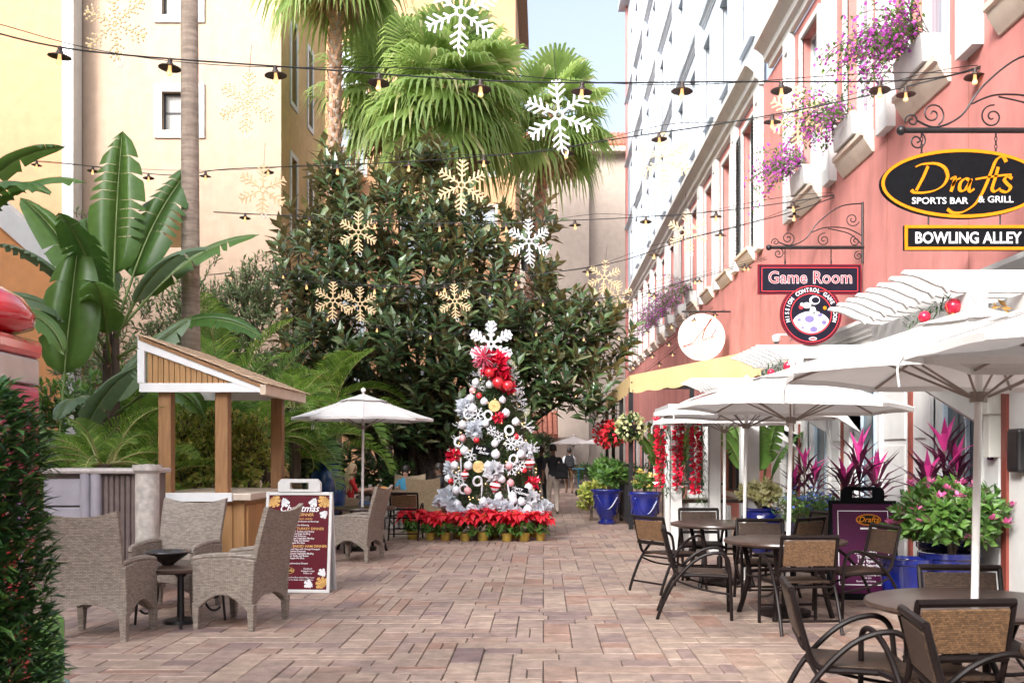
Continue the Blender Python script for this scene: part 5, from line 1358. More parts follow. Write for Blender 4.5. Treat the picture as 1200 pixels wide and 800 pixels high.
for (x, y, a) in ((-.33,1.08,R(-45)), (.33,1.08,R(-135)), (.33,.07,R(130)), (-.33,.07,R(50))):
    sprig(m, x, y, .13, a, 0, 5); sprig(m, x + (.14 if x<0 else -.14), y, .11, a + (R(-20) if x<0 else R(20)), 1, 3)
    sprig(m, x, y + (-.15 if y > .5 else .12), .10, a, 1, 3)
m.build('print', [M['gold'], M['sign_white'], M['sign_black']], cb)

pb, pf = a_board('direction_board', 'black framed purple board with an arrow in front of the flower planter', (3.50, 11.25, 0), R(-6), .72, 1.08, M['sign_black'], M['menu_purple'], False)
m = MB(); P2 = lambda u, v: pf(u, v, .0105)
for (x0,x1,y0,y1) in ((-.27,-.262,.16,.97),(.262,.27,.16,.97),(-.262,.262,.962,.97),(-.262,.262,.16,.168)): rect_into(m, x0, x1, y0, y1, P2, 1)
disc_into(m, .06, .87, .06, P2, 2, 28, .13); ring_into(m, .06, .87, .055, .062, lambda u, v: pf(u, v, .0115), 0, 28, .124, .134); ring_into(m, .06, .87, .047, .050, lambda u, v: pf(u, v, .0116), 0, 28, .114, .118)
text_into(m, 'Drafts', .085, lambda u, v: pf(u+.06, v+.845, .0118), 0, .3, .012)
rect_into(m, -.03, .10, .765, .785, P2, 1); m.add([P2(.10,.75),P2(.15,.775),P2(.10,.80)], [(0,1,2)], 1)
rows = [('Sunday thru', .02, .50, .05, 1, 0, .012), ('Thursday', .02, .45, .05, 1, 0, .012), ('1 to 9pm', .02, .405, .05, 1, 0, .012), ('Friday & Saturday', .02, .36, .045, 1, 0, .012), ('1 to 10pm', .02, .315, .045, 1, 0, .012), ('Guests must be seated by close', .02, .26, .026, 1, 0, .006), ('Thank you', .02, .232, .026, 1, 0, .006), ('Bowling and Games', .02, .195, .026, 1, 0, .006)]
lines_into(m, rows, P2); m.build('print', [M['sign_yellow'], M['sign_white'], M['sign_black']], pb)

# ---------------------------------------------------------------- pergolas
def pergola(label, y0, n, sp, ztop, xt, grp='white pergolas over the shop doors'):
    t = thing('wall_pergola', label, 'pergola', (XW, y0, 0), group=grp)
    L_ = XW - xt; h = .20; proto = None
    def prof():
        # scroll-cut tail at the lane end
        p = [(0, 0), (0, h), (-L_+.02, h), (-L_-.0, h-.03)]
        for i in range(9):
            q = i/8; p.append((-L_ + .05 + .36*q, h - .045 - (h-.05)*(.5 - .5*math.cos(math.pi*q))*(.75) - .05*q*(1 if q > .9 else 0)))
        p.append((-L_+.42, .02)); p.append((-L_+.50, 0)); return p
    for i in range(n):
        if proto is None:
            m = MB(); m.prism(prof(), lambda a, b, tt: (a, tt, b), -.03, .03); proto = m.build('rafter', M['paint_white'], t, bevel=.004, loc=(0, 0, ztop-h)); o = proto
        else: o = inst(proto, 'rafter', t)
        o.location = (-0.002, i*sp, ztop-h + U(-.004,.004))
    for xx in (-L_*.30, -L_*.62):
        m = MB(); m.span(xx-.05, xx+.05, -.25, (n-1)*sp+.25, ztop-h-.20, ztop-h-.003); m.build('beam', M['paint_white'], t, bevel=.006)
    for (xx, yy) in ((-L_*.62, .15), (-L_*.62, (n-1)*sp-.15), (-L_*.30, .15)):
        m = MB(); m.span(xx-.055, xx+.055, yy-.055, yy+.055, ztop-h-.45, ztop-h-.204); m.build('block', M['paint_white'], t, bevel=.006)
        m = MB(); m.prism([(0, -.35), (0, -.55), (xx-.02, -.02), (xx+.1, -.02)], lambda a, b, tt: (a, tt, ztop-h-.45+b*1.2), yy-.04, yy+.04); m.build('brace', M['paint_white'], t)
    return t
pergola('white pergola with scroll-cut rafters beneath the bowling alley sign', 9.1, 8, .335, 3.22, 3.18)
pergola('white pergola with scroll-cut rafters beneath the game room sign', 15.4, 7, .335, 3.22, 3.18)
pergola('white pergola with scroll-cut rafters by the yellow awning', 19.2, 5, .335, 3.0, 2.75)

# ---------------------------------------------------------------- awning, its posts and railing
M['awning'] = mat('cream_yellow_awning', (.72,.52,.25), .8, .06, 3, .08, 60, trans=.25, stain=.1)
aw = thing('deli_awning', 'cream yellow awning with scalloped edge over the deli terrace', 'awning', (1.79, 21.3, 0))
W2 = XW - 1.79
def top_fn(u, v): x = W2*(1-u); return Vector((lerp(W2, 0, u), v*8.2, lerp(3.80, 3.20, u) - .05*math.sin(math.pi*u) - .015*math.sin(v*math.pi*6)**2))
m = MB(); m.grid(top_fn, 8, 36); m.build('roof_cloth', M['awning'], aw, smooth=True)
m = MB()
def val(s, zt, zb_, fn_):
    N_ = int(s/.07)
    for i in range(N_):
        u0, u1 = i/N_, (i+1)/N_; sc0 = lambda u: .045*abs(math.sin(u*s/.38*math.pi))
        wob = lambda u: .018*math.sin(u*s*9)
        m.add([fn_(u0, zt(u0), 0), fn_(u1, zt(u1), 0), fn_(u1, zb_(u1) - sc0(u1), wob(u1)), fn_(u0, zb_(u0) - sc0(u0), wob(u0))], [(0,1,2,3)])
val(8.2, lambda u: 3.20, lambda u: 2.86, lambda u, z, o: (o-.004, u*8.2, z))
val(W2, lambda u: lerp(3.20, 3.80, u), lambda u: lerp(2.86, 3.25, u), lambda u, z, o: (u*W2, o-.004, z))
m.build('valance', M['awning'], aw, smooth=True)
for (x, y) in ((.03, .05), (.03, 2.7), (.03, 5.4), (.03, 8.1), (1.3, .05)):
    m = MB(); m.span(x-.045, x+.045, y-.045, y+.045, 0, 2.95 if x < 1 else 3.1); m.build('post', M['iron'], aw)
m = MB(); m.span(0, W2, .03, .08, 2.92, 3.0); m.span(.01, .06, 0, 8.2, 3.04, 3.12); m.build('frame_tube', M['iron'], aw)
rl = thing('terrace_railing', 'black terrace railing below the yellow awning', 'railing', (1.82, 21.4, 0))
m = MB(); m.span(-.02, .02, 0, 8.0, .92, .97); m.span(-.02, .02, 0, 8.0, .10, .14); m.span(.02, 2.0, -.02, .02, .92, .97); m.span(.02, 2.0, -.02, .02, .10, .14); m.build('rail', M['iron'], rl)
b0 = None
for i in range(60):
    l = (0, .1 + i*.135, 0) if i < 58 else None
    if l is None: break
    if b0 is None: m = MB(); m.span(-.009, .009, -.009, .009, .12, .93); b0 = m.build('baluster', M['iron'], rl, loc=l)
    else: inst(b0, 'baluster', rl, l)
for i in range(14): inst(b0, 'baluster', rl, (.13 + i*.135, 0, 0))

# white timber booth with its posts hung with red garlands
wb = thing('white_timber_booth', 'white timber booth with slender posts and a counter beside the awning', 'booth', (2.75, 17.4, 0))
for (x, y) in ((-.62,-.9),(.0,-.9),(.62,-.9),(-.5,.9),(.85,.9),(.2,.9)):
    m = MB(); m.span(x-.09, x+.09, y-.09, y+.09, 0, 2.2); m.build('post', M['paint_white'], wb, bevel=.008)
m = MB(); m.span(-.75, 1.1, -1.0, -.82, 2.2, 2.38); m.span(-.75, 1.1, .82, 1.0, 2.2, 2.38); m.span(-.75,-.55,-.82,.82,2.2,2.375); m.build('beam', M['paint_white'], wb, bevel=.008)
m = MB(); m.span(-.5, 1.0, -.75, -.2, .78, .84); m.build('counter_top', M['table_top'], wb, bevel=.006)
for x in (-.42,.2,.9): m = MB(); m.span(x-.04, x+.04, -.7, -.25, .0, .775); m.build('counter_leg', M['paint_white'], wb, bevel=.01)
m = MB(); m.span(-.62, .85, -.93, -.88, .40, .50); m.build('rail', M['paint_white'], wb)
ch_ = thing('white_bench', 'white bench inside the white booth behind its posts', 'bench', (2.95, 18.4, 0), R(10))
m = MB(); m.span(-.3,.3,-.25,.25,.40,.45); m.build('seat', M['paint_white'], ch_, bevel=.006)
m = MB(); m.span(.28,.34,-.28,.28,.0,.66); m.build('side', M['paint_white'], ch_, bevel=.01)
m = MB(); m.span(-.34,-.28,-.28,.28,.0,.66); m.build('side', M['paint_white'], ch_, bevel=.01)
m = MB(); m.span(-.3,.3,.22,.27,.45,.92); m.build('backrest', M['paint_white'], ch_, bevel=.01)
M['foil_red'] = mat('shiny_red_foil', (.66,.015,.05), .25, .25, 14, coat=.4, island=.2)
def garland(label, x, y, z1, z0, rr=.12):
    t = thing('red_garland', label, 'garland', (x, y, 0), group='red garlands on the white booth')
    m = MB(); k = int((z1-z0)/.006)
    for i in range(k):
        z = lerp(z1, z0, i/k); o = rv(); o.z *= .4; rad = rr*(1.25 - .6*i/k)*U(.5,1)
        m.leaf(Vector((o.x*rad*.5, o.y*rad*.5, z)), o, rv(), U(.07,.11), U(.05,.08), .25, 0)
    m.build('ribbon_loops', M['foil_red'], t)
    g_ = MB()
    for i in range(int(k*1.3)):
        z = lerp(z1, z0-.15, i/(k*1.3)); o = rv(); o.z -= .4; g_.leaf(Vector((.10 + o.x*.05, o.y*.05 + .06, z)), o, Vector((0,0,1)), U(.10,.16), .022, .1, 0)
    g_.build('evergreen', M['dkgreen'], t); return t
garland('red foil garland hanging left of the white booth posts', 1.86, 16.35, 2.20, 1.05, .075)
garland('red foil garland hanging on the second white booth post', 2.14, 16.30, 2.20, 1.05, .075)
garland('red foil garland swag hanging between the booth posts', 2.42, 16.3, 2.20, .95, .075)

# hanging flower baskets on the awning posts
def basket(label, loc, fm, n=190, r=.3):
    t = thing('flower_basket', label, 'flower basket', loc, group='flower baskets on the awning posts')
    m = MB()
    for i in range(n): o = rv(); m.leaf(o*r*U(.5,.9), o + rv()*.5, Vector((0,0,1)), .12, .07, .2, 0)
    m.build('foliage', M['dkgreen'], t); m = MB()
    for i in range(n): o = rv(); m.leaf(o*r*U(.85,1.05), o + rv()*.9, o, .10, .08, .2, 0)
    m.build('flowers', fm, t)
    m = MB(); m.lathe([(.05,-.2),(.18,-.1),(.2,.05)], 12); m.tube([(0,0,0),(0,0,.6)], .008, 5); m.build('basket', M['iron'], t)
basket('hanging basket of deep red flowers on an awning post', (1.56, 25.2, 2.05), M['redleaf'])
basket('hanging basket of deep red flowers one post nearer', (1.62, 22.8, 2.05), M['redleaf'], 150, .26)
basket('hanging basket of cream flowers on the nearest awning post', (1.80, 21.12, 2.12), M['paleleaf'], 170, .27)

# ---------------------------------------------------------------- planters
M['cobalt'] = mat('cobalt_glaze', (.006,.014,.17), .14, .3, 4, coat=.8, stain=.3)
M['navy_glaze'] = mat('navy_glaze', (.008,.012,.09), .15, .25, 4, coat=.8)
M['potsoil'] = M['soil']
def urn(name, label, loc, r, h, mt, group, prof=None, swag=True):
    t = thing(name, label, 'planter', loc, group=group)
    p = prof or [(.55,0),(.60,.03),(.60,.09),(.46,.13),(.50,.18),(.72,.34),(.86,.58),(.93,.82),(.96,.90),(1.04,.93),(1.06,.97),(1.02,1.0),(.90,1.0),(.86,.94)]
    m = MB(); m.lathe([(a*r, b*h) for a, b in p], 32); m.build('pot', mt, t, smooth=True, angle=40)
    m = MB(); m.lathe([(.001, h*.93), (r*.88, h*.93)], 20); m.build('soil', M['potsoil'], t)
    if swag:
        m = MB()
        for k in range(4):
            a0 = R(45+90*k); pts = []
            for i in range(13):
                q = i/12; a = a0 + R(90)*q; z = h*(.80 - .36*math.sin(math.pi*q)); rr = r*(.93 - .14*math.sin(math.pi*q))*1.0 + .008
                pts.append((math.cos(a)*rr, math.sin(a)*rr, z))
            m.tube(pts, .016, 6)
            m.ball((math.cos(a0)*r*.93, math.sin(a0)*r*.93, h*.82), .035, 8, 5)
        m.build('swag', mt, t, smooth=True)
    return t
GPL = 'cobalt blue glazed planters'
urn('glazed_planter', 'cobalt blue swagged urn with yellow flowers beside the awning post', (gx(756,20.9), 20.9, 0), .33, .80, M['cobalt'], GPL)
urn('glazed_planter', 'cobalt blue swagged urn with leafy plant nearer the walkers', (gx(711,23.0), 23.0, 0), .34, .78, M['cobalt'], GPL)
urn('glazed_planter', 'ribbed cobalt planter with pale leaves between the umbrella poles', (gx(893,16.4), 16.4, 0), .34, .72, M['cobalt'], GPL, [(.5,0),(.62,.05),(.9,.3),(1.0,.55),(.96,.8),(.82,.92),(.9,.97),(.9,1.0),(.8,1.0),(.75,.93)], False)
bush('potted_plant', 'yellow and coral flowers in the swagged blue urn', 'plant', (gx(756,20.9), 20.9, .72), .30, .30, .26, 120, .10, .05, M['green'], 'potted plants', 5, .7, (M['yellowflower'], 26, .10), stems=2)
bush('potted_plant', 'broad leafy plant spilling from the far blue urn', 'plant', (gx(713,23.0), 23.0, .70), .5, .45, .42, 200, .16, .08, M['green'], 'potted plants', 6, .6, stems=2)
bush('potted_plant', 'pale green plant in the ribbed cobalt planter', 'plant', (gx(890,16.4), 16.4, .66), .30, .3, .28, 110, .13, .07, M['paleleaf'], 'potted plants', 5, .7, stems=2)
bush('potted_plant', 'lime plant with red flowers low beside the far blue urn', 'plant', (gx(693,24.2), 24.2, .0), .38, .4, .55, 160, .14, .07, M['lime'], 'potted plants', 5, .5, (M['coral'], 14, .08), stems=2)
bush('potted_plant', 'bright green planting behind the far blue urn along the railing', 'plant', (gx(722,25.2), 25.2, .0), .6, .8, .9, 240, .15, .08, M['green'], 'potted plants', 6, .5, stems=2)
# pots and plants along the shopfront
urn('glazed_planter', 'round navy pot under the pink flowering bush', (3.78, 10.7, 0), .25, .50, M['cobalt'], GPL, [(.75,0),(.85,.05),(.97,.5),(1.0,.86),(1.08,.9),(1.08,1.0),(.95,1.0),(.92,.93)], False)
urn('glazed_planter', 'dark navy pot behind the foreground chair back', (4.3, 10.85, 0), .30, .55, M['navy_glaze'], GPL, [(.75,0),(.85,.05),(.97,.5),(1.0,.86),(1.08,.9),(1.08,1.0),(.95,1.0),(.92,.93)], False)
bush('flowering_bush', 'dense green bush dotted with pink flowers in front of the shop window', 'bush', (4.27, 10.75, .40), .56, .45, .52, 560, .13, .058, M['green'], None, 9, .35, (M['pinkflower'], 46, .10), stems=3)
def cordyline(label, loc, h, sc_=1.0):
    t = thing('cordyline', label, 'plant', loc, group='maroon cordylines'); m = MB(); tp = MB()
    for c in range(3):
        cx, cy = (-.16,.15,.0)[c]*sc_, U(-.08,.08); hz = h*(.55,.62,.80)[c]
        for i in range(30):
            q = i/30; a = i*2.4 + U(-.3,.3); e = lerp(-.35, 1.35, q**.8) + U(-.15,.15); L_ = lerp(.30,.46,math.sin(q*2.6))*sc_*U(.85,1.1)
            d = Vector((math.cos(a)*math.cos(e), math.sin(a)*math.cos(e), math.sin(e)))
            (tp if (q > .90 or (q > .62 and c == 2 and i % 3 == 0)) else m).leaf(Vector((cx,cy,hz*lerp(.35,1,q))), d, Vector((0,0,1)), L_, .062*sc_, .18, 0, .2)
        m.tube([(cx*.3,cy*.3,0),(cx,cy,hz)], .014, 5, 1)
    m.build('leaves', [M['cordy'], M['bark']], t); tp.build('young_leaves', M['cordy_pink'], t)
    return t
cordyline('maroon cordyline with hot pink tips behind the purple board', (4.05, 13.1, .55), 1.15, 1.25)
cordyline('maroon cordyline with a pink tip behind the middle umbrella pole', (4.05, 15.9, .50), 1.10, 1.05)
cordyline('tall maroon and pink cordyline in front of the shop window', (4.50, 11.55, .50), 1.42, 1.2)
for i, (lb, x, y) in enumerate((('dark tapered pot holding the pink tipped cordyline', 4.05, 13.1), ('dark tapered pot holding the farther cordyline', 4.05, 15.9), ('dark tapered pot holding the tall cordyline by the window', 4.50, 11.55))):
    urn('shop_pot', lb, (x, y, 0), .26, .60, M['navy_glaze'], 'dark pots along the shopfront', [(.7,0),(.8,.05),(1.0,.85),(1.1,.9),(1.1,1.0),(.95,1.0),(.92,.93)], False)
bush('flowering_bush', 'blue flowered plant spilling below the pink tipped cordyline', 'bush', (3.85, 13.7, .35), .5, .5, .42, 220, .08, .03, M['green'], None, 6, .3, (M['bluefl'], 60, .06), stems=2)
bush('flowering_bush', 'blue and green trailing plant below the farther cordyline', 'bush', (3.9, 15.6, .35), .45, .4, .42, 170, .08, .03, M['green'], None, 6, .3, (M['bluefl'], 40, .06), stems=2)
banana('banana leaves standing in the white booth doorway', (3.95, 18.9, .3), [(-100, 70, .3, .7, 1.2, .5, .6, 0, 0), (-60, 78, .3, .8, 1.1, .45, .3, 0, 0), (200, 70, .3, .7, 1.2, .5, .6, 10, 0), (120, 75, .3, .7, 1.2, .5, .4, 0, 0), (0, 70, .3, .6, 1.1, .45, .6, 0, 0)], None)
banana('banana leaves inside the deli terrace', (2.9, 23.6, .2), [(200, 70, .3, .8, 1.3, .55, .6, 0, 0), (250, 60, .3, .7, 1.2, .5, .8, 0, 0), (-60, 72, .3, .8, 1.2, .5, .5, 0, 0), (120, 75, .3, .8, 1.2, .5, .4, 0, 0)], None)

# window boxes with bougainvillea
def window_box(label, y, dens, fm, size=1.0, trail=1.0):
    t = thing('window_box', label, 'window box', (XW-.16, y, 6.30), group='bougainvillea window boxes')
    m = MB(); m.prism([(-.08,0),(.14,0),(.14,.34),(-.11,.34)], lambda a, b, tt: (a, tt, b), -.50, .50); m.build('box', M['paint_white'], t, bevel=.01)
    f_ = MB(); g_ = MB()
    for k in range(int(22*dens)):
        a = U(-1.1,1.1); ln = U(.5,1.25)*size*trail; p = Vector((U(-.08,.08), U(-.48,.48), .34)); d = Vector((-U(.2,.9), a*.8, U(.15,1.0))).normalized()
        pts = [p.copy()]
        for s in range(9):
            p = p + d*ln/9; d = (d + Vector((-.03, U(-.12,.12), -.20))).normalized(); pts.append(p.copy())
        g_.tube(pts, .006, 3, 1, caps=False)
        for s, q in enumerate(pts[2:]):
            for _ in range(3): g_.leaf(q + rv()*.06, rv(), Vector((0,0,1)), .07, .04, .15, 0)
            for _ in range(2 if s > 2 else 1): f_.leaf(q + rv()*.09, rv(), rv(), .058, .05, .25, 0)
    g_.build('foliage', [M['green'], M['bark']], t); f_.build('bracts', fm, t)
window_box('window box with a great mass of magenta bougainvillea at upper right', 12.8, 2.2, M['boug'], 1.15)
window_box('window box with magenta bougainvillea, second from the upper right', 15.6, 1.5, M['boug'], 1.0)
window_box('window box with magenta bougainvillea above the game room bracket', 18.4, 1.3, M['boug'], .95)
window_box('window box trailing pale pink bougainvillea in the sun, nearest of the far ones', 32.4, 1.6, M['boug_pale'], 1.1)
window_box('window box trailing violet bougainvillea beyond the round deli sign', 35.2, 1.6, M['boug'], 1.2)
window_box('window box with violet bougainvillea, second farthest along the wall', 38.0, 1.4, M['boug'], 1.2)
window_box('window box with violet bougainvillea, farthest along the pink wall', 40.8, 1.4, M['boug'], 1.2)

# small fittings on the wall
def fitting(name, label, cat, loc, build):
    t = thing(name, label, cat, loc); build(t); return t
def cam_b(t):
    m = MB(); m.tube([(0.0,0,0),(-.28,0,0)], .02, 8); m.span(-.02,.03,-.06,.06,-.08,.08); m.build('arm', M['paint_white'], t, smooth=True)
    m = MB(); m.lathe([(.001,-.10),(.06,-.08),(.085,-.03),(.085,.03),(.05,.06),(.001,.07)], 14, (-.30,0,-.06)); m.build('dome', M['paint_white'], t, smooth=True)
    m = MB(); m.lathe([(.001,-.125),(.045,-.11),(.06,-.085)], 14, (-.30,0,-.06)); m.build('lens', M['glass'], t, smooth=True)
fitting('security_camera', 'white dome security camera on the pink wall near the deli sign', 'camera', (XW, 19.8, EYE + (530-392)*19.8/F), cam_b)
def spot_b(t):
    m = MB(); m.span(-.14,.0,-.05,.05,-.02,.02); m.build('arm', M['paint_white'], t)
    m = MB(); m.lathe([(.05,0),(.10,.12),(.105,.2),(.09,.2)], 14, (-.2,0,-.02), M=Matrix.Rotation(R(-125),3,'Y')); m.build('head', M['paint_white'], t, smooth=True)
fitting('wall_spotlight', 'small white spotlight on the pink wall under the bowling alley sign', 'spotlight', (XW, 11.2, EYE + (530-300)*11.2/F + .3), spot_b)
def dk(t):
    m = MB(); m.span(-.10,-.002,-.13,.13,-.22,.22); m.build('case', M['iron'], t, bevel=.03)
fitting('wall_box', 'black box fixed beside the shop door at the right edge', 'wall box', (XW-.0, 10.28, 1.62), dk)
def vs_b(t):
    m = MB(); m.span(-.035,-.027,-.07,.07,-.2,.2); m.build('plate', M['menu_purple'], t)
    m = MB()
    for i, ch in enumerate('DRAFTS'): text_into(m, ch, .07, lambda u, v: (-.037, -u, v + .13 - i*.062), 0, 0, .01)
    m.build('lettering', M['sign_white'], t)
    m = MB()
    for i in range(9): m.tube([(-.03, .02*math.cos(a), .27 + i*.033 + .022*math.sin(a)) for a in [k*math.pi/4 for k in range(8)]], .005, 4, closed=True)
    m.build('chain', M['iron'], t)
fitting('small_vertical_sign', 'small purple upright sign plate with white letters beside the shop window', 'sign', (XW, 10.93, 1.72), vs_b)
# evergreen garland with red baubles on the pergolas
def pg_garland(label, x, y, z, n=260):
    t = thing('pergola_garland', label, 'garland', (x, y, z), group='evergreen garlands on the pergolas')
    m = MB()
    for i in range(n):
        q = U(0,1); p = Vector((lerp(0,1.1,q), U(-.03,.03), .22*math.sin(q*5)+U(-.04,.04))); m.leaf(p, rv(), Vector((0,0,1)), U(.08,.15), .02, .1)
    m.build('evergreen', M['dkgreen'], t)
    for (a, r) in ((.12,.055),(.38,.075),(.52,.08),(.8,.05)):
        m = MB(); m.ball((a, -.10, .2*math.sin(a*4.5)), r, 14, 9); m.build('bauble', M['foil_red'], t, smooth=True)
    m = MB()
    for i in range(50): m.leaf(Vector((U(.3,1.0), -.1, U(-.1,.2))), rv(), rv(), .12, .04, .2)
    m.build('ribbon', M['gold'], t)
pg_garland('evergreen garland with red baubles under the nearer pergola tails', 3.32, 9.35, 2.72)
pg_garland('evergreen garland with red baubles under the second pergola tails', 3.30, 15.5, 2.70)
# ---------------------------------------------------------------- string lights
M['wire'] = mat('black_cable', (.012,.012,.012), .6, .1)
M['shade'] = mat('rusty_black_shade', (.035,.02,.016), .5, .3, 20)
M['bulb'] = mat('warm_bulb', (.9,.6,.3), .2, .02, emit=(1.0,.55,.2), emit_s=.5)
M['mini'] = mat('tiny_warm_lamp', (.9,.6,.3), .3, .02, emit=(1.0,.6,.25), emit_s=.9)
m = MB(); m.lathe([(.012,.10),(.022,.09),(.022,.055),(.03,.05),(.035,.03),(.11,.0),(.112,-.006),(.03,.02)], 14); shade_p = m.build('lamp', M['shade'], smooth=True, angle=40)
m = MB(); m.lathe([(.015,.02),(.018,-.02),(.028,-.055),(.024,-.075),(.001,-.085)], 10); bulb_p = m.build('bulb', M['bulb'], smooth=True)
SH, BU = shade_p.data, bulb_p.data
bpy.data.objects.remove(shade_p); bpy.data.objects.remove(bulb_p)
def string(label, pts, nl, wr=.008, ls=1.0, double=True, off0=.5):
    """cable through px,py,depth points, lamps spread evenly along it"""
    P = [at(*p) for p in pts]; C = catmull(P, 14)
    t = thing('string_light', label, 'string lights', P[0], group='string lights across the lane'); o = P[0]
    m = MB(); m.tube([c - o for c in C], wr, 5)
    if double: m.tube([c - o + Vector((0, .05, .05 + .06*math.sin(i*.21))) for i, c in enumerate(C)], wr*.5, 4)
    m.build('cable', M['wire'], t)
    tot = sum((b-a).length for a, b in zip(C, C[1:])); step = tot/nl; acc = 0; nxt = step*off0
    for a, b in zip(C, C[1:]):
        l = (b-a).length
        while nxt <= acc + l and nl > 0:
            p = a.lerp(b, (nxt-acc)/l) - o
            e = inst(SH, 'lamp', t, p - Vector((0,0,.09*ls)), (U(-.08,.08), U(-.08,.08), 0), ls); inst(BU, 'bulb', e)
            nxt += step
        acc += l
    return t
A1 = (1150, 80)
string('string of hooded lamps across the top of the picture, nearest cable', [(-60,22,10.2),(86,58,10.6),(353,80,10.9),(607,96,11.0),(860,96,11.1),(1072,94,11.2),(1150,78,11.25)], 10, .009, 1.05, True, .93)
string('string of hooded lamps running from the magenta window box toward the bananas', [(1150,80,11.25),(990,118,12.3),(851,144,13.3),(748,159,14.2),(602,180,15.8),(430,192,17.8),(269,198,19.5),(194,205,20.5),(62,190,22),(-60,184,23)], 13, .009, 1.0, True, .5)
string('string of hooded lamps starting above the game room bracket', [(978,229,16.9),(855,246,18),(755,254,19),(673,258,19.6),(560,262,20.3),(430,258,21),(250,248,21.6)], 9, .009, 1.05)
string('string of hooded lamps dropping steeply from the game room window', [(978,231,16.9),(915,252,17.6),(805,280,19),(730,305,20),(655,318,20.6),(560,330,21),(440,335,21.4),(320,326,21.8)], 8, .009, 1.0)
string('string of small bulbs crossing the dark tree at mid height', [(905,302,22),(760,340,21.6),(655,352,21.6),(540,340,21.6),(420,332,21.8),(320,318,22),(240,322,22)], 11, .007, .8, True)
string('string of small bulbs just above the Christmas tree star', [(850,363,27),(720,392,23),(640,386,22),(560,390,21.8),(480,388,21.6),(400,372,21.6),(310,352,22.4),(250,345,22.2)], 13, .007, .8, False)
string('string of small bulbs far down the lane by the beige wall', [(836,360,29),(745,425,34),(690,432,34),(640,425,34)], 7, .008, 1.0)
string('string of small bulbs below the violet bougainvillea', [(812,392,33),(750,440,36),(700,462,36),(660,455,36)], 7, .008, 1.0)
string('faint thin cable with few lamps high over the far lane', [(905,300,22),(800,330,25),(720,360,28),(640,372,30)], 5, .007, .9, False)

# ---------------------------------------------------------------- snowflakes
M['flake_warm'] = mat('warm_rope_light', (.56,.41,.24), .5, .1, 20, emit=(1.0,.68,.34), emit_s=.12)
M['flake_white'] = mat('white_rope_light', (.74,.75,.80), .4, .04, 20, emit=(.95,.95,1.0), emit_s=.08)
M['flake_bead'] = mat('beaded_lamp_cord', (.62,.46,.24), .5, .1, 20, emit=(1.0,.70,.32), emit_s=.10)
def flake_mesh(kind):
    m = MB(); tr = {'rope': .0155, 'fine': .013, 'flat': .026}[kind]
    def seg(a, b, r=tr):
        if kind == 'fine':      # a thin rod carrying beads of light
            m.tube([a, b], .006, 4, 1); n = max(2, int((Vector(b)-Vector(a)).length/.042))
            for i in range(n): p = Vector(a).lerp(Vector(b), (i+.5)/n); m.lathe([(.0005,-.018),(.014,-.008),(.014,.008),(.0005,.018)], 6, p, 0)
        else: m.tube([a, b], [r, r*.9], 7, 0)
    for k in range(6):
        a = R(90+60*k); d = Vector((math.cos(a), 0, math.sin(a)))
        seg(d*.06, d*.45)
        for (q, l) in ((.15,.085),(.235,.135),(.32,.13),(.40,.075)):
            for s in (-1, 1):
                b = a + s*R(52); e = d*q + Vector((math.cos(b), 0, math.sin(b)))*l
                seg(d*q, e)
        b0 = a + R(30)
        if kind != 'fine': seg(d*.06, Vector((math.cos(a+R(60)),0,math.sin(a+R(60))))*.06)
        else: seg(Vector((0,0,0)), Vector((math.cos(b0),0,math.sin(b0)))*.16)
    if kind != 'flat': m.tube(catmull([(0,-.02,-.42),(.01,-.02,-.50),(.06,-.02,-.54),(.08,-.02,-.48),(.05,-.02,-.44)], 4), .008, 5, 1)
    return m
fm_ = {}
for kd, mm in (('rope', M['flake_warm']), ('fine', M['flake_bead']), ('flat', M['flake_white'])):
    o = flake_mesh(kd).build('flake', [mm, M['pole_white']], smooth=True, angle=50); fm_[kd] = o.data; bpy.data.objects.remove(o)
white_rope = fm_['rope'].copy(); white_rope.materials[0] = M['flake_white']; fm_['white'] = white_rope
FL = [(135,28,46,'fine','large beaded snowflake by the white corner pier, top left'), (290,120,37,'fine','beaded snowflake in front of the cream wall right of the palm trunk'), (308,222,30,'rope','lit snowflake over the left edge of the dark tree'),
      (540,14,46,'white','large white snowflake over the tall fan palm crown'), (420,272,25,'rope','lit snowflake highest in the dark tree'), (390,352,23,'rope','left one of the overlapping snowflake pair in the dark tree'), (422,356,21,'rope','right one of the overlapping snowflake pair in the dark tree'),
      (533,353,21,'rope','lit snowflake just above and left of the Christmas tree top'), (541,217,31,'rope','bright snowflake on the tall fan palm trunk'), (655,135,43,'white','white snowflake in front of the palm by the sky gap'),
      (620,283,27,'white','white snowflake between the dark tree and beige wall'), (777,187,34,'rope','warm snowflake in front of the white upper storeys'), (806,272,25,'rope','warm snowflake above the pale pink bougainvillea'),
      (708,325,21,'rope','upper one of the touching snowflakes on the beige wall'), (724,348,20,'rope','lower one of the touching snowflakes on the beige wall'), (935,135,36,'rope','warm snowflake beside the magenta bougainvillea')]
for (px, py, r, kd, lb) in FL:
    d = min(.47*F/r, 21.0 if px < 700 else 40); p = at(px, py, d)
    t = thing('lit_snowflake', lb, 'snowflake', p, group='lit snowflakes hung over the lane'); t.rotation_euler = (0, R(U(-5,5)), R(U(-14,14)))
    inst(fm_[kd], 'flake', t, None, None, r*d/F/.47)
    m = MB(); m.tube([(0,0,.30),(0.005,0,.85)], .004, 4); m.build('hanging_wire', M['wire'], t)

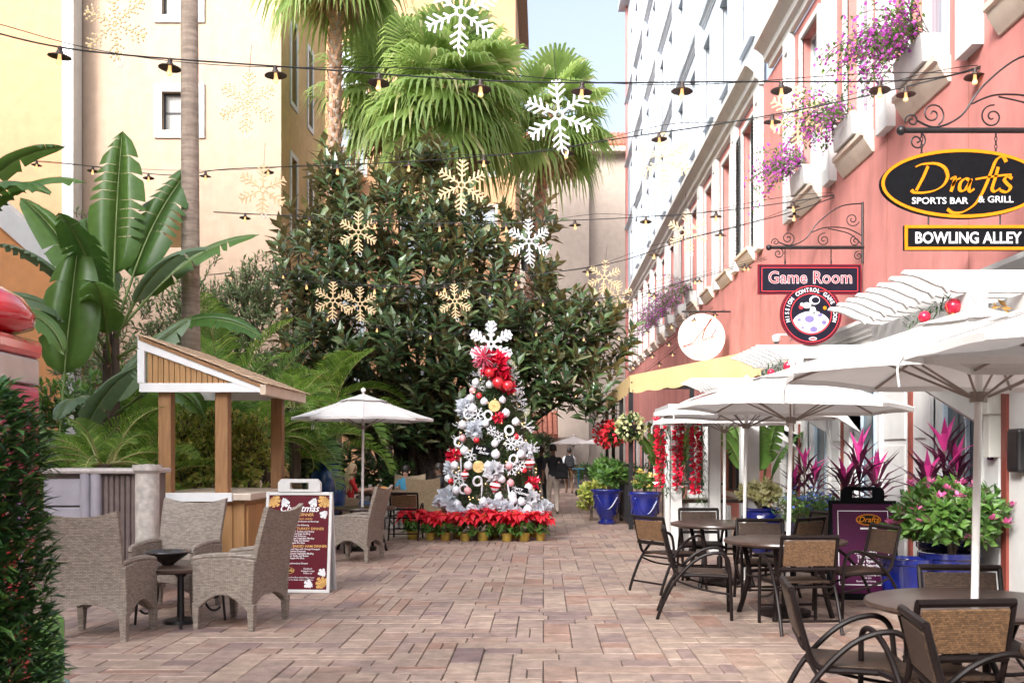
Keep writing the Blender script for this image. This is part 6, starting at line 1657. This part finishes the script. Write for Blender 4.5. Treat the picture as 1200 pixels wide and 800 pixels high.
# ---------------------------------------------------------------- Christmas tree
TX, TY = gx(579,19.9), 19.9
M['fir'] = leaf_mat('fir_needle', (.022,.060,.016), (.06,.12,.03), trans=.15, rough=.5)
ct = thing('christmas_tree', 'decorated Christmas tree standing behind the row of poinsettias', 'christmas tree', (TX, TY, 0))
H_, R_ = 3.40, 1.04
m = MB()
for i in range(1500):
    q = (i/1500)**.62; z = .25 + (H_-.35)*(1-q); a = i*2.399; rr = R_*(1 - (z-.2)/H_)**.75*U(.78,1.05) + .06
    o = Vector((math.cos(a), math.sin(a), 0)); d = (o + Vector((0,0,U(-.35,.25)))).normalized()
    tip = Vector((o.x*rr, o.y*rr, z)); ln = U(.22,.36)
    b = tip - d*ln
    m.tube([b, tip], [.008,.004], 3, 1, caps=False)
    for k in range(13):
        f = k/13; s = d.cross(Vector((0,0,1))).normalized(); u_ = s.cross(d)
        an = k*2.4; nd = d*.7 + s*math.cos(an) + u_*math.sin(an)
        m.leaf(b + d*ln*f, nd, u_, U(.07,.11), .02, .1, 0)
m.build('branches', [M['fir'], M['bark']], ct)
m = MB(); m.tube([(0,0,0),(0,0,H_)], [.07,.02], 10); m.build('trunk', M['bark'], ct, smooth=True)
m = MB(); 
for i in range(220):
    q = U(0,1)**.6; z = .3 + (H_-.5)*(1-q); a = U(0,6.283); rr = R_*(1-(z-.2)/H_)**.75*.98 + .06; m.ball((math.cos(a)*rr, math.sin(a)*rr, z), .012, 6, 4)
m.build('fairy_lights', M['mini'], ct)
# ornaments
def glit(name, c, rough=.35, metal=.0, coat=.3): return mat(name, c, rough, .15, 40, .3, 120, metal=metal, coat=coat)
M['o_white'] = glit('frosted_white_ball', (.74,.735,.77)); M['o_pink'] = glit('frosted_pink_ball', (.72,.36,.38)); M['o_red'] = glit('red_ball', (.62,.02,.03), .15, coat=.8)
M['o_blue'] = mat('ice_blue_tulle', (.74,.77,.82), .9, .1, 20, .5, 60, trans=.35); M['o_gold'] = glit('gold_lattice', (.72,.52,.22), .35, .3); M['o_tulle'] = mat('white_tulle', (.82,.83,.86), .9, .06, 20, .5, 60, trans=.35)
def surf(px, py, out=.03):
    """point on the visible side of the fir cone under a picture position"""
    x = (px-VX)*TY/F - TX; z = EYE - (py-VY)*TY/F
    rr = R_*max(0.02, 1-(z-.2)/H_)**.75 + .06
    x = max(-rr*.98, min(rr*.98, x)); y = -math.sqrt(max(0, rr*rr - x*x)) - out
    return Vector((TX + x, TY + y, z))
OG = 'ornaments on the Christmas tree'
oc = {}
def orn(kind, label, px, py, build=None, mt=None, out=.03, rot=None, sc_=1.0, smooth=True):
    p = surf(px, py, out)
    if kind not in oc:
        m = MB(); build(m); o = m.build(kind, mt, smooth=smooth, angle=45); oc[kind] = o.data; bpy.data.objects.remove(o)
    o = inst(oc[kind], kind, None, p, rot or (U(-.2,.2), U(-.2,.2), U(-.3,.3)), sc_); tag(o, label, 'ornament', OG); return o
LB = {'white_bauble':'frosted white ball ornament on the Christmas tree','pink_bauble':'frosted pink ball ornament on the Christmas tree','red_bauble':'small shiny red ball ornament on the Christmas tree','ring_ornament':'white ring ornament on the Christmas tree',
      'snowflake_ornament':'flat white snowflake ornament on the Christmas tree','icicle_ornament':'thin white icicle ornament on the Christmas tree','berry_spray':'white berry twig spray sticking out of the Christmas tree'}
ball = lambda r: (lambda m: (m.ball((0,0,0), r, 16, 10), m.tube([(0,0,r*.95),(0,0,r*1.2)], r*.18, 8)))
for (x, y) in ((558,449),(569,472),(594,485),(543,498),(547,528),(583,532),(538,573),(602,579),(603,583),(587,579),(619,594),(611,532),(610,460),(575,452),(552,467),(590,560),(620,570),(525,560),(566,436),(590,470),(556,480),(571,497),(605,495),(535,545),(575,545),(592,592),(556,592),(540,588),(612,585),(582,520),(552,545),(570,585)): orn('white_bauble', LB['white_bauble'], x, y, ball(.085), M['o_white'], sc_=U(.8,1.05))
for (x, y) in ((544,514),(552,573),(600,564),(545,458),(598,545)): orn('pink_bauble', LB['pink_bauble'], x, y, ball(.075), M['o_pink'], sc_=U(.85,1.05))
for (x, y) in ((563,465),(561,516),(531,563),(540,470),(606,512),(575,590),(615,550),(588,455),(597,447)): orn('red_bauble', LB['red_bauble'], x, y, ball(.06), M['o_red'])
def ringf(m): m.tube([(math.cos(R(i*18))*.075, 0, math.sin(R(i*18))*.085) for i in range(20)], .022, 7, closed=True)
for (x, y) in ((574,488),(598,505),(563,562),(603,538),(550,486),(539,518),(547,571)): orn('ring_ornament', LB['ring_ornament'], x, y, ringf, M['o_white'])
def flk(m):
    for k in range(6):
        a = R(30+60*k); d = Vector((math.cos(a),0,math.sin(a))); m.tube([(0,0,0), d*.17], .014, 5); m.ball(d*.17, .022, 6, 4)
        for s in (-1,1):
            b = a + s*R(50); m.tube([d*.09, d*.09 + Vector((math.cos(b),0,math.sin(b)))*.07], .012, 5)
for (x, y) in ((562,487),(578,505),(600,520),(586,512),(555,533),(610,545),(607,517),(601,548),(541,559),(551,480),(612,520)): orn('snowflake_ornament', LB['snowflake_ornament'], x, y, flk, M['o_white'], rot=(0, U(0,1), U(-.3,.3)), sc_=U(.55,.85))
def ici(m): m.tube([(0,0,.14),(0,0,.0),(0.004,0,-.16)], [.014,.017,.004], 6)
for (x, y) in ((543,545),(568,572),(603,593),(535,570),(532,552),(598,573),(546,562),(625,545)): orn('icicle_ornament', LB['icicle_ornament'], x, y, ici, M['o_white'])
def spray(m):
    for k in range(12):
        d = Vector((U(-1,1), U(-.8,.1), U(-.5,1))).normalized(); m.tube([(0,0,0), d*.12, d*.24 + Vector((0,0,-.02))], .005, 4)
        for q in (.1,.16,.2,.24): m.ball(d*q + rv()*.015, .014, 6, 4)
for (x, y) in ((535,440),(602,440),(530,480),(525,500),(606,470),(612,480),(545,425),(600,425),(520,530),(624,525),(533,515),(615,500),(572,440),(560,455),(605,455)): orn('berry_spray', LB['berry_spray'], x, y, spray, M['o_white'], -.06, sc_=U(.6,.9))
def lat(m): m.prism([(math.cos(R(i*15))*.10, math.sin(R(i*15))*.10) for i in range(24)], lambda a, b, t: (a, t, b), -.02, .02); m.tube([(math.cos(R(i*15))*.10, -.01, math.sin(R(i*15))*.10) for i in range(24)], .014, 6, closed=True); [m.tube([(0,-.022,0),(math.cos(R(i*45))*.09,-.022,math.sin(R(i*45))*.09)], .006, 4) for i in range(8)]
orn('gold_disc_ornament', 'gold lattice disc ornament high on the Christmas tree', 581, 477, lat, M['o_gold'], rot=(0,0,0)); orn('gold_disc_ornament', 'gold lattice disc ornament at the middle of the Christmas tree', 564, 546, lat, M['o_gold'], rot=(0,0,0))
def tul(m):
    for k in range(60):
        o = rv(); m.leaf(o*.05, o, rv(), U(.14,.2), .14, .4, 0)
orn('tulle_pompom', 'large ice blue tulle pompom at the upper left of the Christmas tree', 540, 478, tul, M['o_blue'], sc_=1.15); orn('tulle_pompom', 'ice blue tulle knot at the centre left of the Christmas tree', 559, 504, tul, M['o_blue'], sc_=.95)
orn('tulle_pompom', 'ice blue tulle bunch low on the left of the Christmas tree', 527, 580, tul, M['o_blue'], sc_=1.0); orn('tulle_pompom', 'ice blue tulle bunch at the left edge below the red bow', 522, 548, tul, M['o_blue'], sc_=.8)
orn('tulle_bow', 'white tulle bow above the striped finial ornament', 582, 552, tul, M['o_tulle'], sc_=1.05); orn('tulle_bow', 'white tulle bunch at the right edge of the Christmas tree', 618, 530, tul, M['o_tulle'], sc_=.9); orn('tulle_bow', 'white tulle bow low at the right of the Christmas tree', 624, 583, tul, M['o_tulle'], sc_=.85)
def strp(m):
    pf = [(.001,.16),(.03,.13),(.02,.10),(.10,.06),(.125,.0),(.10,-.05),(.06,-.10),(.03,-.14),(.001,-.18)]
    for i in range(len(pf)-1): m.lathe([pf[i], pf[i+1]], 14, (0,0,0), i % 2)
for (x, y, lb) in ((583,567,'red and white striped finial ornament at the centre of the Christmas tree'), (621,542,'red and white striped finial ornament at the right of the Christmas tree'), (548,555,'red and white striped drop ornament at the left of the Christmas tree')):
    orn('striped_finial', lb, x, y, strp, [M['o_red'], M['o_white']], sc_=.9 if x != 548 else .7)
def bow(m):
    for k in range(44):
        o = rv(); o.z *= .8; m.leaf(o*.03, o, rv(), U(.14,.22), U(.08,.12), .3, 0)
orn('red_bow', 'red ribbon bow at the left side of the Christmas tree', 533, 533, bow, M['foil_red']); orn('red_bow', 'red ribbon bow at the right side of the Christmas tree', 624, 564, bow, M['foil_red'], sc_=.85)
orn('red_bow', 'small red dotted bow below the gold disc', 586, 490, bow, M['foil_red'], sc_=.7)
def plq(m): m.span(-.17,.17,-.012,.012,-.085,.085)
for (x, y, lb, tx) in ((568,528,'black plaque reading let it snow on the Christmas tree', ('Let it','Snow')), (609,573,'black plaque reading merry Christmas on the Christmas tree', ('Merry','Christmas'))):
    t = thing('black_plaque', lb, 'ornament', surf(x, y, .05), group=OG, rot=(0, R(12), 0)); m = MB(); plq(m); m.build('plate', M['sign_black'], t, bevel=.006)
    m = MB()
    for i, s in enumerate(tx): text_into(m, s, .085, lambda u, v: (u + (.03 if i else -.04), -.0135, v + .015 - i*.07), 0, .3, .012)
    m.build('lettering', M['sign_white'], t)
# the balls, rings and sprays are told apart by their order from the top of the tree
ORD = ['topmost','second','third','fourth','fifth','sixth','seventh','eighth','ninth','tenth','eleventh','twelfth','thirteenth','fourteenth','fifteenth','sixteenth','seventeenth','eighteenth'] + ['%dth' % i for i in range(19, 60)]
for kd, lb in LB.items():
    os_ = sorted([o for o in COL.objects if o.get('label') == lb], key=lambda o: -o.location.z)
    for i, o in enumerate(os_):
        o['label'] = lb.replace(' on the Christmas tree', '').replace(' sticking out of the Christmas tree', '') + (', topmost of its kind on the Christmas tree' if i == 0 else ', lowest of its kind on the Christmas tree' if i == len(os_)-1 else ', ' + ORD[i] + ' from the top of the Christmas tree')
# tulle garland near the foot
gl = thing('tulle_garland', 'ice blue tulle garland looped around the foot of the Christmas tree', 'garland', (TX, TY, 0)); m = MB()
for i in range(320):
    a = lerp(R(190), R(345), i/320); z = .62 + .10*math.sin(i*.045) - .0004*i; rr = R_*(1-(z-.2)/H_)**.75 + .13
    m.leaf(Vector((math.cos(a)*rr, math.sin(a)*rr, z)), rv(), rv(), .16, .11, .4, 0)
m.build('tulle', M['o_blue'], gl)
# topper
tp = thing('snowflake_topper', 'white snowflake topper above the big red bows', 'tree topper', (TX - .05, TY-.12, EYE - (404-VY)*TY/F), rot=(0, 0, 0)); inst(fm_['flat'], 'flake', tp, None, None, .98); m = MB(); m.tube([(0,0.02,-.1),(0.05,.1,-.95)], .012, 5); m.build('stake', M['pole_white'], tp)
bw = thing('red_bow_cluster', 'cluster of red bows and striped pompom below the snowflake topper', 'bow', surf(578, 436, .1)); m = MB()
for c, r, n in ((Vector((.05,0,.10)),.33,90), (Vector((.20,-.03,-.14)),.22,60), (Vector((.33,0.0,-.32)),.16,50)):
    for k in range(n): o = rv(); m.leaf(c + o*r*.25, o, rv(), U(.5,.95)*r, r*.45, .3, 0)
m.build('ribbon', M['foil_red'], bw); m = MB()
for k in range(150): o = rv(); m.leaf(Vector((-.16,-.16,.25)), o, rv(), U(.22,.32), .03, .1, 0 if k % 4 else 1)
m.build('pompom', [mat('pink_red_curl', (.72,.10,.18), .4, .1), M['o_white']], bw)
for (x, z, r) in ((-.04,-.05,.10),(.12,-.24,.11),(.30,-.30,.10)):
    m = MB(); m.ball((x,-.16,z), r, 16, 10); m.build('bauble', M['o_red'], bw, smooth=True)

# ---------------------------------------------------------------- poinsettias
M['foil_gold'] = mat('gold_pot_foil', (.62,.46,.10), .3, .25, 14, .5, 30, metal=.7)
def poin(seed):
    t = thing('poinsettia', '', 'poinsettia', group='poinsettias around the Christmas tree'); m = MB(); m.lathe([(.07,0),(.08,.02),(.095,.12),(.11,.14),(.10,.14)], 16); m.build('pot', M['foil_gold'], t, smooth=True)
    g_ = MB(); r_ = MB(); y_ = MB()
    for k in range(46):
        a = U(0,6.28); d = Vector((math.cos(a), math.sin(a), U(-.5,.5))); g_.leaf(Vector((d.x*.05, d.y*.05, U(.14,.34))), d, Vector((0,0,1)), U(.13,.19), .09, .1, 0, .35)
    for k in range(7):
        a = k*2.4; c = Vector((math.cos(a)*.15*(k>0), math.sin(a)*.15*(k>0), U(.32,.50)))
        for j in range(11):
            b = j*2*math.pi/5.5 + U(-.2,.2); d = Vector((math.cos(b), math.sin(b), U(-.55,.45))) + Vector((math.cos(a),math.sin(a),0))*.25*(k>0); r_.leaf(c, d, Vector((0,0,1)), U(.15,.22), .095, .12, 0, .3)
        for j in range(4): y_.ball(c + Vector((U(-.015,.015),U(-.015,.015),.015)), .009, 5, 4)
    g_.build('foliage', M['green'], t); r_.build('bracts', M['redleaf'], t); y_.build('cyathia', M['sign_yellow'], t); return t
p1 = poin(1)
PO = [(484,18.9),(504,18.75),(522,18.65),(545,18.55),(566,18.6),(594,18.45),(614,18.5),(633,18.65)]
for i, (px, d) in enumerate(PO):
    lb = ['leftmost potted poinsettia in the row under the Christmas tree','second poinsettia from the left in the front row','third poinsettia from the left in the front row','fourth poinsettia from the left in the front row','fifth poinsettia from the left in the front row','sixth poinsettia from the left, below the black plaque','second poinsettia from the right in the front row','rightmost potted poinsettia in the row under the Christmas tree'][i]
    place(p1, i > 0, (gx(px,d), d, 0), U(0,6.28), lb, None, U(.95,1.15))
for i, (px, d) in enumerate(((512,19.4),(536,19.2),(580,19.1),(604,19.1),(626,19.4))):
    o = copy_tree(p1); o.location = (gx(px,d), d, .0); o.rotation_euler = (0,0,U(0,6.28)); o.scale = (.95,)*3
    tag(o, 'poinsettia tucked into the back row, ' + ['far left','second from the left','in the middle','second from the right','far right'][i])
# ---------------------------------------------------------------- gift tower at the left edge
M['g_red'] = mat('glossy_red_resin', (.50,.01,.02), .15, .15, 5, coat=.8); M['g_pink'] = mat('glossy_pink_resin', (.55,.03,.14), .15, .1, 5, coat=.8)
M['g_silver'] = mat('silver_ribbon', (.50,.50,.54), .25, .15, 6, metal=.7); M['g_blue'] = mat('pale_blue_ribbon', (.16,.36,.66), .25, .1, 5, coat=.5)
M['g_green'] = mat('glossy_green_resin', (.10,.36,.06), .2, .1, 5, coat=.7); M['g_teal'] = mat('glossy_teal_resin', (.02,.30,.32), .2, .1, 5, coat=.7); M['g_purple'] = mat('violet_ribbon', (.30,.04,.42), .2, .1, 5, coat=.6)
gt = thing('gift_tower', 'stack of glossy red and pink gift boxes with bows behind the hedge', 'gift sculpture', (-2.86, 4.85, 0))
def gbox(name, x, y, z0, z1, sx, mt, rz, band=None, bm=None):
    m = MB(); m.box(x, y, (z0+z1)/2, sx, sx, z1-z0, rz); o = m.build(name, mt, gt, bevel=.03)
    if band:
        m = MB(); m.box(x, y, (z0+z1)/2, sx+.012, sx*.22, (z1-z0)+.012, rz); m.box(x, y, (z0+z1)/2, sx*.22, sx+.012, (z1-z0)+.013, rz); m.build('ribbon', bm, o, bevel=.008)
gbox('gift_box', .02, 0, 0, .42, .92, M['g_teal'], .2, 1, M['g_silver']); gbox('gift_box', .0, 0, .43, .78, .80, M['g_green'], -.1, 1, M['g_red'])
gbox('gift_box', .02, 0, .79, 1.36, .66, M['g_red'], .25, 1, M['g_purple']); gbox('gift_box', .08, 0, 1.37, 1.93, .56, M['g_pink'], .1)
m = MB(); m.box(.08, 0, 2.0, .55, .55, .13, .1); m.build('silver_band', M['g_silver'], gt, bevel=.01)
gbox('gift_box', .08, 0, 2.065, 2.16, .58, M['g_red'], .1)
m = MB(); m.lathe([(.02,2.16),(.22,2.165),(.32,2.20),(.33,2.26),(.28,2.34),(.17,2.40),(.09,2.43),(.07,2.47),(.11,2.56),(.15,2.62),(.13,2.63),(.05,2.5)], 28, (.09,0,0)); m.build('gift_sack', M['g_red'], gt, smooth=True, angle=180)
m = MB(); zb = 2.45; bx0 = .12
m.tube([(.03+math.cos(R(i*20))*.095, math.sin(R(i*20))*.095, zb) for i in range(18)], .03, 8, closed=True)
for s in (-1,1): m.tube(catmull([(.12,-.08,zb),(.15+s*.08,-.12,zb+.07),(.19+s*.10,-.12,zb+.03),(.15+s*.04,-.12,zb-.01)], 4), .03, 7)
m.tube(catmull([(.12,-.1,zb-.01),(.15,-.2,zb-.08),(.15,-.26,zb-.16)], 4), .028, 7); m.tube(catmull([(.14,-.08,zb),(.21,-.2,zb-.06),(.23,-.24,zb-.14)], 4), .028, 7)
m.v = [(x+.03, y, z) for x, y, z in m.v]; m.build('bow', M['g_blue'], gt, smooth=True)
for (x, z, r, mt) in ((.36,1.72,.075,'g_red'),(.40,1.62,.07,'g_pink'),(.42,1.12,.10,'g_red'),(.44,.96,.10,'g_red'),(.47,.80,.09,'g_red')):
    m = MB(); m.ball((x, -.28, z), r, 16, 10, 0, 1.15); m.build('bauble', M[mt], gt, smooth=True)
m = MB()
for k in range(40): o = rv(); m.leaf(Vector((.46,-.42,.36)), o, rv(), U(.1,.17), .05, .3, 0)
m.build('curly_ribbon', M['g_teal'], gt)

# blue urn by the palms
urn('glazed_planter', 'tall dark blue glazed jar standing behind the lone umbrella', (gx(383,19.4), 19.4, .1), .36, 1.35, M['navy_glaze'] if False else mat('mottled_blue_glaze', (.015,.06,.20), .2, .5, 7, coat=.6), GPL, [(.55,0),(.7,.1),(.95,.4),(1.0,.62),(.9,.8),(.62,.90),(.66,.95),(.74,1.0),(.6,1.0),(.55,.93)], False)

# ---------------------------------------------------------------- people
def person(label, loc, rz, joints, mats, hair_fn=None, scale=1.0):
    """one skinned surface over a jointed skeleton; joints: name -> (xyz, radius); material by the nearest bone"""
    t = thing('person', label, 'person', loc, rz)
    bones = [('pelvis','waist','shirt'),('waist','chest','shirt'),('chest','neck','shirt'),('neck','jaw','skin'),('jaw','head','skin'),
             ('chest','shL','shirt'),('shL','elL','sleeve'),('elL','wrL','fore'),('wrL','haL','skin'),('chest','shR','shirt'),('shR','elR','sleeve'),('elR','wrR','fore'),('wrR','haR','skin'),
             ('pelvis','hiL','pants'),('hiL','knL','pants'),('knL','anL','shin'),('anL','toL','shoe'),('pelvis','hiR','pants'),('hiR','knR','pants'),('knR','anR','shin'),('anR','toR','shoe')]
    names = ['pelvis'] + [k for k in joints if k != 'pelvis']; ix = {k: i for i, k in enumerate(names)}
    me = bpy.data.meshes.new('body'); me.from_pydata([joints[k][0] for k in names], [(ix[a], ix[b]) for a, b, _ in bones], [])
    o = bpy.data.objects.new('body', me); COL.objects.link(o)
    sk = o.modifiers.new('skin', 'SKIN'); sk.branch_smoothing = .6
    sv = me.skin_vertices[0].data
    for k in names: r = joints[k][1]; sv[ix[k]].radius = r if isinstance(r, tuple) else (r, r); sv[ix[k]].use_root = (k == 'pelvis')
    ss = o.modifiers.new('sub', 'SUBSURF'); ss.levels = 2; ss.render_levels = 2
    dg = bpy.context.evaluated_depsgraph_get(); dg.update()
    nm = bpy.data.meshes.new_from_object(o.evaluated_get(dg)); bpy.data.objects.remove(o)
    keys = ['shirt','skin','sleeve','fore','pants','shin','shoe']
    nm.materials.clear()
    for k in keys: nm.materials.append(mats.get(k) or {'sleeve': mats['shirt'], 'fore': mats['skin'], 'shin': mats['pants']}[k])
    segs = [(Vector(joints[a][0]), Vector(joints[b][0]), keys.index(c)) for a, b, c in bones]
    for p in nm.polygons:
        c = p.center; best = (9, 0)
        for a, b, mi in segs:
            ab = b - a; tt = max(0, min(1, (c-a).dot(ab)/max(1e-9, ab.dot(ab)))); dd = (c - a - ab*tt).length
            if dd < best[0]: best = (dd, mi)
        p.material_index = best[1]; p.use_smooth = True
    b = bpy.data.objects.new('body', nm); COL.objects.link(b); b.parent = t
    hd = Vector(joints['head'][0]); 
    if hair_fn: hair_fn(t, hd)
    # face: eyes, nose, mouth, ears on the front (+y side) of the head
    m = MB(); f = hd - Vector((0,0,.055))
    for s in (-1,1): m.ball(f + Vector((s*.032,.080,.02)), .010, 8, 5, 1); m.ball(f + Vector((s*.088,-.01,.0)), .022, 8, 5, 0, 1.3)
    m.leaf(f + Vector((0,.085,.01)), Vector((0,.25,-1)), Vector((0,1,0)), .045, .03, .5, 0); m.tube([f + Vector((-.02,.082,-.05)), f + Vector((0,.088,-.053)), f + Vector((.02,.082,-.05))], .005, 5, 2)
    m.build('face', [mats['skin'], M['iron'], M['lip']], t, smooth=True)
    # hands: four fingers and a thumb
    for h, wv in (('haL','wrL'), ('haR','wrR')):
        a, bq = Vector(joints[wv][0]), Vector(joints[h][0]); d = (bq-a).normalized(); sd_ = d.cross(Vector((0,1,.2))).normalized(); m = MB()
        for i, ln in enumerate((.065,.075,.07,.055)):
            s = bq + sd_*(i-1.5)*.019; m.tube([s - d*.01, s + d*ln*.55, s + d*ln*.8 + sd_.cross(d)*.02], [.0095,.009,.006], 6)
        m.tube([a + d*.03 + sd_*-.03, a + d*.07 + sd_*-.055, a + d*.10 + sd_*-.055], [.011,.010,.007], 6); m.build('fingers', mats['skin'], t, smooth=True)
    t.scale = (scale,)*3
    return t
M['lip'] = mat('lip', (.35,.12,.10), .5, .05)
def standing(stride=.0, arm=.0):
    return {'pelvis': ((0,0,.95),(.15,.105)), 'waist': ((0,0,1.10),(.135,.095)), 'chest': ((0,.01,1.33),(.165,.115)), 'neck': ((0,.0,1.50),.058), 'jaw': ((0,.02,1.58),(.062,.075)), 'head': ((0,.015,1.68),(.078,.095)),
            'shL': ((-.19,0,1.42),.062), 'elL': ((-.25,-.04-arm,1.14),.045), 'wrL': ((-.26,.04-arm,.90),.03), 'haL': ((-.26,.06-arm,.82),(.038,.02)),
            'shR': ((.19,0,1.42),.062), 'elR': ((.25,-.04+arm,1.14),.045), 'wrR': ((.26,.06+arm,.90),.03), 'haR': ((.26,.08+arm,.82),(.038,.02)),
            'hiL': ((-.09,0,.88),.10), 'knL': ((-.10,.03+stride*.4,.50),.065), 'anL': ((-.10,-.02+stride,.09),.045), 'toL': ((-.11,.14+stride,.035),(.045,.03)),
            'hiR': ((.09,0,.88),.10), 'knR': ((.10,.05-stride*.3,.50),.065), 'anR': ((.10,-.04-stride,.09),.045), 'toR': ((.11,.12-stride,.035),(.045,.03))}
def seated(reach=.25):
    return {'pelvis': ((0,0,.54),(.16,.12)), 'waist': ((0,.01,.70),(.13,.095)), 'chest': ((0,.04,.93),(.155,.11)), 'neck': ((0,.05,1.10),.052), 'jaw': ((0,.08,1.18),(.060,.072)), 'head': ((0,.08,1.27),(.078,.094)),
            'shL': ((-.17,.04,1.02),.055), 'elL': ((-.22,.14,.80),.042), 'wrL': ((-.15,.16+reach,.83),.028), 'haL': ((-.12,.24+reach,.84),(.036,.02)),
            'shR': ((.17,.04,1.02),.055), 'elR': ((.22,.14,.80),.042), 'wrR': ((.15,.16+reach,.83),.028), 'haR': ((.12,.24+reach,.84),(.036,.02)),
            'hiL': ((-.09,.08,.53),.10), 'knL': ((-.10,.45,.53),.068), 'anL': ((-.10,.45,.09),.043), 'toL': ((-.10,.60,.035),(.042,.028)),
            'hiR': ((.09,.08,.53),.10), 'knR': ((.10,.45,.53),.068), 'anR': ((.10,.45,.09),.043), 'toR': ((.10,.60,.035),(.042,.028))}
def short_hair(mt):
    def f(t, hd):
        m = MB(); m.lathe([(.001,.125),(.05,.115),(.085,.07),(.094,.02),(.088,-.03),(.07,-.055)], 16, hd + Vector((0,-.018,-.012))); m.build('hair', mt, t, smooth=True)
    return f
def long_hair(mt):
    def f(t, hd):
        m = MB(); m.lathe([(.001,.12),(.06,.11),(.092,.06),(.10,.0)], 16, hd + Vector((0,-.02,-.01)))
        for k in range(34):
            a = lerp(R(165), R(375), k/33); o = Vector((math.cos(a)*.085, math.sin(a)*.085 - .02, .03)); L_ = U(.42,.56)
            m.tube(catmull([hd + o, hd + o*1.25 + Vector((0,-.02,-.16)), hd + o*1.35 + Vector((U(-.02,.02),-.05,-.34)), hd + o*1.1 + Vector((U(-.03,.03),-.04,-L_))], 4), [.022]*9+[.018,.014,.010,.004], 5)
        m.build('hair', mt, t, smooth=True)
    return f
SK1, SK2 = mat('light_skin', (.55,.33,.24), .5, .06), mat('dark_skin', (.16,.085,.055), .5, .06)
HB, HD = mat('blonde_hair', (.62,.46,.27), .45, .25, 30), mat('dark_hair', (.02,.015,.013), .5, .2)
CK = mat('black_cloth', (.02,.02,.025), .8, .15); CB = mat('beige_trousers', (.42,.35,.30), .8, .1); CR = mat('red_cloth', (.55,.02,.025), .8, .1); CBl = mat('sky_blue_cloth', (.08,.32,.50), .8, .1); CW = mat('white_cloth', (.72,.73,.76), .8, .06); CBr = mat('brown_trousers', (.20,.12,.07), .8, .1); SHB = mat('black_shoe', (.015,.015,.015), .5, .1); JE = mat('blue_jeans', (.07,.11,.20), .8, .15)
person('person with long blonde hair in red seated at the far table', (-4.02, 21.2, .0), R(-75), seated(.22), {'shirt': CR, 'skin': SK1, 'sleeve': CR, 'pants': JE, 'shoe': SHB}, long_hair(HB))
person('small person in a sky blue shirt looking down at the far table', (-3.05, 22.7, .04), R(175), {k: ((v[0][0]*.86, v[0][1]*.86, v[0][2]*.88 + (.06 if v[0][2] > .3 else 0)), tuple(q*.9 for q in v[1]) if isinstance(v[1], tuple) else v[1]*.9) for k, v in seated(.1).items()}, {'shirt': CBl, 'skin': SK1, 'pants': JE, 'shoe': SHB}, short_hair(HD))
person('person in black top seated beyond the honey chair by the tree', (-2.25, 22.6, 0), R(110), seated(.2), {'shirt': CK, 'skin': SK2, 'sleeve': CK, 'pants': CK, 'shoe': SHB}, short_hair(HD))
pw = person('person in black shirt and beige trousers walking away with a bag', (gx(648,26.6), 26.6, 0), R(3), standing(.16,.10), {'shirt': CK, 'skin': SK2, 'sleeve': CK, 'pants': CB, 'shoe': SHB}, short_hair(HD), 1.02)
person('person in dark clothes half hidden behind the Christmas tree', (gx(634,27.6), 27.6, 0), R(-5), standing(-.14,.08), {'shirt': CK, 'skin': SK2, 'sleeve': CK, 'pants': CK, 'shoe': SHB}, short_hair(HD), 1.0)
person('person in white shirt with a black backpack walking far away', (gx(667,40), 40, 0), R(2), standing(.18,.06), {'shirt': CW, 'skin': SK2, 'sleeve': CW, 'pants': CBr, 'shoe': SHB}, short_hair(HD), 1.0)
def bag(label, loc, w_, h_, d_, mt, name='backpack', cat='backpack'):
    t = thing(name, label, cat, loc); m = MB(); m.prism([(-w_/2,0),(w_/2,0),(w_/2*1.02,h_*.6),(w_/2*.75,h_*.95),(0,h_),(-w_/2*.75,h_*.95),(-w_/2*1.02,h_*.6)], lambda a, b, tt: (a, tt, b), -d_/2, d_/2); m.build('pack', mt, t, bevel=.03)
    m = MB(); m.span(-w_*.36,w_*.36,-d_/2-.05,-d_/2,h_*.08,h_*.45); m.build('pocket', mt, t, bevel=.02)
    m = MB(); m.tube(catmull([(-w_*.3,d_/2,h_*.9),(-w_*.3,d_/2+.06,h_*1.05),(-w_*.3,d_/2+.22,h_*.95)], 4), .014, 6); m.tube(catmull([(w_*.3,d_/2,h_*.9),(w_*.3,d_/2+.06,h_*1.05),(w_*.3,d_/2+.22,h_*.95)], 4), .014, 6); m.build('strap', mt, t)
bag('black backpack on the back of the person in white', (gx(667,40), 39.82, 1.0), .36, .50, .18, CK)
bag('black shoulder bag at the side of the walker in black', (gx(658,26.5), 26.45, .92), .34, .42, .16, CK, 'shoulder_bag', 'bag')
bag('pale tote bag hanging beside the far walker', (gx(661,39.8), 39.75, .62), .34, .42, .12, mat('pale_tote_cloth', (.52,.48,.42), .8, .1), 'tote_bag', 'bag')
# stick-handled scooter far down the lane
sc_t = thing('kick_scooter', 'small blue kick scooter standing beside the far walker', 'scooter', (gx(677,38.5), 38.5, 0), R(80)); CT = mat('teal_blue_metal', (.01,.09,.16), .35, .1, metal=.3)
m = MB(); m.span(-.32,.28,-.07,.07,.09,.13); m.build('deck', CK, sc_t, bevel=.01)
m = MB(); m.tube([(.30,0,.10),(.25,0,.98)], .03, 8); m.tube([(.25,-.24,.98),(.25,.24,.98)], .02, 8); m.build('stem', CT, sc_t, smooth=True)
for x in (-.36,.34): m = MB(); m.lathe([(.03,-.025),(.10,-.025),(.11,0),(.10,.025),(.03,.025)], 16, (x,0,.11), M=Matrix.Rotation(R(90),3,'X')); m.build('wheel', SHB, sc_t, smooth=True)
